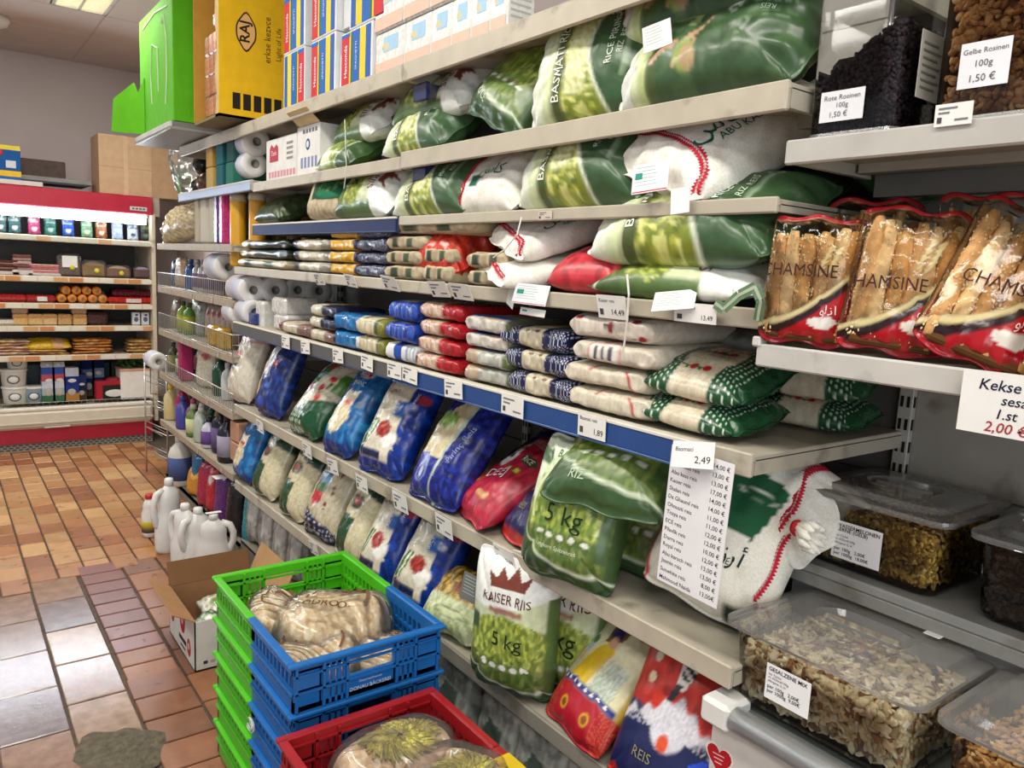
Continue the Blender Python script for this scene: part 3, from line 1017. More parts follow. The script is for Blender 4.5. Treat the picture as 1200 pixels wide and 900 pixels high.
def lie(name, label, design, px, py, X, rest, L_, W_, T_, top, tilt=20, yaw=0, roll=0, **kw):
    """bag lying on a shelf, its print running along the shelf; top=+1: top of print at the far (left) end.
    Its middle stands at the shelf position seen at (px, py) on the plane x = X"""
    y = at_x(px, py, X)[0]
    up = np.array([math.sin(R(yaw)), top * math.cos(R(yaw)), math.sin(R(roll))])
    n = np.array([-math.sin(R(tilt)), 0, math.cos(R(tilt))])
    o = sack(name, label, design, W_, L_, T_ * 1.3, up, n, rest=rest, xy=(X, y), **kw)
    if name == 'rice_sack' and kw.get('mat', 'film') == 'film':          # carrying loop at the gathered end
        k = Shape(W_, L_, T_, 1); e = float(o_shape[o.name](np.array([0.]), np.array([.985]), 1)[0][1])
        m = MB(); dk = design is d_kaiser
        m.tube([(-.022, e - .02, .004), (-.034, e + .012, .016), (-.012, e + .034, .024), (.014, e + .030, .022), (.034, e + .008, .014), (.022, e - .02, .004)], .0038, '#31452c' if dk else '#cdd6c6', 6)
        for a in (-.03, -.01, .012, .03): m.tube([(a, e - .03, .006), (a * .6, e, .012), (a * 1.5, e + .018, .010)], [.006, .005, .002], '#46583c' if dk else '#d5dccb', 6)
        m.build('handle', 'film', o)
    return o


def stand(name, label, design, px, py, front, rest, L_, W_, T_, lean=35, yaw=0, roll=0, **kw):
    """bag standing on a shelf and leaning back; bottom middle at (px, py) on the plane x = front"""
    y = at_x(px, py, front + T_ * .5)[0]
    a, b, c = R(lean), R(yaw), R(roll)
    n = np.array([-math.cos(a) * math.cos(b), -math.cos(a) * math.sin(b), math.sin(a)])
    up = np.array([math.sin(a) * math.cos(b), math.sin(a) * math.sin(b), math.cos(a)])
    right = np.cross(up, n)
    up = up * math.cos(c) + right * math.sin(c)
    yc = y + (up * L_ / 2)[1]
    return sack(name, label, design, W_, L_, T_, up, n, rest=rest, xy=(front, yc), lean_front=front - .025, sag=kw.pop('sag', .12), **kw)


def braid(o, path, col='#c21f3a', w=.011, step=.0075, name='braid'):
    """chain stitch sewn along a path of (u, v) points on a sack's printed side"""
    sh = o_shape[o.name]
    pts = np.array(path, float); t = np.linspace(0, 1, 400)
    k = t * (len(pts) - 1); i = np.minimum(k.astype(int), len(pts) - 2); f = (k - i)[:, None]
    # Catmull-Rom through the points
    P0, P1, P2, P3 = pts[np.maximum(i - 1, 0)], pts[i], pts[i + 1], pts[np.minimum(i + 2, len(pts) - 1)]
    q = .5 * (2 * P1 + (P2 - P0) * f + (2 * P0 - 5 * P1 + 4 * P2 - P3) * f ** 2 + (3 * P1 - P0 - 3 * P2 + P3) * f ** 3)
    S = sh(q[:, 0], q[:, 1], 1); S[:, 2] += .0015
    d = np.concatenate([[0], np.cumsum(np.linalg.norm(np.diff(S, axis=0), axis=1))])
    n = int(d[-1] / step); mb = MB()
    for j in range(n):
        a = np.array([np.interp(j * step, d, S[:, m]) for m in range(3)]); b = np.array([np.interp((j + 1.6) * step, d, S[:, m]) for m in range(3)])
        tg = b - a; tg /= np.linalg.norm(tg) + 1e-9; sd = np.cross([0, 0, 1.], tg); sd /= np.linalg.norm(sd) + 1e-9
        for sg in (-1, 1):
            p0 = a; p1 = a + tg * step * .9 + sd * sg * w * .75; p2 = b + sd * sg * w * .35
            mid = (p0 + p2) / 2; up = np.array([0, 0, .003])
            wd = sd * w * .22
            mb.add([p0, p1 + wd * sg + up * .3, p2, mid - wd * sg * .2 + up], [(0, 1, 2, 3) if sg < 0 else (3, 2, 1, 0)], lin(col) * rng.uniform(.8, 1.15))
    b_ = mb.build(name, 'woven', o); b_['kind'] = 'stuff'
    return b_


def brick_mesh(name, W_, L_, T_, design, seed, nphi=34, nv=30, mat='film', n=4.2):
    """soft brick-shaped pack: local x = front, y along it, z up; design u goes round it (0 front, .5 top)"""
    a = np.linspace(-1, 1, nphi); b = np.linspace(-1, 1, nv); b = np.sin(b * math.pi / 2) * .4 + b * .6
    U, V_ = np.meshgrid(a, b); u, v = U.ravel(), V_.ravel()
    ph = u * math.pi
    c, s_ = np.cos(ph), np.sin(ph)
    e = np.clip((np.abs(v) - .80) / .20, 0, 1)
    tz = np.maximum((1 - e ** 2.4) ** .5, .05); tx = 1 - .06 * e + .03 * nz(u, v * 2, 3, seed)
    lump = 1 + .06 * nz(c, v * 2.5, 2.0, seed + 1)
    x = W_ / 2 * np.sign(c) * np.abs(c) ** (2 / n) * tx
    z = T_ / 2 * np.sign(s_) * np.abs(s_) ** (2 / n) * tz * lump
    cr = .0016 * nz(u * 6, v * 9, 2.6, seed + 2) + .0022 * np.sin(u * 25 + seed) * np.exp(-((np.abs(v) - .8) / .12) ** 2)
    x = x + cr * c; z = z + cr * s_ * .5
    P_ = np.stack([x, v * L_ / 2 * (1 - .012 * nz(u, v, 3, seed + 3)), z], 1)
    pr = design(u, v, W_, L_)
    F = [(j * nphi + i, j * nphi + i + 1, (j + 1) * nphi + i + 1, (j + 1) * nphi + i) for j in range(nv - 1) for i in range(nphi - 1)]
    F += [tuple(range(nphi - 1))[::-1], tuple(range((nv - 1) * nphi, nv * nphi - 1))]
    F = [q[::-1] for q in F]
    mb = MB(); mb.add(P_, F, pr.c, True)
    return mb, mat


def pile(name, what, where, design, pxl, pxr, py, rest, n, t, D=.2, X=1.155, cat='food pack', group=None, mat='film', jit=.006, shift=None, **kw):
    """n packs lying on each other, long side to the aisle"""
    y1, y0 = at_x(pxl, py, X)[0], at_x(pxr, py, X)[0]
    Ln = abs(y1 - y0)
    g = group or (what + ' piled ' + where)
    out = []
    for i in range(n):
        if n == 1: lab = f'{what} {where}'
        else:
            w = ('topmost' if i == n - 1 else 'bottom' if i == 0 else {1: 'second from bottom', 2: 'third from bottom', 3: 'fourth from bottom'}[i])
            lab = f'{what} {where}, {w}'
        d = design[i % len(design)] if isinstance(design, (list, tuple)) else design
        _seed[0] += 1
        mb, mt = brick_mesh(name, D, Ln * 1.03, t * 1.0, d, _seed[0], mat=mat, **kw)
        yc = (y0 + y1) / 2 + rng.uniform(-jit, jit) + (shift[i] if shift else 0)
        o = mb.build(name, mt)
        a, b = rng.uniform(-.05, .05), rng.uniform(-.035, .02)
        o.matrix_world = basis((-1, a, 0), (-a, -1, 0), (0, 0, 1), (X + D / 2 + rng.uniform(-jit, jit), yc, rest + (i + .5) * t))
        tag(o, lab, cat, g)
        out.append(o)
    return out
# ------------------------------------------------------------------ room shell
FRX = 1.15          # front plane of the shelving
BACKX = 1.70        # its back panels
WALLX = 1.78
mb = MB(); mb.box(-4.2, -3.2, -.06, WALLX + .1, 7.5, -.012, '#5b5147')
floor = struct(mb.build('floor', 'grout'))
# away from the view the material takes over from the single tiles
mt, nt_, p_, out_ = new_mat('clay_tile_field')
br_ = node(nt_, 'ShaderNodeTexBrick'); br_.inputs['Scale'].default_value = 1.0; br_.inputs['Brick Width'].default_value = .3; br_.inputs['Row Height'].default_value = .2
br_.inputs['Mortar Size'].default_value = .006; br_.inputs['Color1'].default_value = (*lin('#a87a55'), 1); br_.inputs['Color2'].default_value = (*lin('#8a6248'), 1); br_.inputs['Mortar'].default_value = (*lin('#5b5147'), 1)
tc_ = node(nt_, 'ShaderNodeTexCoord'); nt_.links.new(tc_.outputs['Object'], br_.inputs['Vector']); nt_.links.new(br_.outputs['Color'], p_.inputs['Base Color']); p_.inputs['Roughness'].default_value = .3
mb = MB(); mb.box(-4.2, -3.2, -.04, -.17, 7.4, -.002, '#8a6248').box(-.17, -3.2, -.04, 1.1, 1.88, -.002, '#8a6248'); mb.build('tile_field', mt, floor)['kind'] = 'stuff'
mb = MB(); mb.box(-4.2, 7.42, 0, WALLX + .1, 7.52, 3.04, '#a59a99')
struct(mb.build('wall_back', 'wall'))
mb = MB(); mb.box(WALLX, -3.2, 0, WALLX + .1, 7.42, 3.04, '#a59a99')
struct(mb.build('wall_right', 'wall'))
mb = MB(); mb.box(-4.2, -3.2, 3.06, WALLX, 7.42, 3.12, '#8e8580')
ceiling = struct(mb.build('ceiling', 'ceiling'))
# ceiling panels, laid in a grid with recessed joints; only those near the view
CP = .62
cx0, cy0 = .985, 5.84
mbs = {}
for i in range(-3, 2):
    for j in range(-3, 3):
        x0, y0 = cx0 + (i - 0) * CP, cy0 + j * CP
        x1, y1 = min(x0 + CP, WALLX), min(y0 + CP, 7.42)
        if x1 - x0 < .05 or y1 - y0 < .05: continue
        if i == -1 and j in (-1, -2):       # the luminaire takes the right half of these
            x1 = cx0 - .31
        m = MB(); g = .006
        m.box(x0 + g, y0 + g, 3.0, x1 - g, y1 - g, 3.02, '#cfc0b8', .003)
        m.build('ceiling_panel', 'ceiling', ceiling)
m = MB()
for i in range(-3, 3): m.box(cx0 + i * CP - .012, 3.9, 3.003, cx0 + i * CP + .012, 7.42, 3.016, '#b9aaa3')
for j in range(-3, 3): m.box(-1.2, cy0 + j * CP - .012, 3.003, WALLX, cy0 + j * CP + .012, 3.016, '#b9aaa3')
m.build('ceiling_grid', 'paint', ceiling)


def luminaire(x, y, label, w=.30, l=1.24, power=LAMP_POWER):
    t = thing('ceiling_light', label, 'lamp', (x, y, 3.0), group=None)
    m = MB(); m.box(-w / 2, -l / 2, .0, w / 2, -l / 2 + .02, .05, '#d8d4cc'); m.box(-w / 2, l / 2 - .02, 0, w / 2, l / 2, .05, '#d8d4cc')
    m.box(-w / 2, -l / 2, 0, -w / 2 + .018, l / 2, .05, '#d8d4cc'); m.box(w / 2 - .018, -l / 2, 0, w / 2, l / 2, .05, '#d8d4cc')
    m.box(-.008, -l / 2, .0, .008, l / 2, .03, '#e4e0d6')
    for k in range(1, 24): m.box(-w / 2, -l / 2 + k * l / 24 - .003, .002, w / 2, -l / 2 + k * l / 24 + .003, .02, '#e4e0d6')
    m.build('frame', 'paint', t)
    m = MB(); m.box(-w / 2 + .01, -l / 2 + .01, .03, w / 2 - .01, l / 2 - .01, .036, '#fff4d6')
    m.build('diffuser', 'lamp', t)
    ld = bpy.data.lights.new('ceiling_light_lamp', 'AREA'); ld.shape = 'RECTANGLE'; ld.size = w; ld.size_y = l; ld.energy = power; ld.color = (1., .965, .90)
    lo = bpy.data.objects.new('ceiling_light_lamp', ld); COL.objects.link(lo); lo.parent = t; lo.location = (0, 0, -.012)


luminaire(.83, 5.22, 'louvred fluorescent light in the ceiling near the back wall')
for k, (x, y) in enumerate(((.25, 3.2), (.25, 1.4), (.30, -.35), (-1.3, 2.2), (-1.3, 5.0), (-.9, -1.0))):
    luminaire(x, y, 'louvred fluorescent ceiling light above the aisle, number %s towards the door' % ['one', 'two', 'three', 'four', 'five', 'six'][k])
# white dome of a detector at the upper left
m = MB(); m.lathe([(.075, 0), (.075, -.03), (.06, -.06), (.03, -.075), (.001, -.078)][::-1], '#d9d2cc', 20)
t = thing('ceiling_detector', 'small white round detector on the ceiling at the far left', 'detector', (*at_z(-4, 26, 2.96), 3.0)); m.build('housing', 'plastic', t)

# ------------------------------------------------------------------ floor tiles (each a part of the floor)
TC = ['#b3814f', '#a87247', '#bd8f5e', '#98623e', '#ae7a4c', '#c79c68', '#a06a42', '#b5865a']
TP = ['#7d5048', '#86574c', '#744a42', '#805349']
TB2 = ['#8a5a3e', '#94623f', '#80553c']
TB = ['#96745a', '#8a6a55', '#8f6c56', '#80604f', '#9c7c60', '#75625c']
tile_n = [0]


def tile(x0, y0, x1, y1, cols, z=0., j=.004, mat='tile'):
    if tile_n[0] >= 298: return
    tile_n[0] += 1
    c = lin(cols[rng.integers(len(cols))]) * rng.uniform(.88, 1.1)
    m = MB(); zz = z + rng.uniform(-.0008, .0008)
    h = np.array([(x1 - x0) / 2 - j, (y1 - y0) / 2 - j, .006])
    v, f = chamfer(h, .003)
    c2 = c * np.array([.93, .95, 1.0]); col = np.tile(c, (len(v), 1))
    col[v[:, 1] < 0] = c2
    m.add(v + np.array([(x0 + x1) / 2, (y0 + y1) / 2, zz - .006]), f, col)
    m.build('tile', mat, floor)


H = 1.5
# back field: narrow rows running to the fridge, staggered
XB = [-.1665 + .1145 * k for k in range(0, 14)]
for k in range(len(XB) - 1):
    y = 3.80 if XB[k] < .28 else 3.90 if XB[k] < .64 else 3.96
    while y < 6.62:
        w_ = .174 + .012 * math.sin(k * 3 + y * 5)
        x1 = min(XB[k + 1], 1.35)
        if XB[k] < 1.0 or y > 4.6:
            tile(XB[k], y, x1, min(y + w_, 6.62), TC)
        y += w_
# two columns of large tiles at the lower left, the purple edging tiles, then tiles under the boxes
for (x0, x1, y) in ((-.11, .093, 2.44), (.093, .289, 2.29), (.289, .478, 2.44)):
    while y < 3.77:
        tile(x0, y, x1, min(y + .3, 3.80 if x0 < .28 else 3.90), TB, mat='tile_glossy'); y += .3
y = 2.664
while y < 3.9:
    tile(.485, y, .665, y + .1215, TP if y > 2.95 else TB2); y += .1215
y = 1.91
while y < 2.66:
    tile(.478, y, .668, y + .15, TB2); y += .15
for x0 in (.668, .83, .99):
    y = 1.9
    while y < 3.95:
        tile(x0, y, min(x0 + .16, 1.13), y + .21, TB2); y += .21
# rough cement where a tile is missing
V = []; n = 26
for k in range(n):
    a = 2 * math.pi * k / n
    r = 1 + .14 * math.sin(3 * a + 1) + .08 * math.sin(7 * a)
    V.append((.385 + .125 * r * math.cos(a), 2.37 + .17 * r * math.sin(a), -.004))
m = MB(); V2 = [(x * .9 + .385 * .1, y * .9 + 2.37 * .1, .0022) for x, y, z in V]
m.add(V + V2, [(i, (i + 1) % n, n + (i + 1) % n, n + i) for i in range(n)] + [tuple(range(n, 2 * n))], '#5f5747', True)
m.build('cement_patch', 'cement', floor)
# ------------------------------------------------------------------ wall shelving
Z0, Z1, Z2, Z3, Z4, Z5, Z6 = .415, .795, 1.20, 1.457, 1.648, 1.838, 2.095
N1, N2 = 1.397, 1.738
LIP = '#b4ac9a'; BOARD = '#b0a998'; BLUE = '#254a86'


def label_part(parent, y, z, w=.07, h=.044, tilt=12, x=FRX - .006, txt=None, roll=0., col='#e6e5e0'):
    """paper price tag on a shelf edge; its lettering is printed on the same mesh"""
    a = R(tilt); r_ = R(roll)
    ex = np.array([0, -math.cos(r_), -math.sin(r_)]); n = np.array([-math.cos(a), 0, -math.sin(a)]) if tilt >= 0 else np.array([-math.cos(a), 0, math.sin(-a)])
    ey = np.cross(n, ex)
    m = MB()
    c = np.array([x, y, z])
    m.obox(c, (ex, ey, n), (w / 2, h / 2, .0006), col)
    o = c + n * .0011
    if txt:
        put_text(m, txt[0], o + ey * h * .28 - ex * w * .42, ex, ey, h * .22, '#333333', 'L')
        put_text(m, txt[1], o - ey * h * .22 + ex * w * .42, ex, ey, h * .36, '#222222', 'R')
    else:
        for k, (a0, a1, b) in enumerate(((-.4, .1, .3), (-.4, -.1, .1), (.05, .4, -.25))):
            m.obox(o + ex * w * (a0 + a1) / 2 + ey * h * b, (ex, ey, n), (w * (a1 - a0) / 2, h * .04, .0002), '#77777c')
    m.obox(o - ex * w * .36 - ey * h * .22, (ex, ey, n), (w * .06, h * .13, .0002), '#4a4a4e')
    return m.build('price_label', 'paper', parent)


def shelf_board(parent, y0, y1, z, x0=FRX, x1=BACKX, lip=.045, rail=None, railh=None, tags=(), lipcol=LIP, mat='paint', end_near=False, name='shelf'):
    m = MB()
    m.box(x0 + .004, y0, z - .016, x1, y1, z - .004, BOARD, .002)
    m.box(x0, y0 + .001, z - lip, x0 + .012, y1 - .001, z, lipcol, .003)
    m.box(x0 + .012, y0, z - lip * .9, x1, y0 + .012, z - .012, BOARD)
    m.box(x0 + .012, y1 - .012, z - lip * .9, x1, y1, z - .012, BOARD)
    m.box(x0 + .2, y0 + .02, z - lip * .8, x0 + .23, y1 - .02, z - .016, '#a9a294')
    o = m.build(name, mat, parent)
    if rail:
        m = MB(); rh = railh or lip
        m.box(x0 - .006, y0 + .004, z - rh - .004, x0 - .0005, y1 - .004, z - .008, rail, .0015)
        m.box(x0 - .008, y0 + .004, z - .009, x0, y1 - .004, z - .003, '#d9d5c8', .001)
        m.box(x0 - .008, y0 + .004, z - rh - .008, x0, y1 - .004, z - rh - .003, '#3a4a6a', .001)
        m.build('price_rail', 'ink' if z < Z5 - .1 else 'plastic', o)
    return o


def bay(name, label, y0, y1, zlow=.09, ztop=2.25, xb=BACKX, back='#5c5852', ups=(0, 1)):  # default panel colour is darkened to put shade into the shelf interiors
    t = thing('shelving_bay', label, 'shelf unit', (0, 0, 0), group=None)
    m = MB()
    for k in range(int((ztop - zlow) / .2) + 1):
        z0 = zlow + k * .2; m.box(xb, y0 + .016, z0 + .001, xb + .012, y1 - .016, min(z0 + .199, ztop), back, .002)
    m.build('back_panel', 'paint', t)
    for y in [(y0, y1)[q] for q in ups]:
        m = MB(); m.box(xb - .015, y - .016, 0, xb + .03, y + .016, ztop, '#b4b0a6', .002)
        m.build('upright', 'paint', t)
        mm = MB()
        for k in range(int((ztop - .1) / .05)):
            mm.box(xb - .0165, y - .010, .1 + k * .05, xb - .0145, y - .004, .1 + k * .05 + .024, '#1c1a18')
            mm.box(xb - .0165, y + .004, .1 + k * .05, xb - .0145, y + .010, .1 + k * .05 + .024, '#1c1a18')
            mm.box(xb - .012, y - .0168, .1 + k * .05, xb - .003, y - .0155, .1 + k * .05 + .024, '#1c1a18')
        o = mm.build('upright_slots', 'ink', t); o['kind'] = 'stuff'
    return t


YA, YB, YC, YD, YE = .80, 2.13, 3.735, 3.775, 5.29
bayB = bay('shelving_bay', 'dirty white shelving bay full of rice sacks behind the stacked crates', YA, YB, ups=(0, 1))
bayA = bay('shelving_bay', 'shelving bay with a grey label rail between rice bags and cleaning goods', YB, YC, ups=(1,))
bayD = bay('shelving_bay', 'far shelving bay with wire fronts holding cleaning products', YD, YE, ztop=2.1, ups=(1,))
bayC = bay('shelving_bay', 'near shelving bay with breadsticks and raisin tubs at the right edge', -.55, YA, back='#a09a90', ups=(0,))

# bay B
s6b = shelf_board(bayB, YA, YB, Z6, lip=.055)
s5b = shelf_board(bayB, YA, YB, Z5, lip=.05)
s4b = shelf_board(bayB, YA, YB, Z4, lip=.028)
s3b = shelf_board(bayB, YA, YB, Z3, lip=.036)
s2b = shelf_board(bayB, YA, YB, Z2, lip=.045)
m = MB(); ry = .905
m.box(FRX - .007, ry, Z2 - .055, FRX - .0005, YB - .006, Z2 - .008, BLUE, .0015)
m.box(FRX - .009, ry, Z2 - .010, FRX, YB - .006, Z2 - .003, '#dcd9cf', .001); m.box(FRX - .009, ry, Z2 - .060, FRX, YB - .006, Z2 - .055, '#3f5f92', .001)
m.build('price_rail', 'plastic', s2b)
s1b = shelf_board(bayB, YA, YB, Z1, lip=.046)
s0b = shelf_board(bayB, YA, YB, Z0, lip=.046, lipcol='#8d897e')
m = MB(); m.box(FRX + .03, YA, .0, FRX + .045, YB, .10, '#7c776c'); m.box(FRX + .03, YA, .09, BACKX, YB, .105, '#8b867a'); m.build('base_plinth', 'paint', bayB)
# dark blue spacer brackets between the upper shelves
for (y, z) in ((2.05, Z5 - .085), (2.06, Z6 - .11)):
    m = MB(); m.box(FRX + .03, y - .02, z, FRX + .045, y + .055, z + .05, '#1c2650', .002); m.box(FRX + .045, y - .02, z + .005, BACKX, y - .008, z + .045, '#1d2a58', .002)
    m.build('bracket', 'paint', bayB)
# bay A
s6a = shelf_board(bayA, YB + .002, 4.72, Z6, lip=.055, name='shelf')
s5a = shelf_board(bayA, YB + .002, 3.47, Z5 - .012, lip=.04)
s4a = shelf_board(bayA, YB + .002, 3.46, Z4 + .002, lip=.05, lipcol='#262f52', rail='#29345c', railh=.042)
s3a = shelf_board(bayA, YB + .002, YC, Z3, lip=.036)
s2a = shelf_board(bayA, YB + .002, YC, Z2, lip=.045, rail='#5d5c5c', railh=.05)
s1a = shelf_board(bayA, YB + .002, YC, Z1, lip=.046)
s0a = shelf_board(bayA, YB + .002, YC, Z0, lip=.046)
m = MB(); m.box(FRX + .03, YB, .0, FRX + .045, YC, .10, '#7c776c'); m.box(FRX + .03, YB, .09, BACKX, YC, .105, '#8b867a'); m.build('base_plinth', 'paint', bayA)
# bay D: brown worn wooden fronts, wire guards
s5d = shelf_board(bayD, 3.485, 4.73, Z5 + .005, lip=.05, rail='#9fb0cc', railh=.042)
DZ = [1.562, 1.296, 1.026, .745, .435]
sd = [shelf_board(bayD, YD, YE, z, lip=.04, lipcol='#a3947e', mat='wood') for z in DZ]
m = MB(); m.box(FRX + .03, YD, .0, FRX + .045, YE, .06, '#7c776c'); m.box(FRX + .03, YD, .05, BACKX, YE, .06, '#8b867a'); m.build('base_plinth', 'paint', bayD)


def wire_guard(parent, y0, y1, z, h=.085, x=FRX + .004, side=None):
    m = MB()
    m.tube([(x, y0, z + h), (x, y1, z + h)], .0032, '#cfcbc2'); m.tube([(x, y0, z + .006), (x, y1, z + .006)], .0026, '#cfcbc2')
    n = int((y1 - y0) / .036)
    for k in range(n + 1):
        y = y0 + (y1 - y0) * k / n
        m.tube([(x, y, z), (x, y, z + h)], .0016, '#bdb8ae', 4)
    if side:
        xs = x + side
        m.tube([(x, y0, z + h), (xs, y0, z + h)], .0032, '#cfcbc2'); m.tube([(x, y0, z + h * .5), (xs, y0, z + h * .5)], .002, '#cfcbc2')
        for k in range(int(side / .03) + 1):
            m.tube([(x + k * .03, y0, z), (x + k * .03, y0, z + h)], .0016, '#bdb8ae', 4)
    return m.build('wire_guard', 'wire', parent)


wire_guard(sd[1], YD, YE, DZ[1]); wire_guard(sd[2], YD, YE, DZ[2], .1, side=.4); wire_guard(sd[3], YD, YE, DZ[3], .09)

# bay C, at the right edge
c2 = shelf_board(bayC, -.5, YA - .004, N2, lip=.04, lipcol='#b3b1aa')
c1 = shelf_board(bayC, -.5, YA + .015, N1, lip=.04, lipcol='#bdbbb4')
m = MB(); m.box(FRX + .3, YA - .06, N2 - .085, BACKX, YA - .03, N2 - .03, '#57544e', .002); m.box(FRX + .25, -.5, N2 - .07, FRX + .28, YA - .03, N2 - .03, '#6c6962'); m.build('bracket', 'paint', bayC)
m = MB(); m.box(FRX - .004, YA + .005, N1 - .006, FRX + .02, YA + .022, N1 + .012, '#d0cec8', .003); m.build('end_cap', 'plastic', c1)

# price labels on the edges (position seen on the front plane)
for s_, pts, kw in (
    (s3a, ((372, 327), (409, 329)), dict(w=.075, h=.046, tilt=25)),
    (s3b, ((455, 332), (512, 339), (538, 342)), dict(w=.095, h=.048, tilt=28)),
    (s2a, ((333, 401), (356, 407), (394, 417), (428, 425)), dict(w=.085, h=.05, tilt=2)),
    (s2b, ((460, 434), (478, 439), (529, 456), (598, 476)), dict(w=.09, h=.05, tilt=2)),
    (s1a, ((303, 500), (358, 528), (388, 547), (422, 567)), dict(w=.085, h=.055, tilt=8)),
    (s1b, ((467, 589), (518, 617)), dict(w=.088, h=.06, tilt=10)),
    (s0a, ((366, 643),), dict(w=.075, h=.055, tilt=12)),
):
    for (px, py) in pts:
        y, z = at_x(px, py, FRX - .02)
        label_part(s_, y, z, x=FRX - .014, roll=rng.uniform(-4, 4), **kw)
y, z = at_x(690, 500, FRX - .02)
label_part(s2b, y, z, .088, .052, 2, FRX - .012, ('Basmati reis', '1,89'))
for (px, py, t) in ((590, 652, ('Reis', '2,00')), (716, 360, ('Kaiser reis', '14,49'))):
    y, z = at_x(px, py, FRX - .02)
    label_part(s1b if py > 500 else s3b, y, z, .085, .05, 15, FRX - .018, t)
y, z = at_x(811, 367, FRX - .02); label_part(s3b, y, z, .10, .036, 4, FRX - .012, ('Abu Kass reis', '13,49'))
y, z = at_x(1115, 133, FRX - .01); label_part(c2, y, z, .05, .03, 2, FRX - .004)
y, z = at_x(636, 252, FRX - .01); label_part(s4b, y, z, .05, .02, 2, FRX - .003, col='#c9bfae')
# small brown label strips on the worn wooden fronts
for k, pts in ((1, (4.1, 4.5)), (2, (4.0, 4.7)), (3, (4.2, 4.9)), (4, (3.95, 4.4))):
    for y in pts: label_part(sd[k], y, DZ[k] - .02, .05, .03, 0, FRX - .003, col='#b5a999')
# ------------------------------------------------------------------ big sacks on the upper shelves
UP = (0, 0, 1)
BAS = [('BASMATI RICE', -.1, .37, .034, '#e8ead8', 0), ('RICE PIRINÇ', .05, -.42, .026, '#d9e2cf', 0), ('\uFEAF\uFEAD\uFE83', .55, -.32, .045, '#d9e2cf', 0), ('RIZ  REIS', .0, -.54, .02, '#c5d2ba', 0)]
KAI = [('KAISER RIIS', 0, .46, .045, '#6e3328', 0, .9), ('RICE', -.05, .2, .024, '#d0c0a0', 0), ('5 kg', .1, -.14, .075, '#22301c', 0)]
BR = [('\uFEF5\uFE8E\uFEDB\uFEEE\uFE91\uFE83', -.1, -.1, .1, '#17594a', 0), ('ABU KASS', -.1, -.24, .03, '#17594a', 0), ('BASMATI RICE', -.1, .18, .03, '#333333', 0), ('babaker', .1, .3, .028, '#333333', 0)]
G = dict(group=None)
# shelf at 1.84 m: two layers of 5 kg sacks
lie('rice_sack', 'green sack with pale left end and leaf print, lower right on its shelf', d_sidegreen, 850, 80, 1.27, Z5, .46, .27, .13, 1, tilt=52, nu=44, nv=70, texts=[('REIS', -.1, -.62, .016, '#93a68c', 90)])
lie('rice_sack', 'green sack with barcode tag lying on another, upper right corner', d_sidegreen, 842, 20, 1.31, Z5 + .135, .48, .27, .13, 1, tilt=54, nu=44, nv=70, texts=[('REIS', -.1, -.62, .016, '#93a68c', 90)])
sack('rice_sack', 'large green basmati sack propped on its side, left of the barcode tag', d_basmati, .31, .40, .16, (.1, .95, -.10), (-.93, -.12, .32), rest=Z5, xy=(1.27, at_x(690, 90, 1.22)[0]), nu=48, nv=64, texts=BAS)
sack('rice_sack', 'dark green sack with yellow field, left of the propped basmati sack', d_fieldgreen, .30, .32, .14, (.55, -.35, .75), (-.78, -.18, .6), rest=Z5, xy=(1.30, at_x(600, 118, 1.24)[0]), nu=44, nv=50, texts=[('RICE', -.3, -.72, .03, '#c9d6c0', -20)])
lie('rice_sack', 'crowned white and green sack, topmost at the middle of its shelf', d_kaiser, 532, 108, 1.33, Z5 + .092, .44, .28, .12, -1, tilt=34, nu=44, nv=60, roll=4, texts=KAI)
lie('rice_sack', 'green sack with white knotted left end under the crowned sack', d_basmati, 512, 152, 1.29, Z5, .40, .27, .11, 1, tilt=38, nu=40, nv=56, texts=BAS)
lie('rice_sack', 'small crowned sack, yellow rice print, beside the white carton box', d_kaiser, 443, 128, 1.33, Z5 + .085, .36, .27, .11, -1, tilt=34, nu=36, nv=50, texts=KAI)
lie('rice_sack', 'sack with white left half tied with string over the edge', d_fieldgreen, 420, 168, 1.28, Z5 - .012, .32, .26, .09, 1, tilt=30, nu=36, nv=50)

# shelf at 1.65 m
lie('rice_sack', 'green basmati sack lying beside the short white sack', d_basmati, 528, 228, 1.27, Z4, .46, .27, .115, 1, tilt=48, nu=44, nv=60, texts=BAS)
ws = lie('rice_sack', 'short white sack with red stripe and green script between basmati sacks', d_white_braid, 588, 230, 1.26, Z4, .30, .22, .09, 1, tilt=52, mat='woven', nu=36, nv=50, texts=[('\uFEB1\uFE8E\uFEDB', -.1, -.15, .055, '#17594a', -90)])
braid(ws, [(-.95, .62), (-.3, .58), (.4, .6), (.95, .62)])
lie('rice_sack', 'bulging green basmati sack beside the white sack with red braid', d_basmati, 705, 205, 1.29, Z4, .46, .29, .145, 1, tilt=50, nu=48, nv=64, texts=BAS)
bw = sack('rice_sack', 'big white sack with red braid and green script, a carton tag before it', d_white_braid, .33, .44, .17, (.80, -.26, .48), (-.54, -.16, .82), rest=Z4, xy=(1.355, at_x(838, 196, 1.31)[0]), mat='woven', nu=52, nv=66, pinch=.03, sq=9, texts=[('\uFEB1\uFE8E\uFEDB \uFEEE\uFE91\uFE8D', .42, -.18, .07, '#17594a', 88), ('ABU KASS', .60, -.18, .026, '#17594a', 88), ('BASMATI RICE', -.1, .1, .026, '#4a4a44', 88), ('babaker', .12, .2, .026, '#3a5a4a', 88), ('LONG GRAIN', -.25, .1, .02, '#4a4a44', 88)])
braid(bw, [(-.95, -.60), (-.6, -.70), (0, -.66), (.5, -.68), (.8, -.78), (.88, -.95)], w=.013)
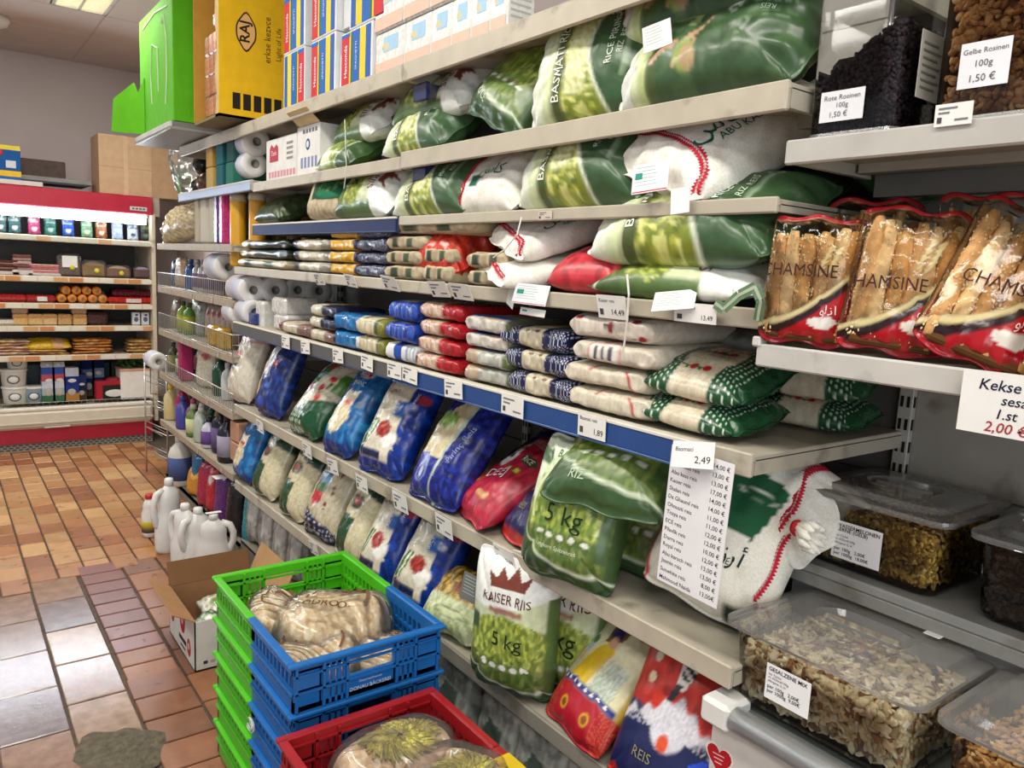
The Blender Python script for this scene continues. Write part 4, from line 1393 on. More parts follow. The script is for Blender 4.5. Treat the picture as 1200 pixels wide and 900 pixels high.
sack('rice_sack', 'dark green sack lying behind the big white one at the shelf end', d_fieldgreen, .26, .42, .13, (.3, .9, .1), (-.45, -.5, .7), rest=Z4, xy=(1.53, .84), nu=36, nv=50)
stand('rice_sack', 'tan sack with dark green label at the left of its shelf', d_fossgreen, 396, 256, 1.17, Z4 + .002, .24, .30, .10, lean=16, yaw=14, nu=36, nv=44, mat='woven')
lie('rice_sack', 'crowned yellow green sack next to the tan sack', d_kaiser, 452, 230, 1.28, Z4 + .002, .44, .30, .12, -1, tilt=42, nu=44, nv=56, texts=KAI)
lie('rice_sack', 'dull dark green bag at the left end above the blue rail', d_darkgreen, 338, 246, 1.28, Z4 + .002, .34, .24, .09, 1, tilt=25)

# shelf at 1.46 m, right part
lie('rice_sack', 'bright green basmati sack with white cord hanging from its end', d_basmati, 822, 298, 1.27, Z3 + .062, .50, .29, .13, 1, tilt=33, nu=64, nv=84, texts=BAS)
lie('rice_sack', 'crowned sack lying flat beneath the bright green basmati sack', d_kaiser, 815, 340, 1.27, Z3, .44, .27, .075, -1, tilt=20, nu=44, nv=60, texts=KAI[:1])
lie('rice_sack', 'olive green sack at the back above the bright green one', d_basmati, 866, 272, 1.47, Z3 + .115, .42, .28, .12, 1, tilt=30, nu=36, nv=50)
lie('rice_bag', 'red rice bag squeezed beside the sacks with braided seams', d_redplain, 712, 333, 1.25, Z3, .26, .2, .085, 1, tilt=20, mat='film')
b1 = sack('rice_sack', 'white sack with red braid lying on another on the middle shelf', d_white_braid, .27, .34, .085, (.86, -.36, .30), (-.42, -.10, .9), rest=Z3 + .066, xy=(1.31, at_x(648, 305, 1.29)[0]), mat='woven', nu=44, nv=56, pinch=.03, pu=5, pv=6, sq=10, texts=[('\uFEB1\uFE8E\uFEDB \uFEEE\uFE91\uFE8D', .55, .1, .055, '#17594a', 88), ('ABU KASS', .74, .1, .018, '#17594a', 88), ('BASMATI RICE', -.1, .2, .03, '#2f6a58', 88)])
braid(b1, [(-.95, -.80), (-.4, -.78), (.3, -.79), (.75, -.82), (.84, -.95)])
b2 = sack('rice_sack', 'lower white braided sack with striped end flap hanging over the edge', d_white_braid, .28, .34, .07, (.86, -.42, .12), (-.26, -.08, .96), rest=Z3, xy=(1.28, at_x(636, 338, 1.26)[0]), mat='woven', nu=44, nv=50, pinch=.03, pu=5, pv=6, sq=10)
braid(b2, [(-.95, -.86), (-.4, -.85), (.3, -.86), (.9, -.89)])
lie('rice_bag', 'orange red bag sprawling between brown paper packs', d_redorange, 540, 312, 1.27, Z3, .26, .24, .13, 1, tilt=32, mat='shiny', crease=2.2)

# ------------------------------------------------------------------ bags standing on the shelf at 0.79 m
stand('rice_bag', 'clear rice bag with a red rose print, first from the left', d_rosewhite, 292, 486, 1.17, Z1, 0.410, 0.239, 0.125, lean=18, yaw=8, mat='shiny', texts=())
stand('rice_bag', 'navy and white bag leaning beside the red rose bag', d_navywhite, 328, 502, 1.17, Z1, 0.410, 0.251, 0.138, lean=21, yaw=6, mat='shiny')
stand('rice_bag', 'cream bag with roses, green labels and a green dotted foot', d_rosegreen, 372, 520, 1.17, Z1, 0.367, 0.296, 0.138, lean=38, yaw=2, mat='shiny')
stand('rice_bag', 'light blue bag showing a tied sack, upper of two alike', d_whitesackblue, 412, 535, 1.165, Z1, 0.389, 0.217, 0.125, lean=32, yaw=6, mat='shiny', texts=[('REIS', 0, .68, .03, '#f0e6e6', 0), ('PIRINÇ', .05, .44, .024, '#e3eef6', 0)])
BE = [('BASMATI', -.3, .42, .02, '#7a5a34', 0), ('RICE', .19, .13, .022, '#d5e2f0', 90), ('PIRINÇ', .66, .38, .014, '#f0d8d8', 90)]
stand('rice_bag', 'royal blue bag with red beans picture on the upper rice shelf', d_beans, 462, 552, 1.165, Z1, 0.410, 0.274, 0.138, lean=30, yaw=8, mat='shiny', nu=64, nv=84, texts=BE)
stand('rice_bag', 'dark blue bag with a slanting cream panel and green leaf', d_panelblue, 527, 585, 1.165, Z1, 0.432, 0.285, 0.138, lean=34, yaw=0, mat='shiny', nu=64, nv=84, texts=[('Pirinç Reis', .6, -.1, .032, '#8f9fd0', 80)])
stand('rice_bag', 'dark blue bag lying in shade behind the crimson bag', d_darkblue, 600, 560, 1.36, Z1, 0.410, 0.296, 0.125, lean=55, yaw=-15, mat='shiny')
stand('rice_bag', 'crimson bag lettered in white beside the dark blue bag', d_redcrimson, 560, 612, 1.165, Z1, 0.367, 0.274, 0.112, lean=56, yaw=-18, roll=0, mat='film', nu=48, nv=60, texts=[('DEEJ', .0, -.2, .05, '#f2e9ea', 25), ('RICE', .42, .3, .026, '#d6d8c8', 0)])
stand('rice_bag', 'orange red bag with white rice heap on the upper shelf', d_redriceheap, 622, 636, 1.165, Z1, 0.432, 0.274, 0.112, lean=52, yaw=-14, mat='film', nu=64, nv=84, texts=[('REIS', -.35, -.6, .03, '#8e8a6a', 0)])
FG = [('5 kg', .04, -.10, .064, '#20301a', 0), ('BASMATI', -.1, .74, .026, '#5a7a44', 0), ('Langkorn Spitzenreis', 0, -.52, .014, '#cfd8c0', 0)]
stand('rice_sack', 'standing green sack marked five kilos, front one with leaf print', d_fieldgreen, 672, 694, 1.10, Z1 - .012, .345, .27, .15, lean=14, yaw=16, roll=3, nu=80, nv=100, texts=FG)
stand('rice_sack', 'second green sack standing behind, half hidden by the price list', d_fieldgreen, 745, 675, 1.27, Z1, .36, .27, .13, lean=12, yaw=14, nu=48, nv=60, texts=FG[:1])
sack('rice_sack', 'dark green sack lying across the top of the standing ones', d_fieldgreen, .32, .34, .14, (.88, .25, .22), (-.52, -.16, .84), at=(1.255, at_x(704, 542, 1.17)[0], 1.085), nu=48, nv=60, texts=[('RIZ', -.35, -.72, .03, '#b9c9b0', 0)])
u2 = sack('rice_sack', 'white sack with green picture and lettering standing behind the price list', d_white_plain, .29, .37, .16, (.40, -.10, .90), (-.86, -.36, .36), rest=Z1, xy=(1.33, at_x(838, 665, 1.28)[0]), mat='woven', nu=52, nv=66, sag=.15, pinch=.04,
          texts=[('babaker', -.35, -.52, .032, '#26332c', 0), ('BASMATI RICE', -.1, -.34, .018, '#3a3a36', 0), ('\uFEAF\uFEAD\uFE83', .28, -.26, .05, '#26332c', 0)])
braid(u2, [(.80, .8), (.84, .4), (.76, .1), (.80, -.25), (.74, -.6)], w=.012)
u1 = sack('rice_sack', 'white sack with red braid and green logo lying on the one behind the price list', d_white_braid, .22, .32, .15, (.25, .92, .10), (-.66, -.25, .7), at=(1.42, *at_x(912, 578, 1.42)), mat='woven', nu=44, nv=60, pinch=.05, texts=[('\uFE8E\uFEDF', .0, .62, .06, '#26332c', -90)])
braid(u1, [(.95, -.30), (.4, -.28), (-.1, -.45), (-.5, -.55), (-.9, -.5)], w=.012)
m = MB()
for a_ in range(9):
    an = a_ * .7; m.tube([(0, 0, 0), (.010 * math.cos(an), -.012, .010 * math.sin(an)), (.026 * math.cos(an), -.034, .022 * math.sin(an) - .008), (.030 * math.cos(an + .2), -.05, .026 * math.sin(an) - .012)], [.007, .006, .010, .003], '#e2dfd4', 7)
m.lathe([(.013, -.012), (.017, -.004), (.013, .004)], '#b8232f', 12, ax='y')
k_ = m.build('tied_end', 'woven', u2); k_.matrix_parent_inverse = u2.matrix_basis.inverted(); k_.location = (1.30, *at_x(932, 618, 1.30))
# ------------------------------------------------------------------ bags standing on the shelf at 0.41 m
stand('rice_bag', 'light blue bag showing a tied sack, on the lower shelf', d_whitesackblue, 297, 585, 1.165, Z0, 0.367, 0.228, 0.125, lean=18, yaw=0, mat='shiny', texts=[('REIS', 0, .68, .03, '#f0e6e6', 0)])
stand('rice_bag', 'cream rice bag with green badge, left of two alike', d_creamgreen, 322, 603, 1.165, Z0, 0.367, 0.239, 0.125, lean=24, yaw=4, mat='shiny')
stand('rice_bag', 'cream rice bag with green badge, right of two alike', d_creamgreen, 355, 622, 1.165, Z0, 0.367, 0.239, 0.125, lean=26, yaw=4, mat='shiny')
stand('rice_bag', 'grey cream bag with red white badge and navy dotted foot', d_creamlabel, 388, 645, 1.165, Z0, 0.389, 0.262, 0.138, lean=27, yaw=4, mat='shiny')
stand('rice_bag', 'olive and cream bag half hidden by the green crate', d_creamgreen, 425, 664, 1.18, Z0, 0.367, 0.228, 0.125, lean=28, yaw=4, mat='shiny')
stand('rice_bag', 'royal blue bean picture bag behind the green crate corner', d_beans, 455, 692, 1.165, Z0, 0.389, 0.228, 0.125, lean=28, yaw=6, mat='shiny', nu=48, nv=60, texts=BE)
stand('rice_bag', 'royal blue bean picture bag right above the blue crate', d_beans, 500, 722, 1.165, Z0, 0.400, 0.262, 0.125, lean=30, yaw=6, mat='shiny', nu=48, nv=60, texts=BE)
stand('rice_bag', 'gold and pale green bag lying low beside the crowned sack', d_gold, 540, 760, 1.165, Z0, 0.216, 0.251, 0.125, lean=42, yaw=10, mat='shiny', nu=40, nv=40)
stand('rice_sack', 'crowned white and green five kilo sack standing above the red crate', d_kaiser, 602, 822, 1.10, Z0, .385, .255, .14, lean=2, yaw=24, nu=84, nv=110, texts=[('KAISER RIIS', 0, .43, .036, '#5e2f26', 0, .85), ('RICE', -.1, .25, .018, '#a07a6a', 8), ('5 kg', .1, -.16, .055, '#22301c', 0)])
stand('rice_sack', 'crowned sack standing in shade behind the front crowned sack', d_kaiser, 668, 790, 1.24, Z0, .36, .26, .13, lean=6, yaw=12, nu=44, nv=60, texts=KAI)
stand('rice_bag', 'red and gold bag with a figure in yellow on cream', d_redgold, 684, 862, 1.165, Z0, 0.375, 0.250, 0.085, lean=40, yaw=-10, nu=72, nv=90, mat='film')
stand('rice_bag', 'red bag with navy foot and white rice heap beside the counter', d_redriceheap, 788, 934, 1.155, Z0, 0.432, 0.285, 0.100, lean=28, yaw=6, nu=72, nv=90, mat='film', texts=[('REIS', -.3, -.62, .03, '#8e8a6a', 0)])
# grey clear sacks in the shade under the lowest shelf
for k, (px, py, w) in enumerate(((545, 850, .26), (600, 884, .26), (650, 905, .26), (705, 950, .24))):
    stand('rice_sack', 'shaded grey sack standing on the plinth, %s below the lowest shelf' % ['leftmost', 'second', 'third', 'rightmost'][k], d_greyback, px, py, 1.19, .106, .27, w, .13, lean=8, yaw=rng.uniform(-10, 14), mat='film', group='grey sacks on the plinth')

# ------------------------------------------------------------------ piles of one kilo packs on the shelf at 1.46 m
KT = [('Al-Ghazaleen', 0, .5, .012, '#2a2a24', 90)]
pile('food_pack', 'dark green and kraft pack', 'at the left end of the middle shelf', [s_kraft, s_kraftgreen, s_kraftgreen], 277, 338, 305, Z3, 3, .042, D=.22)
pile('food_pack', 'cream pack with dark left end', 'left of the yellow packs', s_cream, 342, 386, 315, Z3, 3, .042)
pile('food_pack', 'yellow fronted pack', 'beside the dark lentil packs', s_yellow, 385, 417, 318, Z3, 4, .042)
pile('food_pack', 'dark lentil pack in clear film', 'beside the yellow packs', s_lentil, 417, 450, 320, Z3, 4, .042, mat='shiny')
pile('food_pack', 'brown paper pack with dark labels', 'right of the lentil packs', s_kraft, 452, 493, 328, Z3, 3, .045, D=.22, mat='paper')
lie_y = at_x(520, 285, 1.16)[0]
pile('food_pack', 'long brown paper pack with black label', 'on top of the brown pile', s_kraft, 455, 548, 300, Z3 + .138, 1, .045, D=.2, mat='paper')
pile('food_pack', 'slumped brown paper pack', 'against the orange red bag', s_kraft, 493, 525, 330, Z3, 2, .05, D=.2, mat='paper')
pile('food_pack', 'pale brown paper pack', 'right of the orange red bag', s_kraft, 548, 592, 335, Z3, 2, .045, D=.2, mat='paper')

# ------------------------------------------------------------------ piles of packs on the shelf at 1.20 m
pile('food_pack', 'cream and brown pack', 'at the left above the grey rail', s_creamred, 326, 362, 385, Z2, 1, .05)
pile('food_pack', 'cream pack with navy end', 'left of the azure packs', [s_creamred, s_navycream, s_navycream], 362, 393, 395, Z2, 3, .047)
pile('food_pack', 'azure blue pack', 'left of the cream and green packs', s_azure, 390, 418, 405, Z2, 2, .062, mat='shiny')
pile('food_pack', 'cream pack with green right end', 'left of the sugar blue packs', s_creamgreen, 418, 448, 412, Z2, 2, .062, mat='film')
pile('food_pack', 'blue and white printed pack', 'under the deep blue packs', s_whiteblue, 449, 484, 420, Z2, 1, .06, mat='paper')
pile('food_pack', 'deep blue paper pack', 'on the blue and white pack', s_blue, 453, 484, 395, Z2 + .062, 2, .066, mat='film')
pile('food_pack', 'red pack with pale window', 'left of the flour packs', s_red, 486, 536, 435, Z2, 4, .05, mat='shiny', D=.24)
pile('food_pack', 'grey and cream pack', 'right of the red packs', [s_sageblue, s_sageblue, s_flourblue, s_flourblue], 541, 592, 450, Z2, 4, .045, mat='film', D=.22)
pile('food_pack', 'navy dotted rice pack', 'left of the poppy packs', s_navydots, 590, 662, 468, Z2, 3, .056, mat='film', D=.22, shift=[-.012, .02, .03], nphi=72, nv=110)
pile('food_pack', 'cream rice pack with poppies', 'at the middle of the blue rail', [s_poppyplain, s_poppyplain, s_poppybox, s_poppy], 660, 752, 485, Z2, 4, .054, mat='film', D=.30, shift=[-.01, .01, -.02, .0], nphi=64, nv=56)
# green dotted bags at the end of the shelf, tops towards the aisle
GD = dict(mat='shiny', pinch=.04, sq=4.5)
y_ = at_x(845, 490, 1.3)[0]
sack('rice_bag', 'green dotted bag with red roses, upper one at the shelf end', d_greendots, .24, .27, .085, (.10, -.98, 0), (-.25, -.08, .96), rest=Z2 + .062, xy=(1.285, at_x(830, 470, 1.26)[0]), nu=64, nv=120, **GD)
sack('rice_bag', 'green dotted bag with red roses, lower one at the shelf end', d_greendots, .24, .27, .075, (.08, -.98, 0), (-.12, -.05, .99), rest=Z2, xy=(1.28, at_x(826, 495, 1.26)[0]), nu=64, nv=120, **GD)
sack('rice_bag', 'green dotted bag with roses, upper one in the back row', d_greendots, .2, .27, .08, (.2, -.95, 0), (-.4, -.1, .9), rest=Z2 + .065, xy=(1.54, .925), nu=50, nv=90, **GD)
sack('rice_bag', 'green dotted bag with roses, lower one in the back row', d_greendots, .2, .27, .075, (.2, -.95, 0), (-.1, -.05, .99), rest=Z2, xy=(1.54, .93), nu=50, nv=90, **GD)
# shaded grey packs behind the poppy packs
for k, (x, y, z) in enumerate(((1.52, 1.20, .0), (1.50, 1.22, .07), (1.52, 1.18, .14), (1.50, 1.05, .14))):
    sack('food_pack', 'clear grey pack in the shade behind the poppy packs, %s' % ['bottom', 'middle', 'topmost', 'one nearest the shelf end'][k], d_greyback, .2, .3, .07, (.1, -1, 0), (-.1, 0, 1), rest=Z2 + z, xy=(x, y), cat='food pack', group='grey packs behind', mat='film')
# ------------------------------------------------------------------ refrigerated wall case
FY = 6.6; FX0, FX1 = -1.2, 1.405
fr = thing('refrigerated_case', 'open red and white refrigerated display case along the back wall', 'fridge', (0, 0, 0))
m = MB(); m.box(FX0, FY + .62, .1, FX1, FY + .66, 1.9, '#4a4742'); m.build('back_panel', 'paint', fr)
m = MB(); m.box(FX0, FY + .05, 1.90, FX1, FY + .66, 1.93, '#8c1a2c', .004); m.box(FX0, FY - .03, 1.79, FX1, FY + .05, 1.925, '#b5243c', .006); m.build('canopy', 'plastic', fr)
m = MB(); m.box(FX0, FY + .02, 1.765, FX1 - .03, FY + .10, 1.79, '#d9d9d4', .004); hood = m.build('lamp_housing', 'plastic', fr)
m = MB(); m.tube([(FX0 + .05, FY + .03, 1.745), (FX1 - .05, FY + .03, 1.745)], .017, '#ffffff', 10); m.build('light_tube', 'tube', hood)
m = MB(); m.box(FX0, FY - .004, 1.715, FX1 - .05, FY + .012, 1.788, '#d9d9d4', .002); m.build('light_block', 'plastic', hood)  # added opaque strip, keeps the diffuser's glow off the pouches
m = MB(); m.box(FX0, FY - .012, 1.715, FX1 - .05, FY - .0045, 1.785, '#f4f7f7', .002); m.build('light_diffuser', 'front_glow', hood)
m = MB(); m.box(FX1 - .012, FY - .02, .16, FX1 + .016, FY + .66, 1.80, '#cfc3ac', .003); m.box(FX1 - .02, FY + .02, 1.78, FX1 + .06, FY + .12, 1.93, '#a39a8a', .004); m.build('end_wall', 'paint', fr)
m = MB(); m.box(FX0, FY - .05, .165, FX1 - .03, FY + .62, .30, '#d9d0bd', .02); m.box(FX0, FY - .045, .30, FX1 - .03, FY + .02, .325, '#e8e4d6', .006); m.build('well', 'plastic', fr)
m = MB(); m.box(FX0, FY - .062, .20, FX1 - .03, FY - .048, .215, '#bfb6a2', .003); m.build('bumper_rail', 'plastic', fr)
m = MB(); m.box(FX0, FY - .025, .055, FX1 - .03, FY + .55, .166, '#a81c34', .004); m.build('red_band', 'plastic', fr)
m = MB(); m.box(FX0, FY - .012, -.008, FX1 - .03, FY + .5, .055, '#8f8a80')
for i in range(64):
    for j in range(3):
        m.box(FX0 + .02 + i * .04 + (j % 2) * .02, FY - .0135, .006 + j * .016, FX0 + .044 + i * .04 + (j % 2) * .02, FY - .0115, .015 + j * .016, '#3a3733')
m.build('grille', 'paint', fr)
m = MB(); m.box(.62, FY - .063, .17, .79, FY - .06, .183, '#cfc9ba', .001); m.build('maker_plate', 'plastic', fr)
m = MB(); m.box(1.24, FY - .034, 1.815, 1.36, FY - .0305, 1.845, '#cfcfcb', .001)
for k in range(4): m.box(1.255 + k * .025, FY - .035, 1.824, 1.272 + k * .025, FY - .034, 1.836, '#5a5a5a')
m.build('rating_plate', 'plastic', fr)
FZ = [1.60, 1.305, 1.108, .94, .72]
ORG = ['#d98a4a', '#d8cdb4', '#e4dcc6']
for k, z in enumerate(FZ):
    m = MB(); m.box(FX0, FY + .04, z - .03, FX1 - .02, FY + .60, z - .018, '#b9b0a0'); sh = m.build('shelf', 'paint', fr)
    m = MB(); m.box(FX0, FY + .0, z - .055, FX1 - .02, FY + .04, z - .012, '#d9c9ac', .004)
    m.build('price_rail', 'plastic', sh)
    for i in range(26):
        x = FX0 + .02 + i * .1
        c = ['#cfa070', '#dcd6c6', '#e0dbcc', '#c98a5a'][(i * 7 + k * 3) % 4] if k else ['#c9cabc', '#cfd2c4', '#cfa882', '#cdd0c2'][(i * 7) % 4]
        if x < .2: continue
        mm = MB(); mm.box(x + .004, FY - .003, z - .05, x + .094, FY - .0003, z - .018, c, .0008); mm.build('price_label', 'paper', sh)
m = MB()
for k in range(60): m.tube([(FX0 + .02 + k * .042, FY - .0, .325), (FX0 + .02 + k * .042, FY + .01, .352)], .0025, '#8a8880', 4)
m.tube([(FX0, FY + .01, .352), (FX1 - .03, FY + .01, .352)], .003, '#9a988e', 4); m.build('wire_guard', 'wire', fr)


def fx(px, z): return at_y(px, 300, FY)[0]


def small(name, label, cat, mb_, mat='plastic', group=None, parts=()):
    o = mb_.build(name, mat); tag(o, label, cat, group)
    return o


def at_obj(o, x, y, z, rz=0):
    o.location = (x, y, z); o.rotation_euler = (0, 0, rz); return o


# top row: upright pouches
PCOL = [('#3a5a5c', '#d9dcdc'), ('#2f5a5e', '#d2d6d6'), ('#b03a6e', '#d8d0d4'), ('#2c6a62', '#9fb0a8'), ('#2c52b4', '#c9d2dc'), ('#6c9a72', '#d8dccc'), ('#9a5a3a', '#d8d2b8'), ('#aab6d4', '#8f9cc0'), ('#b4bed6', '#3a3a44'), ('#2a2c34', '#6a7a4a')]
PN = ['dark teal pouch with white blob at the left frame edge', 'dark teal pouch with white blob', 'magenta pouch', 'teal green pouch', 'royal blue pouch', 'pale green pouch', 'brown and cream pouch', 'pale lilac blue pouch', 'pale blue pouch with dark leaf', 'black pouch with small picture']
for i, px in enumerate((3, 20, 43, 62, 83, 105, 122, 141, 159, 174)):
    x = fx(px, 0); a, b = PCOL[i]
    def dd(u, v, W_, L_, a=a, b=b, i=i):
        p = Print(u, v, W_, L_, a); p.ell(0, -.5, .5, .22, b); p.mix((np.abs(v - .25) < .12) * (np.abs(u) < .6) * .7, b); p.mott((v > .1).astype(float), [b], 6, 300 + i); return p
    sack('pouch', PN[i] + ' on the top fridge shelf', dd, .085, .15, .05, (0, .12, 1), (0, -1, .12), rest=FZ[0] - .012, xy=(x, FY + .1), nu=12, nv=16, cat='pouch', mat='shiny')
# second row: packs of sausage and trays
def meat(label, px, z, w, h, cols, kind='slices', d=.14, y=.07):
    x = fx(px, 0)
    t = thing('food_tray', label, 'packed meat', (x, FY + y + d / 2, z - .012))
    m = MB(); m.box(-w / 2, -d / 2, 0, w / 2, d / 2, h * .22, '#c9c2bc', .004); m.build('tray', 'plastic', t)
    m = MB()
    for k in range(5):
        hh = h * .2 + k * h * .15
        m.box(-w / 2 + .008, -d / 2 + .006, hh, w / 2 - .008, d / 2 - .01, hh + h * .13, cols[k % len(cols)], .004)
    m.build('slices', 'food', t)
    return t
meat('stack of pink sausage slices on a white tray in the second fridge row', 53, FZ[1], .21, .09, ['#c4787c', '#d8a8a0', '#b86a70'])
meat('dark cured meat pack at the far left of the second fridge row', 8, FZ[1], .16, .11, ['#5c2a26', '#8a6a5a'])
meat('mottled sausage pack standing tall beside the pink slices', 27, FZ[1], .13, .16, ['#a08078', '#7a4a48', '#b8a098'])
def clam(label, px, z, w, h, c1, c2, disc=None):
    x = fx(px, 0)
    t = thing('clear_pack', label, 'packed food', (x, FY + .12, z - .012))
    m = MB(); m.box(-w / 2, -.05, .004, w / 2, .05, h * .75, c1, .012); m.ell((0, 0, h * .7), (w * .4, .04, h * .25), c2); m.build('contents', 'food', t)
    m = MB(); m.box(-w / 2 - .004, -.055, 0, w / 2 + .004, .055, h, '#dddddd', .02); m.build('clear_cover', 'bagclear', t)
    if disc:
        m = MB(); m.lathe([(.001, -.062), (.018, -.0615), (.018, -.0605)], disc, 14, (w * .1, 0, h * .4), ax='y'); m.build('round_sticker', 'paper', t)
    return t
t = clam('brown sweets pack with a white sheet on its front', 83, FZ[1], .15, .17, '#7a5a4c', '#5c4038', '#d8c83a')
m = MB(); m.box(-.05, -.059, .07, .05, -.057, .155, '#e9e9e6'); m.build('paper_sheet', 'paper', t)
clam('golden biscuit pack with yellow dot in the second fridge row', 112, FZ[1], .16, .13, '#b08a4a', '#8a6a4a', '#e0d04a')
clam('smaller biscuit pack with yellow dot right of the golden one', 141, FZ[1], .17, .10, '#9a6a52', '#c9b49a', '#e0d04a')
clam('brown food pack with lilac label near the fridge end wall', 170, FZ[1], .13, .10, '#6a3a34', '#a89cc8')
# third row: red rolls, orange sausages
def flatpack(label, px, z, w, h, col, strip=None, d=.2, mat='shiny', cat='packed food', y=.05):
    x = fx(px, 0); m = MB(); m.box(-w / 2, 0, 0, w / 2, d, h, col, min(h * .35, .02))
    if strip: m.box(-w * .12, -.001, h * .2, w * .2, .002, h * .8, strip)
    o = m.build('flat_pack', mat); tag(o, label, cat); o.location = (x, FY + y, z - .012); return o
flatpack('red wrapped sausage roll at the left of the third fridge row', 12, FZ[2], .2, .055, '#a8221e')
flatpack('red and white wrapped roll left of the orange sausages', 47, FZ[2], .2, .055, '#9c2420', '#d8d4d4')
flatpack('wide red pack with white print right of the orange sausages', 155, FZ[2], .34, .05, '#b02820', '#d9c9c4')
flatpack('dark wine coloured pack lying on the wide red pack', 160, FZ[2] + .051, .33, .06, '#4c141c')
k = 0
for r_, n, z in ((0, 5, FZ[2] - .012 + .034), (1, 4, FZ[2] - .012 + .094)):
    for i in range(n):
        x = fx(72, 0) + i * .069 + r_ * .03
        m = MB(); m.lathe([(.006, 0), (.026, .004), (.033, .02), (.033, .19), (.02, .2)], '#d9822c', 14, ax='y', cols=['#8a5a2c', '#e09038', '#d9822c', '#d07a28', '#b0662a'])
        o = m.build('sausage', 'plastic'); o.location = (x, FY + .05, z)
        tag(o, 'orange sausage seen end on, %s row, %s from the left' % (['lower', 'upper'][r_], ['first', 'second', 'third', 'fourth', 'fifth'][i]), 'sausage', 'orange sausages in the fridge')
clam('small dark bunch in film beside the orange sausages', 118, FZ[2], .08, .09, '#5a4a3a', '#7a6a4a')
# fourth row: cheese blocks, dark packs
for i, px in enumerate((22, 40, 57, 75, 93)):
    m = MB(); m.box(-.047, 0, 0, .047, .12, .082, ['#d9b070', '#dab478', '#dbbb86', '#c9a06a', '#d6ae72'][i], .008); m.box(-.04, -.0015, .05, .04, .002, .07, '#c98a4a')
    o = m.build('cheese_block', 'shiny'); o.location = (fx(px, 0), FY + .06, FZ[3] - .012)
    tag(o, 'yellow cheese block in film, %s from the left in the fourth fridge row' % ['first', 'second', 'third', 'fourth', 'fifth'][i], 'cheese', 'cheese blocks in the fridge')
for i, px in enumerate((22, 93)):
    m = MB(); m.box(-.05, 0, 0, .05, .1, .05, '#cfa88a', .008); o = m.build('cheese_block', 'shiny'); o.location = (fx(px, 0), FY + .08, FZ[3] - .012 + .083)
    tag(o, 'pinkish cheese block lying on the %s yellow block' % ['first', 'fifth'][i], 'cheese', 'cheese blocks in the fridge')
flatpack('stack of dark brown slices right of the cheese blocks', 114, FZ[3], .14, .10, '#4a2c26')
flatpack('white round pack at the left frame edge of the fourth fridge row', 4, FZ[3], .12, .04, '#d9d0c4')
for i, px in enumerate((160, 171)):
    m = MB(); m.box(-.028, 0, 0, .028, .05, .1, '#dcdde2', .004); m.ell((0, -.001, .045), (.016, .003, .02), '#5a6a8a'); m.ell((.004, -.001, .08), (.012, .003, .008), '#3c4a6a')
    o = m.build('small_carton', 'card'); o.location = (fx(px, 0), FY + .06, FZ[3] - .012)
    tag(o, 'small white carton, %s of two near the fridge end wall' % ['left', 'right'][i], 'carton', 'small white cartons')
# fifth row: stacked flatbread / tortilla packs
def flats(label, px, z, w, n, cols, t_=.018, g=None):
    for i in range(n):
        x = fx(px, 0) + rng.uniform(-.012, .012)
        def dd(u, v, W_, L_, c=cols[i % len(cols)], i=i): return Print(u, v, W_, L_, c).mott(np.ones(len(u)), ['#e8c070', '#8a4a22'], 6, 400 + i)
        sack('flat_pack', f'{label}, {["bottom", "second", "third", "fourth", "fifth", "sixth"][i]} of the pile', dd, w, .2, t_ * 1.4, (0, 1, 0), (rng.uniform(-.05, .05), 0, 1), at=(x, FY + .15, z - .012 + t_ * (.5 + i)), nu=12, nv=10, cat='packed food', group=label + ' pile', mat='shiny', pu=5, pv=5)
flats('orange brown flat pack in the fifth fridge row', 107, FZ[4], .29, 5, ['#b0641e', '#c8762a', '#a85a1c', '#d08a34', '#c06a24'], .022)
flats('pink and cream flat pack at the left of the fifth row', 8, FZ[4], .28, 5, ['#c9a890', '#b87a6a', '#d6c2ae', '#a86a5a', '#cfc0ae'], .022)
flats('flat pack under the yellow one in the fifth row', 53, FZ[4], .3, 2, ['#a8622c', '#c09a5a'], .018)
def dyel(u, v, W_, L_): return Print(u, v, W_, L_, '#d8b018').mott((u < .3).astype(float), ['#e8c83a', '#c09010'], 8, 420).rect(.2, -1, .7, 1, '#d8a880')
sack('flat_pack', 'bright yellow pack lying on the fifth fridge row', dyel, .34, .18, .07, (0, 1, .2), (0, -.3, 1), rest=FZ[4] + .022, xy=(fx(53, 0), FY + .14), nu=24, nv=14, cat='packed food', mat='shiny')
flats('tan slab pack near the fridge end wall', 166, FZ[4], .22, 4, ['#b48a54', '#9a7244', '#c09a64', '#a87c4a'], .025)
# bottom well: tubs, cartons, drinks
def tub(label, px, z, r_, h, c='#dcdad2', band='#6a6e72', g=None):
    t = thing('yoghurt_tub', label, 'tub', (fx(px, 0), FY + .17, z), group=g)
    m = MB(); m.lathe([(r_ * .82, 0), (r_ * .9, h * .02), (r_, h * .9), (r_, h)], c, 20)
    m.build('tub', 'plastic', t)
    m = MB(); m.lathe([(r_ * 1.06, h * .9), (r_ * 1.06, h), (r_ * .98, h * 1.03), (.001, h * 1.03)], '#e4e2da', 20); m.build('lid', 'plastic', t)
    m = MB(); m.ell((-r_ * .1, -r_ * .92, h * .45), (r_ * .5, r_ * .12, h * .28), band, 12, 6); m.ell((-r_ * .1, -r_ * .97, h * .45), (r_ * .4, r_ * .12, h * .2), '#e2e0da', 12, 6); m.build('printed_badge', 'ink', t)
WZ = .335
tub('white yoghurt tub, lower one of two at the fridge bottom left', 13, WZ, .085, .125, g='yoghurt tubs'); tub('white yoghurt tub, upper one of two at the fridge bottom left', 12, WZ + .131, .085, .125, g='yoghurt tubs')
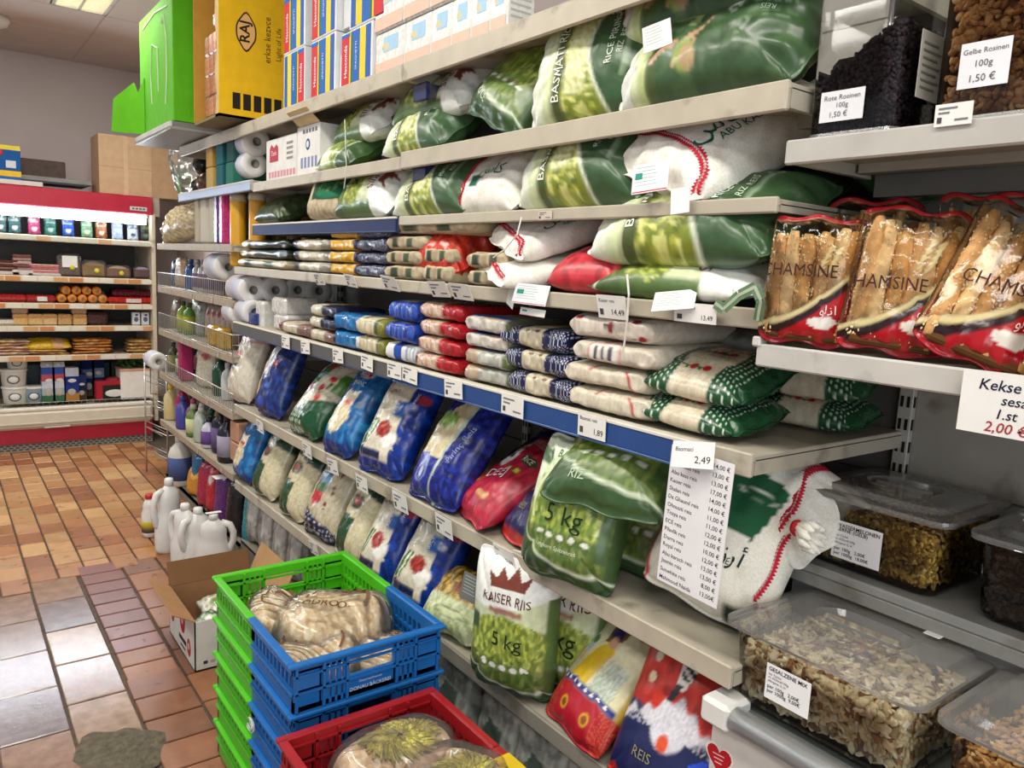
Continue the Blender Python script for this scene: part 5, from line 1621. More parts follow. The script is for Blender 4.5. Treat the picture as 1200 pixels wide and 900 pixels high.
tub('white yoghurt tub standing behind on top of the pair', 17, WZ + .262, .07, .11, g='yoghurt tubs'); tub('blue grey tub right of the white yoghurt tubs', 36, WZ, .075, .12, '#8fa3ac', '#4c6a82')
def carton(label, px, w, h, cols, z=WZ, y=.1, gable=False, mat='card'):
    x = fx(px, 0); t = thing('drink_carton', label, 'carton', (x, FY + y, z))
    m = MB(); n = len(cols)
    for i, c in enumerate(cols): m.box(-w / 2, 0, h * i / n, w / 2, w, h * (i + 1) / n, c)
    m.ell((0, 0, h * .28), (w * .3, .004, h * .1), '#b9b0a0'); m.ell((w * .05, 0, h * .62), (w * .3, .004, h * .06), '#d8dade')
    m.build('carton', mat, t)
    if gable:
        m = MB(); m.prism([(-w / 2, 0), (w / 2, 0), (w * .06, h * .16), (-w * .06, h * .16)], (0, 0, h), (0, 0.0001, 0), (0, 0, 1), (1, 0, 0), .001, '#e4e4e4') if False else m.add([(-w/2,0,h),(w/2,0,h),(w/2,w,h),(-w/2,w,h),(-w/2,w/2,h+.035),(w/2,w/2,h+.035)], [(0,1,5,4),(2,3,4,5),(1,2,5),(3,0,4)], '#e6e6e6'); m.build('gable_top', mat, t)
        m = MB(); m.lathe([(.013, 0), (.013, .015), (.001, .016)], '#e8e8ea', 10, (0, w * .25, h + .012)); m.build('cap', 'plastic', t)
carton('milk carton, left of two with green foot and red mark', 53, .085, .27, ['#3c6a4a', '#9fb0b8', '#c9ccd8', '#c25a68', '#3a5ab0'], gable=True)
carton('milk carton, right of two with green foot and red mark', 66, .085, .27, ['#3c6a4a', '#9fb0b8', '#c9ccd8', '#c25a68', '#3a5ab0'], gable=True)
carton('blue box with cookies picture beside the milk cartons', 81, .1, .26, ['#b07a3a', '#26357e', '#1f2f7a', '#c9cfe0'])
carton('dark blue drink box behind, left of two alike', 107, .085, .29, ['#4c4a44', '#1b2c6c', '#6a7aa8', '#16265e'], y=.3); carton('dark blue drink box behind, right of two alike', 119, .085, .30, ['#16265e', '#1b2c6c', '#8a94b4', '#16265e'], y=.3)
carton('dark box with small pictures right of the cookies box', 94, .07, .2, ['#4c3a2e', '#22284c', '#2c3a6a'], y=.14)
m = MB(); m.box(-.13, 0, 0, .13, .1, .15, '#a82434', .006); m.box(-.085, -.002, .0, .085, .002, .12, '#2a2622');
o = m.build('red_carton', 'card'); tag(o, 'red display carton with white oval label in the fridge bottom', 'carton'); o.location = (fx(132, 0), FY + .06, WZ)
m = MB(); m.ell((0, -.004, .055), (.07, .003, .03), '#dcdcd8', 16, 6); m.build('oval_label', 'paper', o)
m = MB(); m.ell((0, .05, .15), (.06, .05, .03), '#8a2430'); m.build('contents', 'food', o)
# white box with green herbs
t = thing('white_box', 'white styrofoam box filled with green herbs', 'box', (fx(160, 0), FY + .05, WZ))
m = MB(); m.box(-.125, 0, 0, .125, .2, .235, '#e9e3dc', .004); m.box(-.13, -.004, .225, .13, .205, .245, '#d8a48e', .003); m.build('box', 'card', t)
m = MB()
for k in range(160):
    x, y, z = rng.uniform(-.12, .12), rng.uniform(0, .2), .245 + rng.uniform(0, .075)
    a, b = rng.uniform(0, 6.3), rng.uniform(-.5, .9); d = np.array([math.cos(a), math.sin(a), b]) * .03
    q = np.cross(d, [0, 0, 1]); q = q / np.linalg.norm(q) * .012; p = np.array([x, y, z])
    m.add([p - d, p + q, p + d, p - q], [(0, 1, 2, 3)], ['#4f8a38', '#67994a', '#3c6a2e'][k % 3])
o = m.build('herbs', 'leaf', t); o['kind'] = 'stuff'
for i, (px, w, c) in enumerate(((46, .16, '#23404a'), (128, .15, '#1c3a40'), (143, .1, '#3a4a3a'))):
    o = small('dark_pack', 'dark teal pack at the back of the fridge bottom, %s' % ['left', 'middle', 'right'][i], 'packed food', MB().box(-w / 2, 0, 0, w / 2, .08, .26, c, .01)); at_obj(o, fx(px, 0), FY + .42, WZ)

# ------------------------------------------------------------------ things lying on top of the fridge
t = thing('cardboard_box', 'plain brown cardboard box standing on the fridge', 'box', (1.05, FY + .06, 1.93))
m = MB(); m.box(0, 0, 0, .37, .34, .44, '#c4a583', .003); m.box(.17, -.0012, 0, .2, .001, .44, '#cdb08e'); m.box(0, -.0008, .2, .37, 0, .206, '#b09070'); m.build('carton', 'card', t)
m = MB(); m.box(.37, .0, .0, .56, .3, .43, '#b49473', .003); m.build('flap', 'card', t)
m = MB(); m.box(-.9, FY + .3, 2.02, .86, FY + .42, 2.15, '#53433d', .006); o = m.build('brown_board', 'wood'); tag(o, 'long dark brown panel lying on the fridge top', 'board')
m = MB(); m.box(-1.0, FY + .2, 1.985, 1.02, FY + .5, 2.02, '#8f8a84', .004); o = m.build('metal_strip', 'paint'); tag(o, 'grey metal strip beneath the dark brown panel', 'board')
m = MB(); m.box(-1.1, FY + .02, 1.931, .68, FY + .2, 1.965, '#cfcac0', .004); o = m.build('white_board', 'paint'); tag(o, 'white board lying along the fridge front edge', 'board')
m = MB(); m.box(-.6, FY + .12, 1.966, .98, FY + .4, 1.984, '#2c3040', .003); o = m.build('dark_sheet', 'paint'); tag(o, 'dark blue sheet between strip and white board', 'board')
t = thing('cereal_box', 'blue yellow and red food box at the far left on the fridge', 'box', (.30, FY + .04, 1.966))
m = MB(); m.box(0, 0, 0, .25, .12, .06, '#2a62a8'); m.box(0, 0, .06, .25, .12, .22, '#1f5596', .004); m.box(0, -.002, .02, .25, .001, .06, '#e0b83a'); m.box(.0, -.002, .2, .25, .122, .235, '#d8c84a', .004); m.ell((.07, -.002, .18), (.08, .004, .035), '#c23a44', 12, 6); m.box(.16, -.002, .08, .22, .0, .13, '#c9cfd8'); m.build('carton', 'card', t)
# ------------------------------------------------------------------ cleaning bay
def bottle(label, x, y, z, r_, h, col, cap='#e4e2de', lab=None, sx=1., rz=0., group=None, cat='bottle', neck=.35, lab2=None):
    t = thing('bottle', label, cat, (x, y, z), rz, group)
    m = MB(); m.lathe([(r_ * .9, 0), (r_, h * .03), (r_, h * .6), (r_ * .8, h * .72), (r_ * neck, h * .82), (r_ * neck, h * .86)], col, 16, sy=sx); m.build('body', 'pet', t)
    m = MB(); m.lathe([(r_ * neck * 1.15, h * .85), (r_ * neck * 1.15, h * .97), (r_ * neck * .9, h), (.001, h)], cap, 12, sy=sx); m.build('cap', 'plastic', t)
    if lab:
        m = MB(); m.lathe([(r_ * 1.012, h * .12), (r_ * 1.012, h * .34), (r_ * 1.012, h * .56)], lab, 16, sy=sx, cols=[lab, lab2 or lab, lab]); m.build('label', 'paper', t)
    return t


def pouch(label, x, y, z, w, h, d, cols, cat='packet', mat='shiny', up=(0, 0, 1), n=(-1, -.3, .1), name='packet', group=None):
    def dd(u, v, W_, L_):
        p = Print(u, v, W_, L_, cols[0])
        for i, c in enumerate(cols[1:]): p.ell((-1) ** i * .2, .5 - .45 * i, .55, .2, c)
        return p
    return sack(name, label, dd, w, h, d, up, n, rest=z, xy=(x, y), nu=14, nv=18, cat=cat, mat=mat, group=group)


def px_y(px, py, X=1.2): return at_x(px, py, X)[0]


# top of bay: level 1.84
sack('plastic_bag', 'clear crumpled plastic bag with dark goods on the far top shelf', d_clearpack, .3, .34, .2, (0, .6, .8), (-.8, -.5, .3), rest=Z5 + .005, xy=(1.32, px_y(222, 205, 1.3)), nu=24, nv=24, cat='plastic bag', mat='bagclear', crease=3)
for k, (dx, dz, c) in enumerate(((0, 0, '#3a2c28'), (.12, .02, '#6a4a3a'), (.05, .13, '#241f1e'))):
    o = MB().ell((0, 0, .06), (.055, .06, .06), c).build('dark_pack', 'shiny'); tag(o, 'dark packet inside the clear bag, %s' % ['lower', 'right', 'upper'][k], 'packet', 'packets in the clear bag'); o.location = (1.34, px_y(226, 205, 1.3) - dx, Z5 + .012 + dz)
bx = [('#b89a5a', 252, 0), ('#b08c48', 258, 1), ('#1f5a62', 264, 0), ('#1f5f66', 270, 1), ('#2a6a5a', 276, 0), ('#1d4a4a', 283, 1)]
for k, (c, px, up) in enumerate(bx):
    o = MB().box(-.1, -.055, 0, .1, .055, .105, c, .004).build('small_box', 'card'); tag(o, '%s small box, %s layer, on the far top shelf' % (['mustard', 'ochre', 'teal', 'petrol', 'sea green', 'dark teal'][k], ['lower', 'upper'][up]), 'box', 'small boxes on the far top shelf')
    o.location = (1.27, px_y(px if not up else px - 6, 200, 1.2) - (.0 if not up else 0), Z5 + .005 + .107 * up)


def paper_roll(label, x, y, z, r_=.062, l=.24, ax='x', group=None, wrap=True):
    t = thing('paper_roll', label, 'paper roll', (x, y, z), 0, group)
    m = MB(); m.lathe([(.022, .004), (.022, 0), (r_ * .96, 0), (r_, .006), (r_, l), (.022, l)], '#dcdad6', 24, ax=ax); m.build('paper', 'paper', t)
    m = MB(); m.lathe([(.0215, .03), (.0215, .002), (.0185, .001), (.0185, .03), (.001, .032)], '#6e6a66', 14, ax=ax, cols=['#55524e', '#8a8680', '#5c5854', '#2c2a28', '#2c2a28']); m.build('core', 'card', t)
    if wrap:
        m = MB(); m.lathe([(r_ * 1.012, l * .1), (r_ * 1.012, l * .4), (r_ * 1.012, l * .9)], '#b9bccb', 24, ax=ax, cols=['#b9bccb', '#d3c7c0', '#c5c8d2']); m.build('wrapper', 'bagclear' if False else 'paper', t)
    return t


# kitchen rolls on the top shelf and between the bays, ends towards the camera (along y)
def roll_at(label, px, py, X, r_=.065, l=.2, group=None):
    y, z = at_x(px, py, X)
    t = thing('paper_roll', label, 'paper roll', (X, y, z), 0, group)
    m = MB(); m.lathe([(.02, .02), (.02, 0), (r_ * .95, 0), (r_, .006), (r_, l), (.02, l)], '#dcdad6', 24, ax='y'); m.build('paper', 'paper', t)
    m = MB(); m.lathe([(.0205, .0), (.0195, -.001), (.017, .001), (.017, .05), (.001, .05)], '#6e6a66', 14, ax='y', cols=['#8a8680', '#8a8680', '#5c5854', '#2c2a28', '#2c2a28']); m.build('core', 'card', t)
    m = MB(); m.lathe([(r_ * 1.01, l * .12), (r_ * 1.01, l * .5), (r_ * 1.01, l * .95)], '#b9bccb', 24, ax='y', cols=['#c9cbd6', '#b4b7c8', '#cdbfb8']); m.build('wrapper', 'paper', t)
    return t


roll_at('white kitchen roll, upper of two beside the white carton box', 301, 166, 1.24); roll_at('white kitchen roll, lower of two beside the white carton box', 299, 192, 1.24, .06)
RG = 'paper rolls between the bays'
for k, (px, py, X, lab) in enumerate(((268, 313, 1.23, 'topmost roll of the far column'), (297, 340, 1.21, 'second row, nearest the front'), (323, 340, 1.31, 'second row, second from the front'), (349, 340, 1.42, 'second row, third from the front'), (374, 341, 1.52, 'second row, rearmost in the shade'))):
    roll_at('white paper roll seen end on, ' + lab, px, py, X, .066 if k else .07, .22, RG)
for k, (px, py, c) in enumerate(((283, 367, 'left'), (299, 366, 'right'))):
    roll_at('wrapped white paper roll in the lowest row, ' + c, px, py, 1.20, .056, .14, RG)
for k, (px, py, w, h) in enumerate(((318, 372, .09, .15), (341, 359, .16, .075), (343, 378, .15, .07))):
    y, z = at_x(px, py, 1.25)
    o = MB().box(-.06, -w / 2, -h / 2, .1, w / 2, h / 2, '#cfcdc8', .012).build('tissue_pack', 'shiny'); tag(o, 'white tissue pack %s beside the paper rolls' % ['standing at the front', 'lying upper', 'lying lower'][k], 'tissue pack'); o.location = (1.25, y, z)
o = MB().box(-.05, -.06, 0, .1, .06, .05, '#2a3a7a', .004).build('blue_pack', 'shiny'); tag(o, 'blue pack under the wrapped paper rolls', 'packet'); o.location = (1.22, px_y(306, 383, 1.22), Z2)

# level 1.56
y0 = px_y(212, 275, 1.25)
sack('plastic_bag', 'beige filled bag with tied neck on the far shelf', d_beige, .26, .40, .18, (.0, -.9, .35), (-.8, -.2, .5), rest=DZ[0], xy=(1.30, px_y(210, 270, 1.25)), nu=24, nv=28, cat='plastic bag', mat='shiny', crease=2)
pouch('green and white packet behind the beige bag', 1.42, 4.95, DZ[0], .16, .2, .06, ['#3c8a4a', '#d8dcd4'])
for k, (px, c, w) in enumerate(((237, '#b0a48c', .09), (245, '#bdb7aa', .12), (255, '#b4ae9e', .12))):
    o = MB().box(-.09, -w / 2, 0, .09, w / 2, .24, c, .012).build('tall_pack', 'paper'); tag(o, 'tall greyish paper pack, %s of three on the far shelf' % ['left', 'middle', 'right'][k], 'packet', 'tall grey packs'); o.location = (1.26, px_y(px, 260, 1.2), DZ[0])
for k, (px, c, n_) in enumerate(((262, '#55306e', 'violet'), (268, '#b83a78', 'pink'))):
    o = MB().box(-.05, -.028, 0, .06, .028, .25, c, .008).build('tall_pack', 'shiny'); tag(o, n_ + ' tall pack left of the yellow tubes', 'packet'); o.location = (1.21, px_y(px, 260, 1.2), DZ[0])
for k, (px, c, n_) in enumerate(((279, '#d09a1e', 'left'), (294, '#c8901c', 'right'))):
    t = thing('tube', 'orange yellow tube standing upright, %s of two' % n_, 'tube', (1.21 + .03 * k, px_y(px, 262, 1.21), Z3), group='yellow tubes')
    m = MB(); m.lathe([(.036, 0), (.038, .01), (.038, .31), (.034, .325)], c, 18); m.build('tube', 'plastic', t)
    m = MB(); m.lathe([(.039, .31), (.039, .34), (.03, .345), (.001, .345)], '#c9c0a6', 18); m.build('lid', 'plastic', t)
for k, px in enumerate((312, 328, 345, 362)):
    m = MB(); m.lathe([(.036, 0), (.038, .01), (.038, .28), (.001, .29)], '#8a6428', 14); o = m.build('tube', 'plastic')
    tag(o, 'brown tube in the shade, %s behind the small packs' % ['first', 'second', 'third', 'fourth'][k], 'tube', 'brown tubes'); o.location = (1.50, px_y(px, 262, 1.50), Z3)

# level 1.30: small bottles and boxes behind the wire
def rowitem(px, py, z, X, col, h, w=.07, cap=None, lab=None, label='', kind='bottle', sx=.7):
    y = at_x(px, py, X)[0]
    if kind == 'bottle': return bottle(label, X + .04, y, z, w / 2, h, col, cap or '#e4e2de', lab, sx=1.0)
    return pouch(label, X + .05, y, z, w, h, .05, [col, lab or '#d8d4cc'])
Q = DZ[1]
rowitem(196, 330, Q, 1.2, '#33406a', .17, label='dark blue packet at the far end of the second wire shelf', kind='p')
rowitem(203, 330, Q, 1.2, '#b8a288', .19, .13, lab='#b07a2c', label='beige packet with brown top on the second wire shelf', kind='p')
rowitem(216, 330, Q, 1.2, '#274a86', .18, .07, cap='#24427a', label='blue bottle on the second wire shelf')
for k, (px, c) in enumerate(((224, '#a49fa4'), (230, '#b2a8ac'), (236, '#9c8f98'), (242, '#a08a90'), (250, '#8a7a74'))):
    rowitem(px, 340, Q, 1.2, c, .18, .065, cap='#8a8a92', lab='#6a5a6e', label='greyish spray bottle, %s from the left behind the second wire' % ['first', 'second', 'third', 'fourth', 'fifth'][k])
rowitem(262, 345, Q, 1.22, '#b4aca0', .12, .12, label='crumpled clear packet at the near end of the second wire shelf', kind='p')
# level 1.03
Q = DZ[2]
rowitem(197, 375, Q, 1.2, '#8a7a66', .19, .09, label='brown packet at the far end of the third wire shelf', kind='p')
for k, (px, c) in enumerate(((207, '#7f9a34'), (214, '#5c8a3a'))):
    rowitem(px, 380, Q, 1.2, c, .19, .075, cap='#3c5a2c', lab='#a8ac3c', label='green bottle, %s of two behind the third wire' % ['left', 'right'][k])
rowitem(226, 380, Q, 1.22, '#8f9288', .21, .10, lab='#5c6258', label='grey leaning packet behind the third wire', kind='p')
for k, px in enumerate((236, 242, 248, 254, 260, 266)):
    rowitem(px, 385, Q, 1.24, '#b4a094', .2, .062, lab='#9a2c3c', label='pale pink refill pouch, %s from the left behind the third wire' % ['first', 'second', 'third', 'fourth', 'fifth', 'sixth'][k], kind='p')
for k, px in enumerate((252, 263)):
    m = MB(); m.box(-.03, -.05, 0, .03, .05, .11, '#b8902a', .012); o = m.build('yellow_pack', 'shiny'); tag(o, 'mustard yellow pack, %s of two behind the third wire' % ['left', 'right'][k], 'packet', 'mustard packs'); o.location = (1.20, px_y(px, 410, 1.2), Q)
# level .745
Q = DZ[3]
rowitem(196, 430, Q, 1.2, '#4a4a30', .19, .07, cap='#3a3a3a', lab='#8a8a5c', label='dark olive bottle at the far end of the fourth wire shelf')
rowitem(206, 435, Q, 1.2, '#2f5a30', .2, .08, cap='#7a2c30', lab='#b8b89a', label='green bottle with pale label on the fourth wire shelf')
o = MB().box(-.04, -.03, 0, .04, .03, .24, '#a82860', .01).build('tall_pack', 'plastic'); tag(o, 'magenta tall pack on the fourth wire shelf', 'packet'); o.location = (1.21, px_y(216, 445, 1.2), Q)
rowitem(232, 455, Q, 1.2, '#c9c4b0', .25, .2, lab='#b04a3c', label='large white detergent bag with coloured rings', kind='p')
rowitem(250, 465, Q, 1.21, '#1f4a34', .22, .09, cap='#1f4a34', label='dark green bottle right of the detergent bag')
rowitem(258, 468, Q, 1.2, '#cfd0d2', .2, .07, cap='#d8d8da', label='white bottle right of the dark green one')
rowitem(268, 475, Q, 1.21, '#2a2f6a', .21, .09, lab='#c09a2c', label='navy and yellow packet at the near end of the fourth shelf', kind='p')
# level .435
Q = DZ[4]
cols = [('#cfc08a', '#e0c03a', 'yellow capped bottle'), ('#b02868', '#a82460', 'magenta bottle'), ('#4a4aa0', '#3a4a9a', 'violet blue bottle'), ('#8a5a6a', '#c0507a', 'rose bottle'), ('#5f7a3c', '#c9d0b8', 'green bottle with white cap'), ('#c9cabc', '#d8d8ce', 'white spray bottle'), ('#b4bcb0', '#cfd4cc', 'pale green spray bottle'), ('#2a5a44', '#24503c', 'dark green bottle'), ('#c4c0cc', '#2a2a34', 'white and violet bottle'), ('#241f30', '#4a4058', 'black bottle with violet label'), ('#1f1c2c', '#2a2438', 'black bottle with pale badge')]
for k, px in enumerate((199, 207, 213, 219, 225, 229, 234, 239, 243, 251, 265)):
    c, cp, n_ = cols[k]
    y = at_x(px, 520, 1.2)[0]
    bottle(n_ + ' on the lowest worn wooden shelf', 1.21 + (.03 if k % 2 else 0), y, Q, .044 if k < 9 else .055, [.23, .25, .2, .2, .19, .21, .2, .2, .17, .25, .25][k], c, cp, {9: '#6a5a86', 4: '#c9cf9a', 8: '#6a4a8a', 10: '#9a94a8'}.get(k))
# a second row behind, and fillers on the wire shelves
BC = ['#3a7a4a', '#c9c6bc', '#a83a5a', '#3a5aa0', '#d0b24a', '#7a4a8a', '#4a8a8a', '#b86a3a']
for k in range(9):
    bottle('%s bottle in the second row of the lowest worn shelf, behind %s' % (['green', 'white', 'rose', 'blue', 'yellow', 'violet', 'teal', 'orange', 'dark green'][k], ['the yellow capped one', 'the magenta one', 'the violet blue one', 'the rose one', 'the white capped one', 'the spray bottles', 'the dark green one', 'the black ones', 'the pale badge'][k]), 1.33, 5.22 - k * .165, Q, .045, .20 + .03 * (k % 3), BC[k % 8], '#dedcd6', ['#d8d4c8', '#4a6a9a', '#e0dcd4'][k % 3])
for k in range(6):
    bottle('%s bottle in the rear row behind the fourth wire' % ['dark green', 'white', 'rose', 'blue', 'yellow', 'violet'][k], 1.34, 5.20 - k * .24, DZ[3], .05, .21 + .02 * (k % 2), BC[k], '#dedcd6', ['#d8d4c8', '#9a3a4a', '#e0dcd4'][k % 3])
for k in range(5):
    pouch('%s packet in the rear row behind the third wire' % ['pale green', 'cream', 'rose', 'blue grey', 'ochre'][k], 1.36, 5.15 - k * .27, DZ[2], .16, .21, .07, [['#9ab08a', '#d2c8b0', '#c48a8a', '#8a98a8', '#b8924a'][k], '#e0dcd0'])
# brown boxes at the near end of the bay
for k in range(2):
    o = MB().box(-.05, -.06, 0, .1, .06, .10, '#b4896c', .006).build('small_box', 'card'); tag(o, 'pinkish brown small box, %s of two beside the blue bag' % ['lower', 'upper'][k], 'box', 'pinkish boxes'); o.location = (1.22, px_y(281, 545, 1.2), Z0 + .07 + k * .105)
o = MB().box(0, -.08, 0, .1, .08, .07, '#5a564e').build('spacer', 'wood'); tag(o, 'dark wooden block under the pinkish boxes', 'block'); o.location = (1.19, px_y(281, 560, 1.2), Z0)
# floor level: packets hanging or standing under the lowest shelf
def floorpack(px, py, X, h, w, col, label, lab=None, kind='p', z=.06):
    y = at_x(px, py, X)[0]
    if kind == 'p': return pouch(label, X + .05, y, z, w, h, .07, [col, lab or col])
    return bottle(label, X + .05, y, z, w / 2, h, col, '#dcd8d2', lab)
bottle('white round shouldered bottle at the far end under the lowest shelf', 1.20, at_x(211, 545, 1.2)[0], .06, .07, .33, '#cfccc4', '#d8d5cc', '#4a5a8a')
floorpack(222, 570, 1.18, .26, .1, '#2c6a94', 'blue packet under the lowest shelf')
floorpack(220, 590, 1.17, .17, .16, '#c48a34', 'orange packet under the lowest shelf', '#e0b060')
floorpack(231, 590, 1.16, .27, .13, '#9c1f44', 'crimson tall packet under the lowest shelf')
floorpack(240, 595, 1.17, .27, .1, '#b02c3c', 'red and white tall packet under the lowest shelf', '#d8c4c0')
floorpack(251, 605, 1.16, .28, .13, '#5c2a6e', 'purple tall packet under the lowest shelf')
floorpack(266, 615, 1.17, .30, .15, '#1c1c1e', 'black tall packet under the lowest shelf')
floorpack(283, 630, 1.18, .32, .1, '#2a8a96', 'turquoise edged clear packet beside the black one')
for k, px in enumerate((296, 312, 328, 346)):
    sack('clear_packet', 'clear wrapped grey packet standing behind the cardboard box, %s' % ['first', 'second', 'third', 'fourth'][k], d_clearpack, .17, .31, .1, (.1, 0, 1), (-1, -.35, .1), rest=.105, xy=(1.24, at_x(px, 640, 1.2)[0]), nu=18, nv=24, cat='packet', mat='shiny', group='clear wrapped packets', crease=2)
# white card on the purple packet
m = MB(); m.box(-.03, -.04, 0, .03, .04, .001, '#e4e2dc'); o = m.build('white_card', 'paper'); tag(o, 'small white card lying on the purple packet', 'card'); o.location = (1.17, px_y(257, 558, 1.17), .345)

# wire end rack with a paper roll
t = thing('wire_rack', 'narrow chromed wire rack between fridge and shelving', 'rack', (0, 0, 0))
ya, yb, xa, xb_ = 5.36, 5.62, 1.11, 1.28
m = MB()
for (x, y) in ((xa + .02, yb), (xa + .10, ya), (xa + .17, ya)):
    m.tube([(x, y, 0), (x, y, .82)], .006, '#c4bfb4')
m.build('uprights', 'wire', t)
for z in (.62, .47, .30, .14):
    m = MB()
    for k in range(4): m.tube([(xa + .02 + k * .05, yb, z + .02), (xa + .07 + k * .05, ya, z)], .0025, '#bdb8ad', 4)
    m.tube([(xa + .02, yb, z + .02), (xa + .10, ya, z), (xa + .24, ya, z)], .004, '#c9c4ba'); m.tube([(xa + .02, yb, z + .06), (xa + .10, ya, z + .04), (xa + .24, ya, z + .04)], .003, '#c9c4ba')
    m.build('wire_tray', 'wire', t)
roll_at('white paper roll in film on top of the wire rack', 186, 424, 1.17, .058, .18); sack('plastic_bag', 'clear film bag hanging below the roll on the wire rack', d_clearpack, .18, .28, .08, (0, 0, 1), (-.6, -.8, 0), at=(1.20, 5.42, .70), nu=16, nv=20, cat='plastic bag', mat='bagclear', crease=3)

# ------------------------------------------------------------------ white jugs on the floor
def jug(label, x, y, h, w, d, rz, cap='#e2e0dc', lab=None, handle=True):
    t = thing('bleach_jug', label, 'jug', (x, y, .0), rz, 'white jugs on the floor')
    m = MB(); m.lathe(([(.80, 0), (.95, .012), (1.0, .03), (1.0, h * .40), (.80, h * .50), (.74, h * .60), (.76, h * .72), (.66, h * .82), (.36, h * .88), (.30, h * .9)] if handle else [(.80, 0), (.95, .012), (1.0, .03), (1.0, h * .55), (.80, h * .66), (.84, h * .72), (.66, h * .82), (.36, h * .88), (.30, h * .9)]), '#dcdad6', 24, sx=w / 2, sy=d / 2)
    m.build('body', 'pet', t)
    m = MB(); m.lathe([(.022, h * .895), (.022, h * .965), (.018, h * .99), (.001, h * .99)], cap, 16); m.build('cap', 'plastic', t)
    if handle:
        m = MB(); m.tube([(w * .22, 0, h * .84), (w * .46, 0, h * .80), (w * .56, 0, h * .68), (w * .56, 0, h * .54), (w * .47, 0, h * .40), (w * .38, 0, h * .34)], [.016, .017, .016, .016, .017, .014], '#dcdad6', 10); m.build('handle', 'pet', t)
    if lab:
        m = MB(); m.lathe([(1.012, h * .12), (1.012, h * .38)], lab[0], 24, sx=w / 2, sy=d / 2, cols=lab); m.build('label', 'paper', t)
    return t
jug('small white bottle with red cap and yellow label, farthest on the floor', *at_z(176, 628, 0), .235, .082, .08, 0, cap='#c02a24', lab=['#3a3c4a', '#c9b02a'], handle=False)
x, y = at_z(199, 645, 0); jug('large white jug with tall cap beside the red capped bottle', x, y, .385, .15, .11, R(200))
for k, (px, py, n_) in enumerate(((219, 668, 'left'), (234, 668, 'middle'), (252, 672, 'right'))):
    x, y = at_z(px, py, 0); jug('white jug in front of the shelf, %s of three behind the cardboard box' % n_, x, y + .02, [.33, .31, .295][k], .16, .11, R([120, 200, -25][k]))
m = MB(); m.box(-.035, -.012, 0, .035, .012, .002, '#e6e4de'); o = m.build('white_card', 'paper'); x, y = at_z(252, 672, 0); tag(o, 'narrow white card lying on the rightmost jug cap', 'card'); o.location = (x, y + .02, .296)
# ------------------------------------------------------------------ grissini packs at the right
def d_grissini(u, v, W_, L_):
    p = Print(u, v, W_, L_, '#c9bd8e'); p.k = 26.
    p.a[:] = 0.0
    t = (u * .5 + .5)
    b = -.86 + 1.02 * t ** 1.7                       # edge of the printed foot, rising to the right
    for d, c in ((.13, '#cdbf8c'), (.04, '#2a1518'), (-.10, '#b0141f')):
        k = p.m(b + d - v); p.a = np.maximum(p.a, k); p.mix(k, c)
    w_ = (np.hypot((u - .42) / .34, (v + .66) / .085) < 1); p.mix(w_.astype(float), '#e6e2da')
    top = p.m(v - .93); p.a = np.maximum(p.a, top); p.mix(top, '#a81824'); bot = p.m(-.93 - v); p.a = np.maximum(p.a, bot); p.mix(bot, '#a81824')
    leaf = np.zeros(len(u))
    for i in range(9):                              # pale printed ear of grain
        cx, cy = .28 + .05 * i * .5, .10 + .05 * i
        for sg in (-1, 1):
            x, y = u - cx - sg * .09, v - cy - .02; a = sg * .8
            leaf = np.maximum(leaf, np.clip((1 - np.hypot((x * math.cos(a) + y * 1.6 * math.sin(a)) / .09, (-x * math.sin(a) + y * 1.6 * math.cos(a)) / .04)) * 4, 0, .75))
    p.a = np.maximum(p.a, leaf); p.mix(leaf, '#cdbd80')
    return p


def breadstick(mb, p0, p1, r, col, seed):
    g = np.random.default_rng(seed)
    p0, p1 = np.array(p0, float), np.array(p1, float)
    n = 10; pts = []; rs = []
    for i in range(n + 1):
        t = i / n; pts.append(p0 + (p1 - p0) * t + g.normal(0, r * .08, 3)); rs.append(r * (.55 if i in (0, n) else 1 + g.normal(0, .06)))
    mb.tube(pts, rs, col, 9)
    d = p1 - p0
    for i in range(190):
        t = g.uniform(.03, .97); th = g.uniform(0, 6.28)
        ax = d / np.linalg.norm(d); a = np.cross(ax, [1, .3, .2]); a /= np.linalg.norm(a); b = np.cross(ax, a)
        c = p0 + d * t + r * 1.0 * (math.cos(th) * a + math.sin(th) * b)
        q = r * .13
        mb.add([c + ax * q * 1.6, c + a * q, c + b * q, c - a * q, c - b * q, c - ax * q * 1.6], [(0, 1, 2), (0, 2, 3), (0, 3, 4), (0, 4, 1), (5, 2, 1), (5, 3, 2), (5, 4, 3), (5, 1, 4)], '#ead7a6')


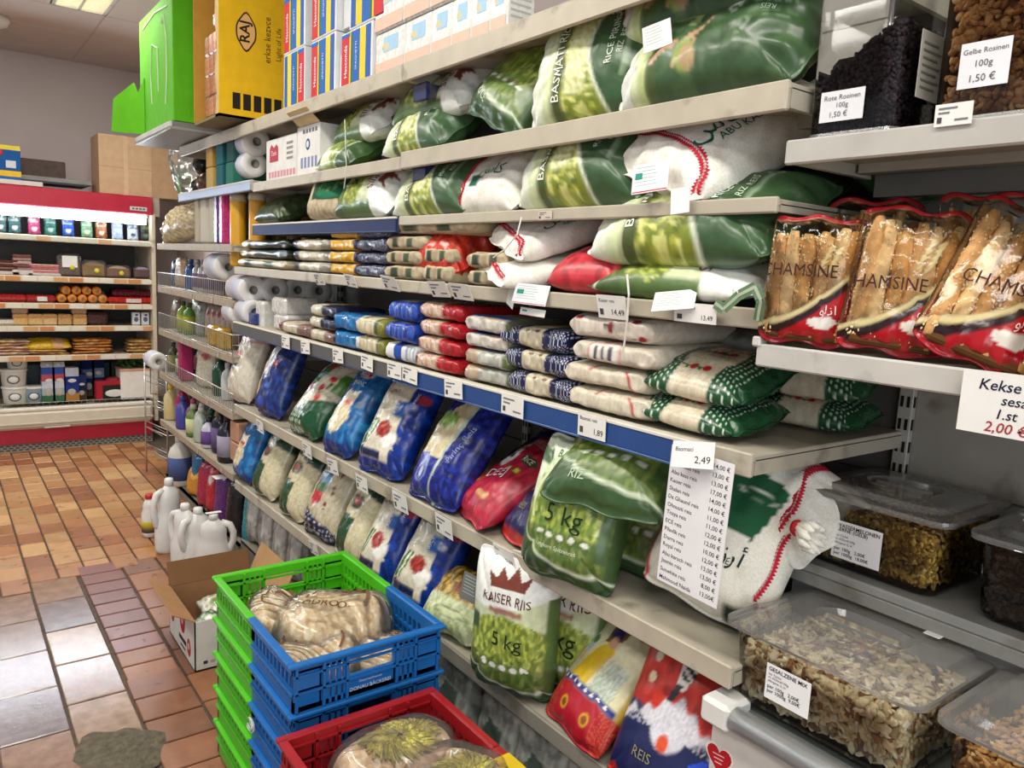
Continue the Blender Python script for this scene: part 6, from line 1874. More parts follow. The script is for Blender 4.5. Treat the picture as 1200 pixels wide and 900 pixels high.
def grissini(label, px, py, W_=.165, L_=.26, lean=26, yaw=18, roll=0., X=1.20, txt='CHAMSINE', su=0., tv=-.12, group=None):
    y = at_x(px, py, X)[0]
    a, b, c = R(lean), R(yaw), R(roll)
    n = np.array([-math.cos(a) * math.cos(b), -math.cos(a) * math.sin(b), math.sin(a)])
    up = np.array([math.sin(a) * math.cos(b), math.sin(a) * math.sin(b), math.cos(a)])
    right = np.cross(up, n); up = up * math.cos(c) + right * math.sin(c); right = np.cross(up, n)
    cen = np.array([X, y, N1 + .006]) + up * L_ / 2 * .97
    cen[0] = max(cen[0], X)
    t = thing('breadstick_pack', label, 'breadsticks', M4=basis(right, up, n, cen), group=group)
    sh = Shape(W_, L_, .062, int(px), pu=3.2, pv=5, seal=.07, pinch=.05, back=.8, crease=1.6)
    me, V = sack_mesh('film', sh, d_grissini, 50, 70, 'wrap')
    o = bpy.data.objects.new('film', me); COL.objects.link(o); o.parent = t
    sack_text(o, sh, [(txt, su, tv, .031, '#3a1a1c', 2, .85), ('\uFEED\uFEDF\uFEAF\uFE8D', .5, -.48, .022, '#e8d9d4', 8)], off=.0022)
    k = 0
    for row, zz in ((0, .008), (1, -.012)):
        n_ = 6 if row == 0 else 5
        for i in range(n_):
            x = (-.5 + (i + .5) / n_) * W_ * .86 + rng.uniform(-.004, .004)
            m = MB(); breadstick(m, (x * .92 + rng.uniform(-.006, .006), -L_ * .44, zz), (x + rng.uniform(-.006, .006), L_ * rng.uniform(.30, .41), zz), .0125, ['#d6a66c', '#e0bc84', '#cc9858'][k % 3], int(px) * 10 + k)
            m.build('breadstick', 'bread', t); k += 1
    m = MB(); m.box(-W_ * .36, -L_ * .46, -.021, W_ * .36, -L_ * .38, .015, '#5c3a1e', .004); m.build('paper_tray', 'card', t)
    return t


grissini('breadstick pack standing leftmost, red printed foot, beside the green sacks', 938, 402, lean=6, yaw=26, W_=.155, L_=.22, X=1.175, txt='CHAMSINE', su=-.25, roll=3, tv=.12)
grissini('breadstick pack standing second, red top seam raised', 1040, 412, lean=14, yaw=30, W_=.165, L_=.240, X=1.19, su=-.35, roll=6)
grissini('breadstick pack leaning right beside the handwritten sign', 1132, 424, lean=22, yaw=34, W_=.175, L_=.265, X=1.18, su=.0, roll=22)
grissini('breadstick pack cut by the right frame edge', 1275, 448, lean=14, yaw=34, W_=.165, L_=.25, X=1.19, roll=8)
grissini('breadstick pack in the second row behind, only its red top showing', 1010, 380, lean=10, yaw=28, W_=.17, L_=.27, X=1.34)
grissini('breadstick pack in the second row behind at the right, red seam showing', 1150, 395, lean=10, yaw=28, W_=.17, L_=.27, X=1.34)

# handwritten sign hanging on the shelf edge
y, z = at_x(1130, 432, FRX - .012)
t = thing('price_sign', 'handwritten white price sign for sesame biscuits on the right shelf edge', 'sign', M4=basis((0, -1, 0), (0, 0, 1), (-1, 0, .0), (FRX - .012, y, z)))
m = MB(); m.box(0, -.085, -.0006, .15, 0, .0006, '#e4e3df'); m.build('card', 'paper', t)
m = MB()
hw = [('Kekse mit', .066, -.017, .021, '#1c1f3a'), ('sesam', .075, -.038, .019, '#1c1f3a'), ('1.st', .062, -.055, .019, '#1c1f3a'), ('2,00 €', .062, -.074, .020, '#a0323a')]
for s_, x_, y_, sz, c_ in hw: put_text(m, s_, (x_, y_, .0011), (1, .0, 0), (.18, 1, 0), sz, c_, bold=.008)
m.build('handwriting', 'ink', t)


# ------------------------------------------------------------------ seeds
def seeds(n, box, cols, size, seed, flat=.24, faces='fslt', top=None):
    """seeds lying against the inside faces of a bin and over its heap"""
    g = np.random.default_rng(seed)
    x0, y0, z0, x1, y1, z1 = box
    k8 = np.arange(8) * math.pi / 4
    rx, ry = np.cos(k8), np.sin(k8) * .56 * (1 - .28 * np.cos(k8))
    base = np.concatenate([np.stack([rx, ry, 0 * rx], 1), np.stack([rx * .6, ry * .6, 0 * rx + flat * .85], 1), np.stack([rx * .6, ry * .6, 0 * rx - flat * .85], 1), [[0, 0, flat], [0, 0, -flat]]])
    F = [(k, (k + 1) % 8, 8 + (k + 1) % 8, 8 + k) for k in range(8)] + [((k + 1) % 8, k, 16 + k, 16 + (k + 1) % 8) for k in range(8)] + [(8 + k, 8 + (k + 1) % 8, 24) for k in range(8)] + [(16 + (k + 1) % 8, 16 + k, 25) for k in range(8)]
    mb = MB(); fs = list(faces); q = size * .75
    for i in range(n):
        f = fs[g.integers(len(fs))]
        zt = (lambda x, y: z1 + (top(x, y) if top else 0))
        if f == 'f': p = np.array([x0 + q * g.uniform(.5, 1.6), g.uniform(y0 + q, y1 - q), 0]); nn = np.array([-1, 0, 0.])
        elif f == 's': p = np.array([g.uniform(x0 + q, x1 - q), y0 + q * g.uniform(.5, 1.6), 0]); nn = np.array([0, -1, 0.])
        elif f == 'l': p = np.array([g.uniform(x0 + q, x1 - q), y1 - q * g.uniform(.5, 1.6), 0]); nn = np.array([0, 1, 0.])
        else: p = np.array([g.uniform(x0 + q, x1 - q), g.uniform(y0 + q, y1 - q), 0]); nn = np.array([0, 0, 1.])
        p[2] = zt(p[0], p[1]) + g.uniform(-.5, .25) * size if f == 't' else g.uniform(z0 + q * .5, zt(p[0], p[1]))
        nn = nn + g.normal(0, .38, 3); nn /= np.linalg.norm(nn)
        a = np.cross(nn, g.normal(0, 1, 3)); a /= np.linalg.norm(a); b = np.cross(nn, a)
        s_ = size * g.uniform(.75, 1.2); wd = g.uniform(.75, 1.15)
        V = p + s_ * (base[:, :1] * a + base[:, 1:2] * wd * b + base[:, 2:] * nn)
        c = lin(cols[g.integers(len(cols))]) * g.uniform(.85, 1.12)
        mb.add(V, F, c, True)
    return mb


def rrect(w, d, r, n=5):
    P_ = []
    for (cx, cy, a0) in ((w / 2 - r, d / 2 - r, 0), (-w / 2 + r, d / 2 - r, 90), (-w / 2 + r, -d / 2 + r, 180), (w / 2 - r, -d / 2 + r, 270)):
        for k in range(n + 1):
            a = R(a0 + 90 * k / n); P_.append((cx + r * math.cos(a), cy + r * math.sin(a)))
    return P_


def loft(mb, rings, col, close=True, cap0=False, cap1=False):
    n = len(rings[0]); V = [p for r_ in rings for p in r_]
    F = [(i * n + k, i * n + (k + 1) % n, (i + 1) * n + (k + 1) % n, (i + 1) * n + k) for i in range(len(rings) - 1) for k in range(n)]
    if cap0: F.append(tuple(range(n))[::-1])
    if cap1: F.append(tuple(range((len(rings) - 1) * n, len(rings) * n)))
    mb.add(V, F, col, False)


def bin_(label, x, y, z, dx, dy, h, fill, cols, size, nseed, seed, card=None, dark='#5c4a34', heap=.02, rz=0, contents='seeds', lid=True, cat='food bin', cardpos=None):
    """clear food bin with lid; dx across the shelf, dy along it, front towards the aisle (-x)"""
    t = thing('food_bin', label, cat, (x, y, z), rz)
    m = MB()
    w0, d0, w1, d1 = dx * .86, dy * .88, dx * .92, dy * .93
    rr = lambda w, d, zz, r: [(px_, py_, zz) for px_, py_ in rrect(w, d, r)]
    loft(m, [rr(w0 * .94, d0 * .95, 0.002, .03), rr(w0, d0, .012, .035), rr(w1, d1, h - .012, .035), rr(w1, d1, h - .006, .035), rr(dx, dy, h - .004, .03), rr(dx, dy, h, .03)], '#dddddd', cap0=True)
    m.build('bin', 'clear', t)
    zt = fill
    m = MB(); m.box(-w0 / 2 + .02, -d0 / 2 + .02, .008, w0 / 2 - .02, d0 / 2 - .02, zt - .004 + min(heap, 0), dark, .01); o = m.build('filling', 'food', t)
    top = lambda a, b: heap * math.cos(a / dx * 2.4) * math.cos(b / dy * 2.4)
    m = seeds(nseed, (-w0 / 2 + .009, -d0 / 2 + .009, .012, w0 / 2 - .009, d0 / 2 - .009, zt), cols, size, seed, faces='ffffssttttl', top=top)
    o = m.build(contents, 'food', t); o['kind'] = 'stuff'
    if lid:
        m = MB()
        loft(m, [rr(dx, dy, h + .001, .03), rr(dx + .004, dy + .004, h + .007, .032), rr(dx - .02, dy - .02, h + .010, .03), rr(dx - .05, dy - .05, h + .009, .04), rr(dx - .062, dy - .062, h + .020, .04), rr(dx - .085, dy - .085, h + .022, .04)], '#cccccc')
        hw, hd = dx * .16, dy * .24
        loft(m, [rr(dx - .085, dy - .085, h + .022, .04), rr(hw * 2.2, hd * 2.2, h + .022, min(hw, hd) * .9), rr(hw * 2, hd * 2, h + .0235, min(hw, hd) * .95), rr(hw * 1.8, hd * 1.8, h + .012, min(hw, hd) * .85), rr(hw * .5, hd * 1.7, h + .010, hw * .2), rr(hw * .36, hd * 1.6, h + .022, hw * .15)], '#cccccc', cap1=True)
        m.build('lid', 'lidclear', t)
        m = MB(); loft(m, [rr(dx + .004, dy + .004, h - .004, .032), rr(dx + .005, dy + .005, h + .001, .032), rr(dx + .004, dy + .004, h + .007, .032)], '#a9a9a6'); m.build('lid_edge', 'lidclear', t)
    if card:
        lines, cy, cz, cw, ch = card
        c = MB(); xf = -w0 / 2 - (w1 - w0) / 2 * (cz / h) - .004
        c.box(xf - .001, cy - cw / 2, cz - ch / 2, xf, cy + cw / 2, cz + ch / 2, '#e9e9ea'); o = c.build('label', 'paper', t)
        k = MB()
        for (s_, a_, b_, sz, al, bo) in lines:
            put_text(k, s_, (xf - .0016, cy + cw / 2 - cw * a_, cz + ch / 2 - ch * b_), (0, -1, 0), (0, 0, 1), sz, '#26262c', al, bo)
        k.build('lettering', 'ink', o)
    return t


def card_lines(a, b=None, p1='', p2='', hw=False):
    L_ = [(a, .06, .12, .0105, 'L', .012)]
    y_ = .24
    if b:
        for s_ in b: L_.append((s_, .06, y_, .0105, 'L', .012)); y_ += .12
    for s_ in ('aus Türkei', 'ca. 625kcal/100g', 'allergene: E, H'): L_.append((s_, .06, y_ + .03, .0062, 'L', 0)); y_ += .105
    L_.append(('per 100g   ' + p1, .06, y_ + .08, .0095, 'L', .006)); L_.append(('per 1000g  ' + p2, .06, y_ + .21, .0095, 'L', .006))
    return L_


# ------------------------------------------------------------------ counter with food bins
CZ = .712; CX = 1.14
ct = thing('counter', 'white serving counter with steel edge and red heart sticker', 'counter', (0, 0, 0))
m = MB(); m.box(CX + .012, -.4, .1, BACKX - .02, .835, CZ - .02, '#d3d2cc', .006); m.build('cabinet', 'paint', ct)
m = MB(); m.tube([(CX + .008, -.4, CZ - .008), (CX + .008, .78, CZ - .008)], .024, '#c9cbcc', 16); m.box(CX + .0, -.4, CZ - .012, CX + .05, .80, CZ - .006, '#b4b6b8', .002); m.build('edge_rail', 'steel', ct)
m = MB(); m.box(CX - .016, .78, CZ - .034, CX + .06, .845, CZ + .018, '#dcdcd8', .008); m.box(CX + .03, .80, CZ - .02, BACKX - .02, .845, CZ + .014, '#9aa09e', .004); m.build('corner_cap', 'plastic', ct)
m = MB(); m.box(CX + .02, -.4, CZ - .02, BACKX - .02, .80, CZ - .004, '#a3aaaa', .003); m.build('top', 'steel', ct)
m = MB(); m.box(1.395, -.4, .925, BACKX, .86, .945, '#8e8e8b', .004); m.box(1.395, -.4, .90, 1.405, .86, .925, '#84847f', .002); m.box(1.42, -.4, CZ, 1.44, .86, .925, '#77777a'); m.build('raised_shelf', 'paint', ct)
# heart sticker
m = MB()
hp = []
for k in range(28):
    a = 2 * math.pi * k / 28
    hp.append((16 * math.sin(a) ** 3 / 16, (13 * math.cos(a) - 5 * math.cos(2 * a) - 2 * math.cos(3 * a) - math.cos(4 * a)) / 16))
y, z = at_x(842, 889, CX + .01)
m.prism([(a * .032, b * .034) for a, b in hp], (CX + .0118, y, z), (0, -1, 0), (0, 0, 1), (-1, 0, 0), .0006, '#e6e0dc'); m.prism([(a * .028, b * .030) for a, b in hp], (CX + .0112, y, z), (0, -1, 0), (0, 0, 1), (-1, 0, 0), .0006, '#b01c28')
for k in range(3): m.prism([(-.014 + .003 * k, -.001), (.012 - .002 * k, -.001), (.012 - .002 * k, .001), (-.014 + .003 * k, .001)], (CX + .0104, y, z + .007 - .008 * k), (0, -1, .1), (0, .1, 1), (-1, 0, 0), .0004, '#d8b0ae')
m.build('heart_sticker', 'paper', ct)

MIX = ['#dccaa0', '#e6d8b6', '#cfba8c', '#9a7048', '#d8c8a0', '#e0d0a8', '#c9b284', '#7e5a3c', '#d4bc90', '#e8dcc0']
bin_('clear bin of salted nut and seed mix with white label on the counter', 1.318, .655, CZ + .008, .31, .37, .150, .118, MIX, .0140, 2000, 5,
     (card_lines('GESALZENE MIX', None, '2,00€', '9,00€'), .045, .072, .088, .066), heap=-.018)
bin_('clear bin of orange brown nuts cut by the lower right frame edge', 1.318, .275, CZ + .008, .31, .36, .150, .105, ['#cf9a58', '#dcac6c', '#b8844a', '#9c6c3a', '#e2b87a'], .0105, 1800, 6, None, heap=.01)
YEL = ['#b08a34', '#c4a04a', '#8e6a24', '#d0b25e', '#9c7a30', '#7a5a20']
bin_('clear bin of yellow melon seeds with white label under a clear lid', 1.545, .715, .947, .29, .30, .145, .112, YEL, .0085, 2200, 7,
     (card_lines('WASSERMELONEN', ['KERNE (GELB)'], '2,00€', '18,00€'), .015, .062, .098, .075), heap=.004)
DRK = ['#2c2826', '#3a3432', '#221f1e', '#4a423e', '#312c2a']
bin_('clear bin of black melon seeds at the right frame edge', 1.545, .375, .947, .29, .32, .145, .112, DRK, .0085, 1800, 8,
     (card_lines('WASSERMELONEN', ['KERNE', '(SCHWARZ)'], '2,00€', '18,00€'), -.01, .068, .098, .086), dark='#1f1c1a', heap=.004)
# folded card on the lid of the mixed nuts
m = MB(); m.box(-.02, -.014, 0, .02, .014, .0015, '#d8d8d4'); o = m.build('sticker', 'paper'); tag(o, 'small white sticker on the lid of the nut mix bin', 'sticker'); o.location = (1.40, .56, CZ + .008 + .181)


# ------------------------------------------------------------------ raisin tubs on the upper right shelf
def tub_box(label, y0, y1, cols, dark, seed, fillh, lines, x0=1.18, d=.26, h=.30, size=.0085, slope=0.):
    t = thing('raisin_tub', label, 'food tub', (0, 0, N2 + .001))
    w = y1 - y0; cy = (y0 + y1) / 2; rr = lambda a, b, zz, r: [(x0 + d / 2 + px_, cy + py_, zz) for px_, py_ in rrect(a, b, r)]
    m = MB(); loft(m, [rr(d * .96, w * .96, .001, .02), rr(d * .985, w * .985, .008, .024), rr(d, w, h, .026)], '#dddddd', cap0=True); m.build('tub', 'clear', t)
    m = MB(); loft(m, [rr(d * .99, w * .985, .0, .022), rr(d * 1.0, w * 1.0, .006, .022), rr(d * .985, w * .985, .012, .022)], '#a8aaa8'); m.build('base_edge', 'lidclear', t)
    m = MB(); m.box(x0 + .022, y0 + .022, .01, x0 + d - .022, y1 - .022, fillh, dark, .01); m.build('filling', 'food', t)
    m = seeds(2600, (x0 + .010, y0 + .010, .014, x0 + d - .010, y1 - .010, fillh), cols, size, seed, flat=.6, faces='fffsstt', top=lambda a, b: slope * ((y0 + y1) / 2 - b)); o = m.build('raisins', 'food', t); o['kind'] = 'stuff'
    cyl, cz, cw, ch = lines[1]
    c = MB(); c.box(x0 - .002, cyl - cw / 2, cz - ch / 2, x0 - .001, cyl + cw / 2, cz + ch / 2, '#dcdce0'); o = c.build('label', 'paper', t)
    k = MB()
    for (s_, a_, b_, sz) in lines[0]:
        put_text(k, s_, (x0 - .0026, cyl + cw / 2 - cw * a_, cz + ch / 2 - ch * b_), (0, -1, .0), (0, .0, 1), sz, '#5a5a62')
    k.build('handwriting', 'ink', o)
    return t


tub_box('clear tub of dark red raisins with handwritten label on the upper shelf', .635, .79, ['#2c2226', '#3a2c2e', '#241c20', '#45343a'], '#221a1c', 11, .135, ([('Rote Rosinen', .5, .22, .0115), ('100g', .52, .5, .0115), ('1,50 €', .45, .78, .0125)], (.724, .052, .075, .048)), x0=1.19, slope=.6, size=.0068)
tub_box('clear tub of golden raisins with handwritten label at the upper right', .36, .585, ['#a8713c', '#bd8850', '#8e5c30', '#c89a62'], '#7a4e2a', 12, .28, ([('Gelbe Rosinen', .5, .2, .0100), ('100g', .5, .5, .013), ('1,50 €', .5, .8, .014)], (.515, .080, .066, .062)), x0=1.19, size=.0085)
# side sheet on the red raisin tub
m = MB(); m.box(0, -.0005, 0, .07, .0005, .10, '#c9c8bc')
for k in range(7): m.box(.008, -.0012, .015 + k * .011, .055 + .01 * (k % 2), -.0005, .018 + k * .011, '#8e8d84')
o = m.build('paper_sheet', 'paper'); tag(o, 'printed paper sheet stuck between the two raisin tubs', 'paper'); o.location = (1.23, .628, N2 + .06)
# small boxes behind the breadsticks, at the panel
o = MB().box(0, 0, 0, .05, .12, .16, '#c9c6c0', .003).box(-.001, .01, .03, .001, .08, .1, '#6a6a6e').box(-.001, 0, .1, .001, .12, .15, '#8a2430').build('small_carton', 'card'); tag(o, 'white and red small carton behind the breadsticks at right', 'carton'); o.location = (1.55, .33, N1)


# ------------------------------------------------------------------ bread crates
GRN, BLU, RED, YEL2 = '#4fb81e', '#1766b0', '#9c1a22', '#d8b81c'


def crate(label, x0, y0, z, dx=.40, dy=.60, h=.135, colf='#1766b0', colb='#4fb81e', text=None, group=None, split=.48, corner=None):
    """perforated stacking crate: front half (low y) colf, rear half colb"""
    t = thing('bread_crate', label, 'crate', (x0, y0, z), 0, group)
    ys = dy * split
    th = .010

    def wall_x(m, xa, xb, yf0, yf1, col):         # wall along y at xa..xb with slots
        z0, z1 = .012, h
        m.box(xa, yf0, z0, xb, yf1, z0 + .03, col); m.box(xa, yf0, z1 - .035, xb, yf1, z1, col, .002)
        n = max(1, int((yf1 - yf0) / .026)); mid = .062
        for k in range(n + 1):
            y = yf0 + (yf1 - yf0) * k / n
            m.box(xa, y - .0045, z0 + .03, xb, y + .0045, z1 - .035, col)
        m.box(xa - .0006, yf0, mid, xb + .0006, yf1, mid + .010, col)

    def wall_y(m, ya, yb, xf0, xf1, col, hand=True):
        z0, z1 = .012, h
        a, b = xf0 + (xf1 - xf0) * .33, xf0 + (xf1 - xf0) * .67
        m.box(xf0, ya, z0, xf1, yb, z0 + .012, col); m.box(xf0, ya, z1 - .028, xf1, yb, z1, col, .002)
        m.box(xf0, ya, .052, xf1, yb, .066, col)                       # middle bar
        m.box(xf0, ya, z0, xf0 + .07, yb, z1 - .02, col); m.box(xf1 - .07, ya, z0, xf1, yb, z1 - .02, col)
        for s0, s1 in ((xf0 + .07, a), (b, xf1 - .07)):
            n = 4
            for k in range(n + 1):
                x = s0 + (s1 - s0) * k / n; m.box(x - .0045, ya, z0, x + .0045, yb, z1 - .02, col)
        m.box(a, ya, z0, b, yb, .056, col)                             # lettered panel below the hand hole
        for x in (xf0 + .004, xf0 + .072, a, b, xf1 - .078, xf1 - .012):
            m.box(x, ya - .006, z0, x + .007, ya, z1 - .004, col)
        for zz in (.056, .100): m.box(xf0, ya - .006, zz, xf1, ya, zz + .005, col)
    m = MB(); wall_y(m, 0, th, 0, dx, colf); f_ = m.build('front_wall', 'plastic', t)
    m = MB(); wall_y(m, dy - th, dy, 0, dx, colb); m.build('back_wall', 'plastic', t)
    for nm, xa, xb in (('side_wall', 0, th), ('side_wall', dx - th, dx)):
        m = MB(); wall_x(m, xa, xb, 0, ys, colf); wall_x(m, xa, xb, ys, dy, colb)
        m.box(xa - .006 if xa == 0 else xb, 0, .055, xa if xa == 0 else xb + .006, ys, .061, colf); m.box(xa - .006 if xa == 0 else xb, ys, .055, xa if xa == 0 else xb + .006, dy, .061, colb)
        m.build(nm, 'plastic', t)
    m = MB()
    r0 = -.012; w = .020
    for (a, b, c, d, col) in ((r0, r0, dx - r0, r0 + w, colf), (r0, dy - r0 - w, dx - r0, dy - r0, colb), (r0, r0 + w, r0 + w, ys, colf), (r0, ys, r0 + w, dy - r0 - w, colb), (dx - r0 - w, r0 + w, dx - r0, ys, colf), (dx - r0 - w, ys, dx - r0, dy - r0 - w, colb)):
        m.box(a, b, h - .010, c, d, h + .001, col, .003)
    if corner: m.box(dx - .03, r0 - .001, h - .022, dx - r0 + .002, .225, h + .003, corner, .004)
    m.build('rim', 'plastic', t)
    m = MB(); m.box(.004, .004, .0, dx - .004, ys, .012, colf); m.box(.004, ys, .0, dx - .004, dy - .004, .012, colb); m.build('base', 'plastic', t)
    if text:
        k = MB(); put_text(k, text[0], (dx * .5, -.0012, .046), (1, 0, 0), (0, 0, 1), .0085, '#cfd6e2', sx=1.1); put_text(k, text[1], (dx * .5, -.0012, .030), (1, 0, 0), (0, 0, 1), .0135, '#cfd6e2', sx=1., bold=.004); k.build('lettering', 'ink', f_)
    return t


for k in range(5):
    z = -.001 + k * .109 if k < 4 else .435
    nm = ['lowest', 'second lowest', 'middle', 'second from top'][k] if k < 4 else ''
    crate('topmost green and blue bread crate holding wrapped flatbread' if k == 4 else f'green and blue bread crate, {nm} of the stack of five', .63, 1.615, z, text=('Österreichischer', 'DONAU BÄCKEREI') if k == 4 else None, group='green and blue crates', h=.135 if k == 4 else .118)
for k in range(3):
    z = k * .1085 if k < 2 else .322
    crate('topmost red bread crate with yellow corner in front' if k == 2 else 'red bread crate, %s of the stack of three' % ['lowest', 'middle'][k], .575, 1.00, z, dx=.385, dy=.535, colf=RED, colb=RED, group='red crates', h=.125 if k == 2 else .116, corner=YEL2)
CT = .435 + .012      # inside floor of the top crate
RT = .322 + .012


def bread_pack(label, x, y, z, r_, h, seed, kind='flat', rx=1., sy=1., rz=0, text=False):
    t = thing('flatbread_pack' if kind == 'flat' else 'bread_pack', label, 'bread', (x, y, z), R(rz))
    g = np.random.default_rng(seed)
    n1, n2 = 84, 84
    a = np.linspace(-1, 1, n1); U, V_ = np.meshgrid(a, a); u, v = U.ravel(), V_.ravel()
    x_ = u * np.sqrt(1 - v * v / 2); y_ = v * np.sqrt(1 - u * u / 2)

    def top(x_, y_):
        rad = np.clip(np.hypot(x_, y_), 0, 1)
        fold = np.sin(24 * (.8 * x_ + .6 * y_) + 6.5 * nz(x_, y_, 3.0, seed + 3)) * np.clip(.8 + .5 * nz(x_, y_, 2.5, seed + 4), .3, 1)
        return h * (1 - rad ** 8) ** .5 * (.9 + .20 * nz(x_, y_, 2.6, seed + 2)) + ((.0055 if kind == 'flat' else .002) * fold + .004 * nz(x_, y_, 5, seed)) * (1 - rad ** 8), fold
    zt, fold = top(x_, y_)
    P_ = np.stack([x_ * r_ * rx, y_ * r_ * sy, zt], 1)
    pr = Print(x_, y_, 2 * r_, 2 * r_, '#d3bd94' if kind == 'flat' else '#d2bc98'); pr.k = 30
    pr.mott(np.ones(len(u)) * .9, ['#e2d2b0', '#b89460', '#ece2c8', '#c4a478'], 7, seed)
    if kind == 'flat': pr.mix(np.clip(-fold * 1.6 - .35, 0, 1) * .95, '#86653e'); pr.mix(np.clip(fold - .5, 0, 1) * .8, '#ece2c8')  # shading painted into the folds: dark creases, pale ridges
    F = [(j * n1 + i, j * n1 + i + 1, (j + 1) * n1 + i + 1, (j + 1) * n1 + i) for j in range(n2 - 1) for i in range(n1 - 1)]
    m = MB(); m.add(P_, F, pr.c, True)
    m.build('flatbread', 'bread', t)
    if kind == 'strand':
        k = MB()
        cx, cy = g.uniform(-.12, .12), g.uniform(-.12, .12)
        for i in range(620):
            an = g.uniform(0, 6.28); r0 = g.uniform(.03, .34); ln = g.uniform(.20, .38)
            pts = []
            for tt in (0, .5, 1):
                rr_ = r0 + ln * tt; aa = an + .35 * tt + .12 * math.sin(i)
                qx, qy = cx + rr_ * math.cos(aa), cy + rr_ * math.sin(aa)
                if math.hypot(qx, qy) > .86: rr_ *= .8; qx, qy = cx + rr_ * math.cos(aa), cy + rr_ * math.sin(aa)
                hz = float(top(np.array([qx]), np.array([qy]))[0][0])
                pts.append((qx * r_ * rx, qy * r_ * sy, hz + .004 + .005 * math.sin(tt * 3.1) + g.uniform(0, .005)))
            k.tube(pts, [.0016, .0032, .0022], ['#a8a242', '#bcb458', '#8e8a34', '#c6be68'][i % 4], 4, caps=False)
        o = k.build('leaf_strands', 'leaf', t); o['kind'] = 'stuff'
    rad = np.hypot(x_, y_)
    zf = zt + .007 + .004 * nz(x_, y_, 8, seed + 9) * (1 - rad ** 6) + (.009 if kind == 'strand' else 0)
    k = MB(); k.add(np.stack([x_ * r_ * rx * 1.06, y_ * r_ * sy * 1.06, np.maximum(zf, .001)], 1), F, '#eeeeee', True); fl = k.build('film', 'bagclear' if kind == 'flat' else 'bagmauve', t)
    if kind == 'flat':                                  # brown printing on the film
        k = MB()
        def onfilm(q):
            zz = top(q[:, 0], q[:, 1])[0]; return np.stack([q[:, 0] * r_ * rx * 1.05, q[:, 1] * r_ * sy * 1.05, zz + .011], 1)
        for (c0, R0, a0, a1, wd) in (((-.05, .10), .34, -.2, 2.6, .05), ((-.05, .1), .62, -.9, .6, .06), ((.1, .05), .8, 1.6, 2.8, .05)):
            A = np.linspace(a0, a1, 30)
            for A0, A1 in zip(A[:-1], A[1:]):
                q = np.array([[c0[0] + rr_ * math.cos(aa), c0[1] + rr_ * math.sin(aa)] for rr_, aa in ((R0, A0), (R0, A1), (R0 + wd, A1), (R0 + wd, A0))])
                if np.hypot(q[:, 0], q[:, 1]).max() < .93: k.add(onfilm(q), [(0, 1, 2, 3)], '#6e4c2a')
        if text:
            for s_, ox, oy, sz, rot in text:
                gl, f = text2d(s_, sz, bold=.012); aa = R(rot)
                q = np.stack([gl[:, 0] * math.cos(aa) - gl[:, 1] * math.sin(aa), gl[:, 0] * math.sin(aa) + gl[:, 1] * math.cos(aa)], 1) / r_ + np.array([ox, oy])
                k.add(onfilm(q), f, '#5a3c22')
        k.build('print', 'ink', fl)['kind'] = 'stuff'
    return t


bread_pack('wrapped flatbread with brown print lying at the right in the top crate', .855, 1.90, CT + .022, .165, .088, 31, rz=0, rx=.98, text=[('ADDRO', -.30, .0, .034, -38), ('O.', .05, -.28, .034, -20)])
bread_pack('wrapped flatbread lying at the left rear in the top crate', .755, 2.02, CT + .0, .112, .095, 32, rz=8, sy=1.2)
bread_pack('wrapped flatbread lying at the left front in the top crate', .755, 1.775, CT + .0, .11, .085, 33, rz=-5, sy=1.25)
bread_pack('wrapped flatbread lying at the right front in the top crate', .90, 1.735, CT, .108, .062, 34, rz=10, rx=1.0)
bread_pack('wrapped bread with olive green strands, rear one in the red crate', .785, 1.40, RT + .012, .13, .092, 41, 'strand', rx=1.15, sy=.9)
bread_pack('wrapped bread with olive green strands, left one in the red crate', .70, 1.23, RT + .0, .125, .092, 42, 'strand', sy=1.1)
bread_pack('wrapped bread with olive green strands, right one in the red crate', .845, 1.24, RT + .032, .12, .088, 43, 'strand', rz=30)
for k, (x, y) in enumerate(((.845, 1.27),)):
    m = MB(); m.tube([(-.01, 0, 0), (-.004, .006, .012), (0, 0, .006), (.006, -.004, .014), (.012, .002, .002)], .0022, '#e6e6e2', 6); o = m.build('film_tie', 'plastic'); tag(o, 'white knotted film tie on the right strand bread', 'tie'); o.location = (x, y - .02, RT + .136)
# film scraps at the crate side
m = MB(); g = np.random.default_rng(3)
for k in range(7):
    a0, tl = g.uniform(0, 6.3), g.uniform(-.8, .8); rr_ = g.uniform(.010, .022)
    p = [np.array([-.004 * math.sin(k), rr_ * math.cos(a0 + .55 * i), rr_ * math.sin(a0 + .55 * i) * .7 + tl * .004 * i]) for i in range(9)]; m.tube(p, .0011, '#d8dad4', 5)
o = m.build('film_scrap', 'plastic'); tag(o, 'crumpled bit of clear film clinging to the crate stack side', 'scrap'); o.location = (.612, 1.86, .30)

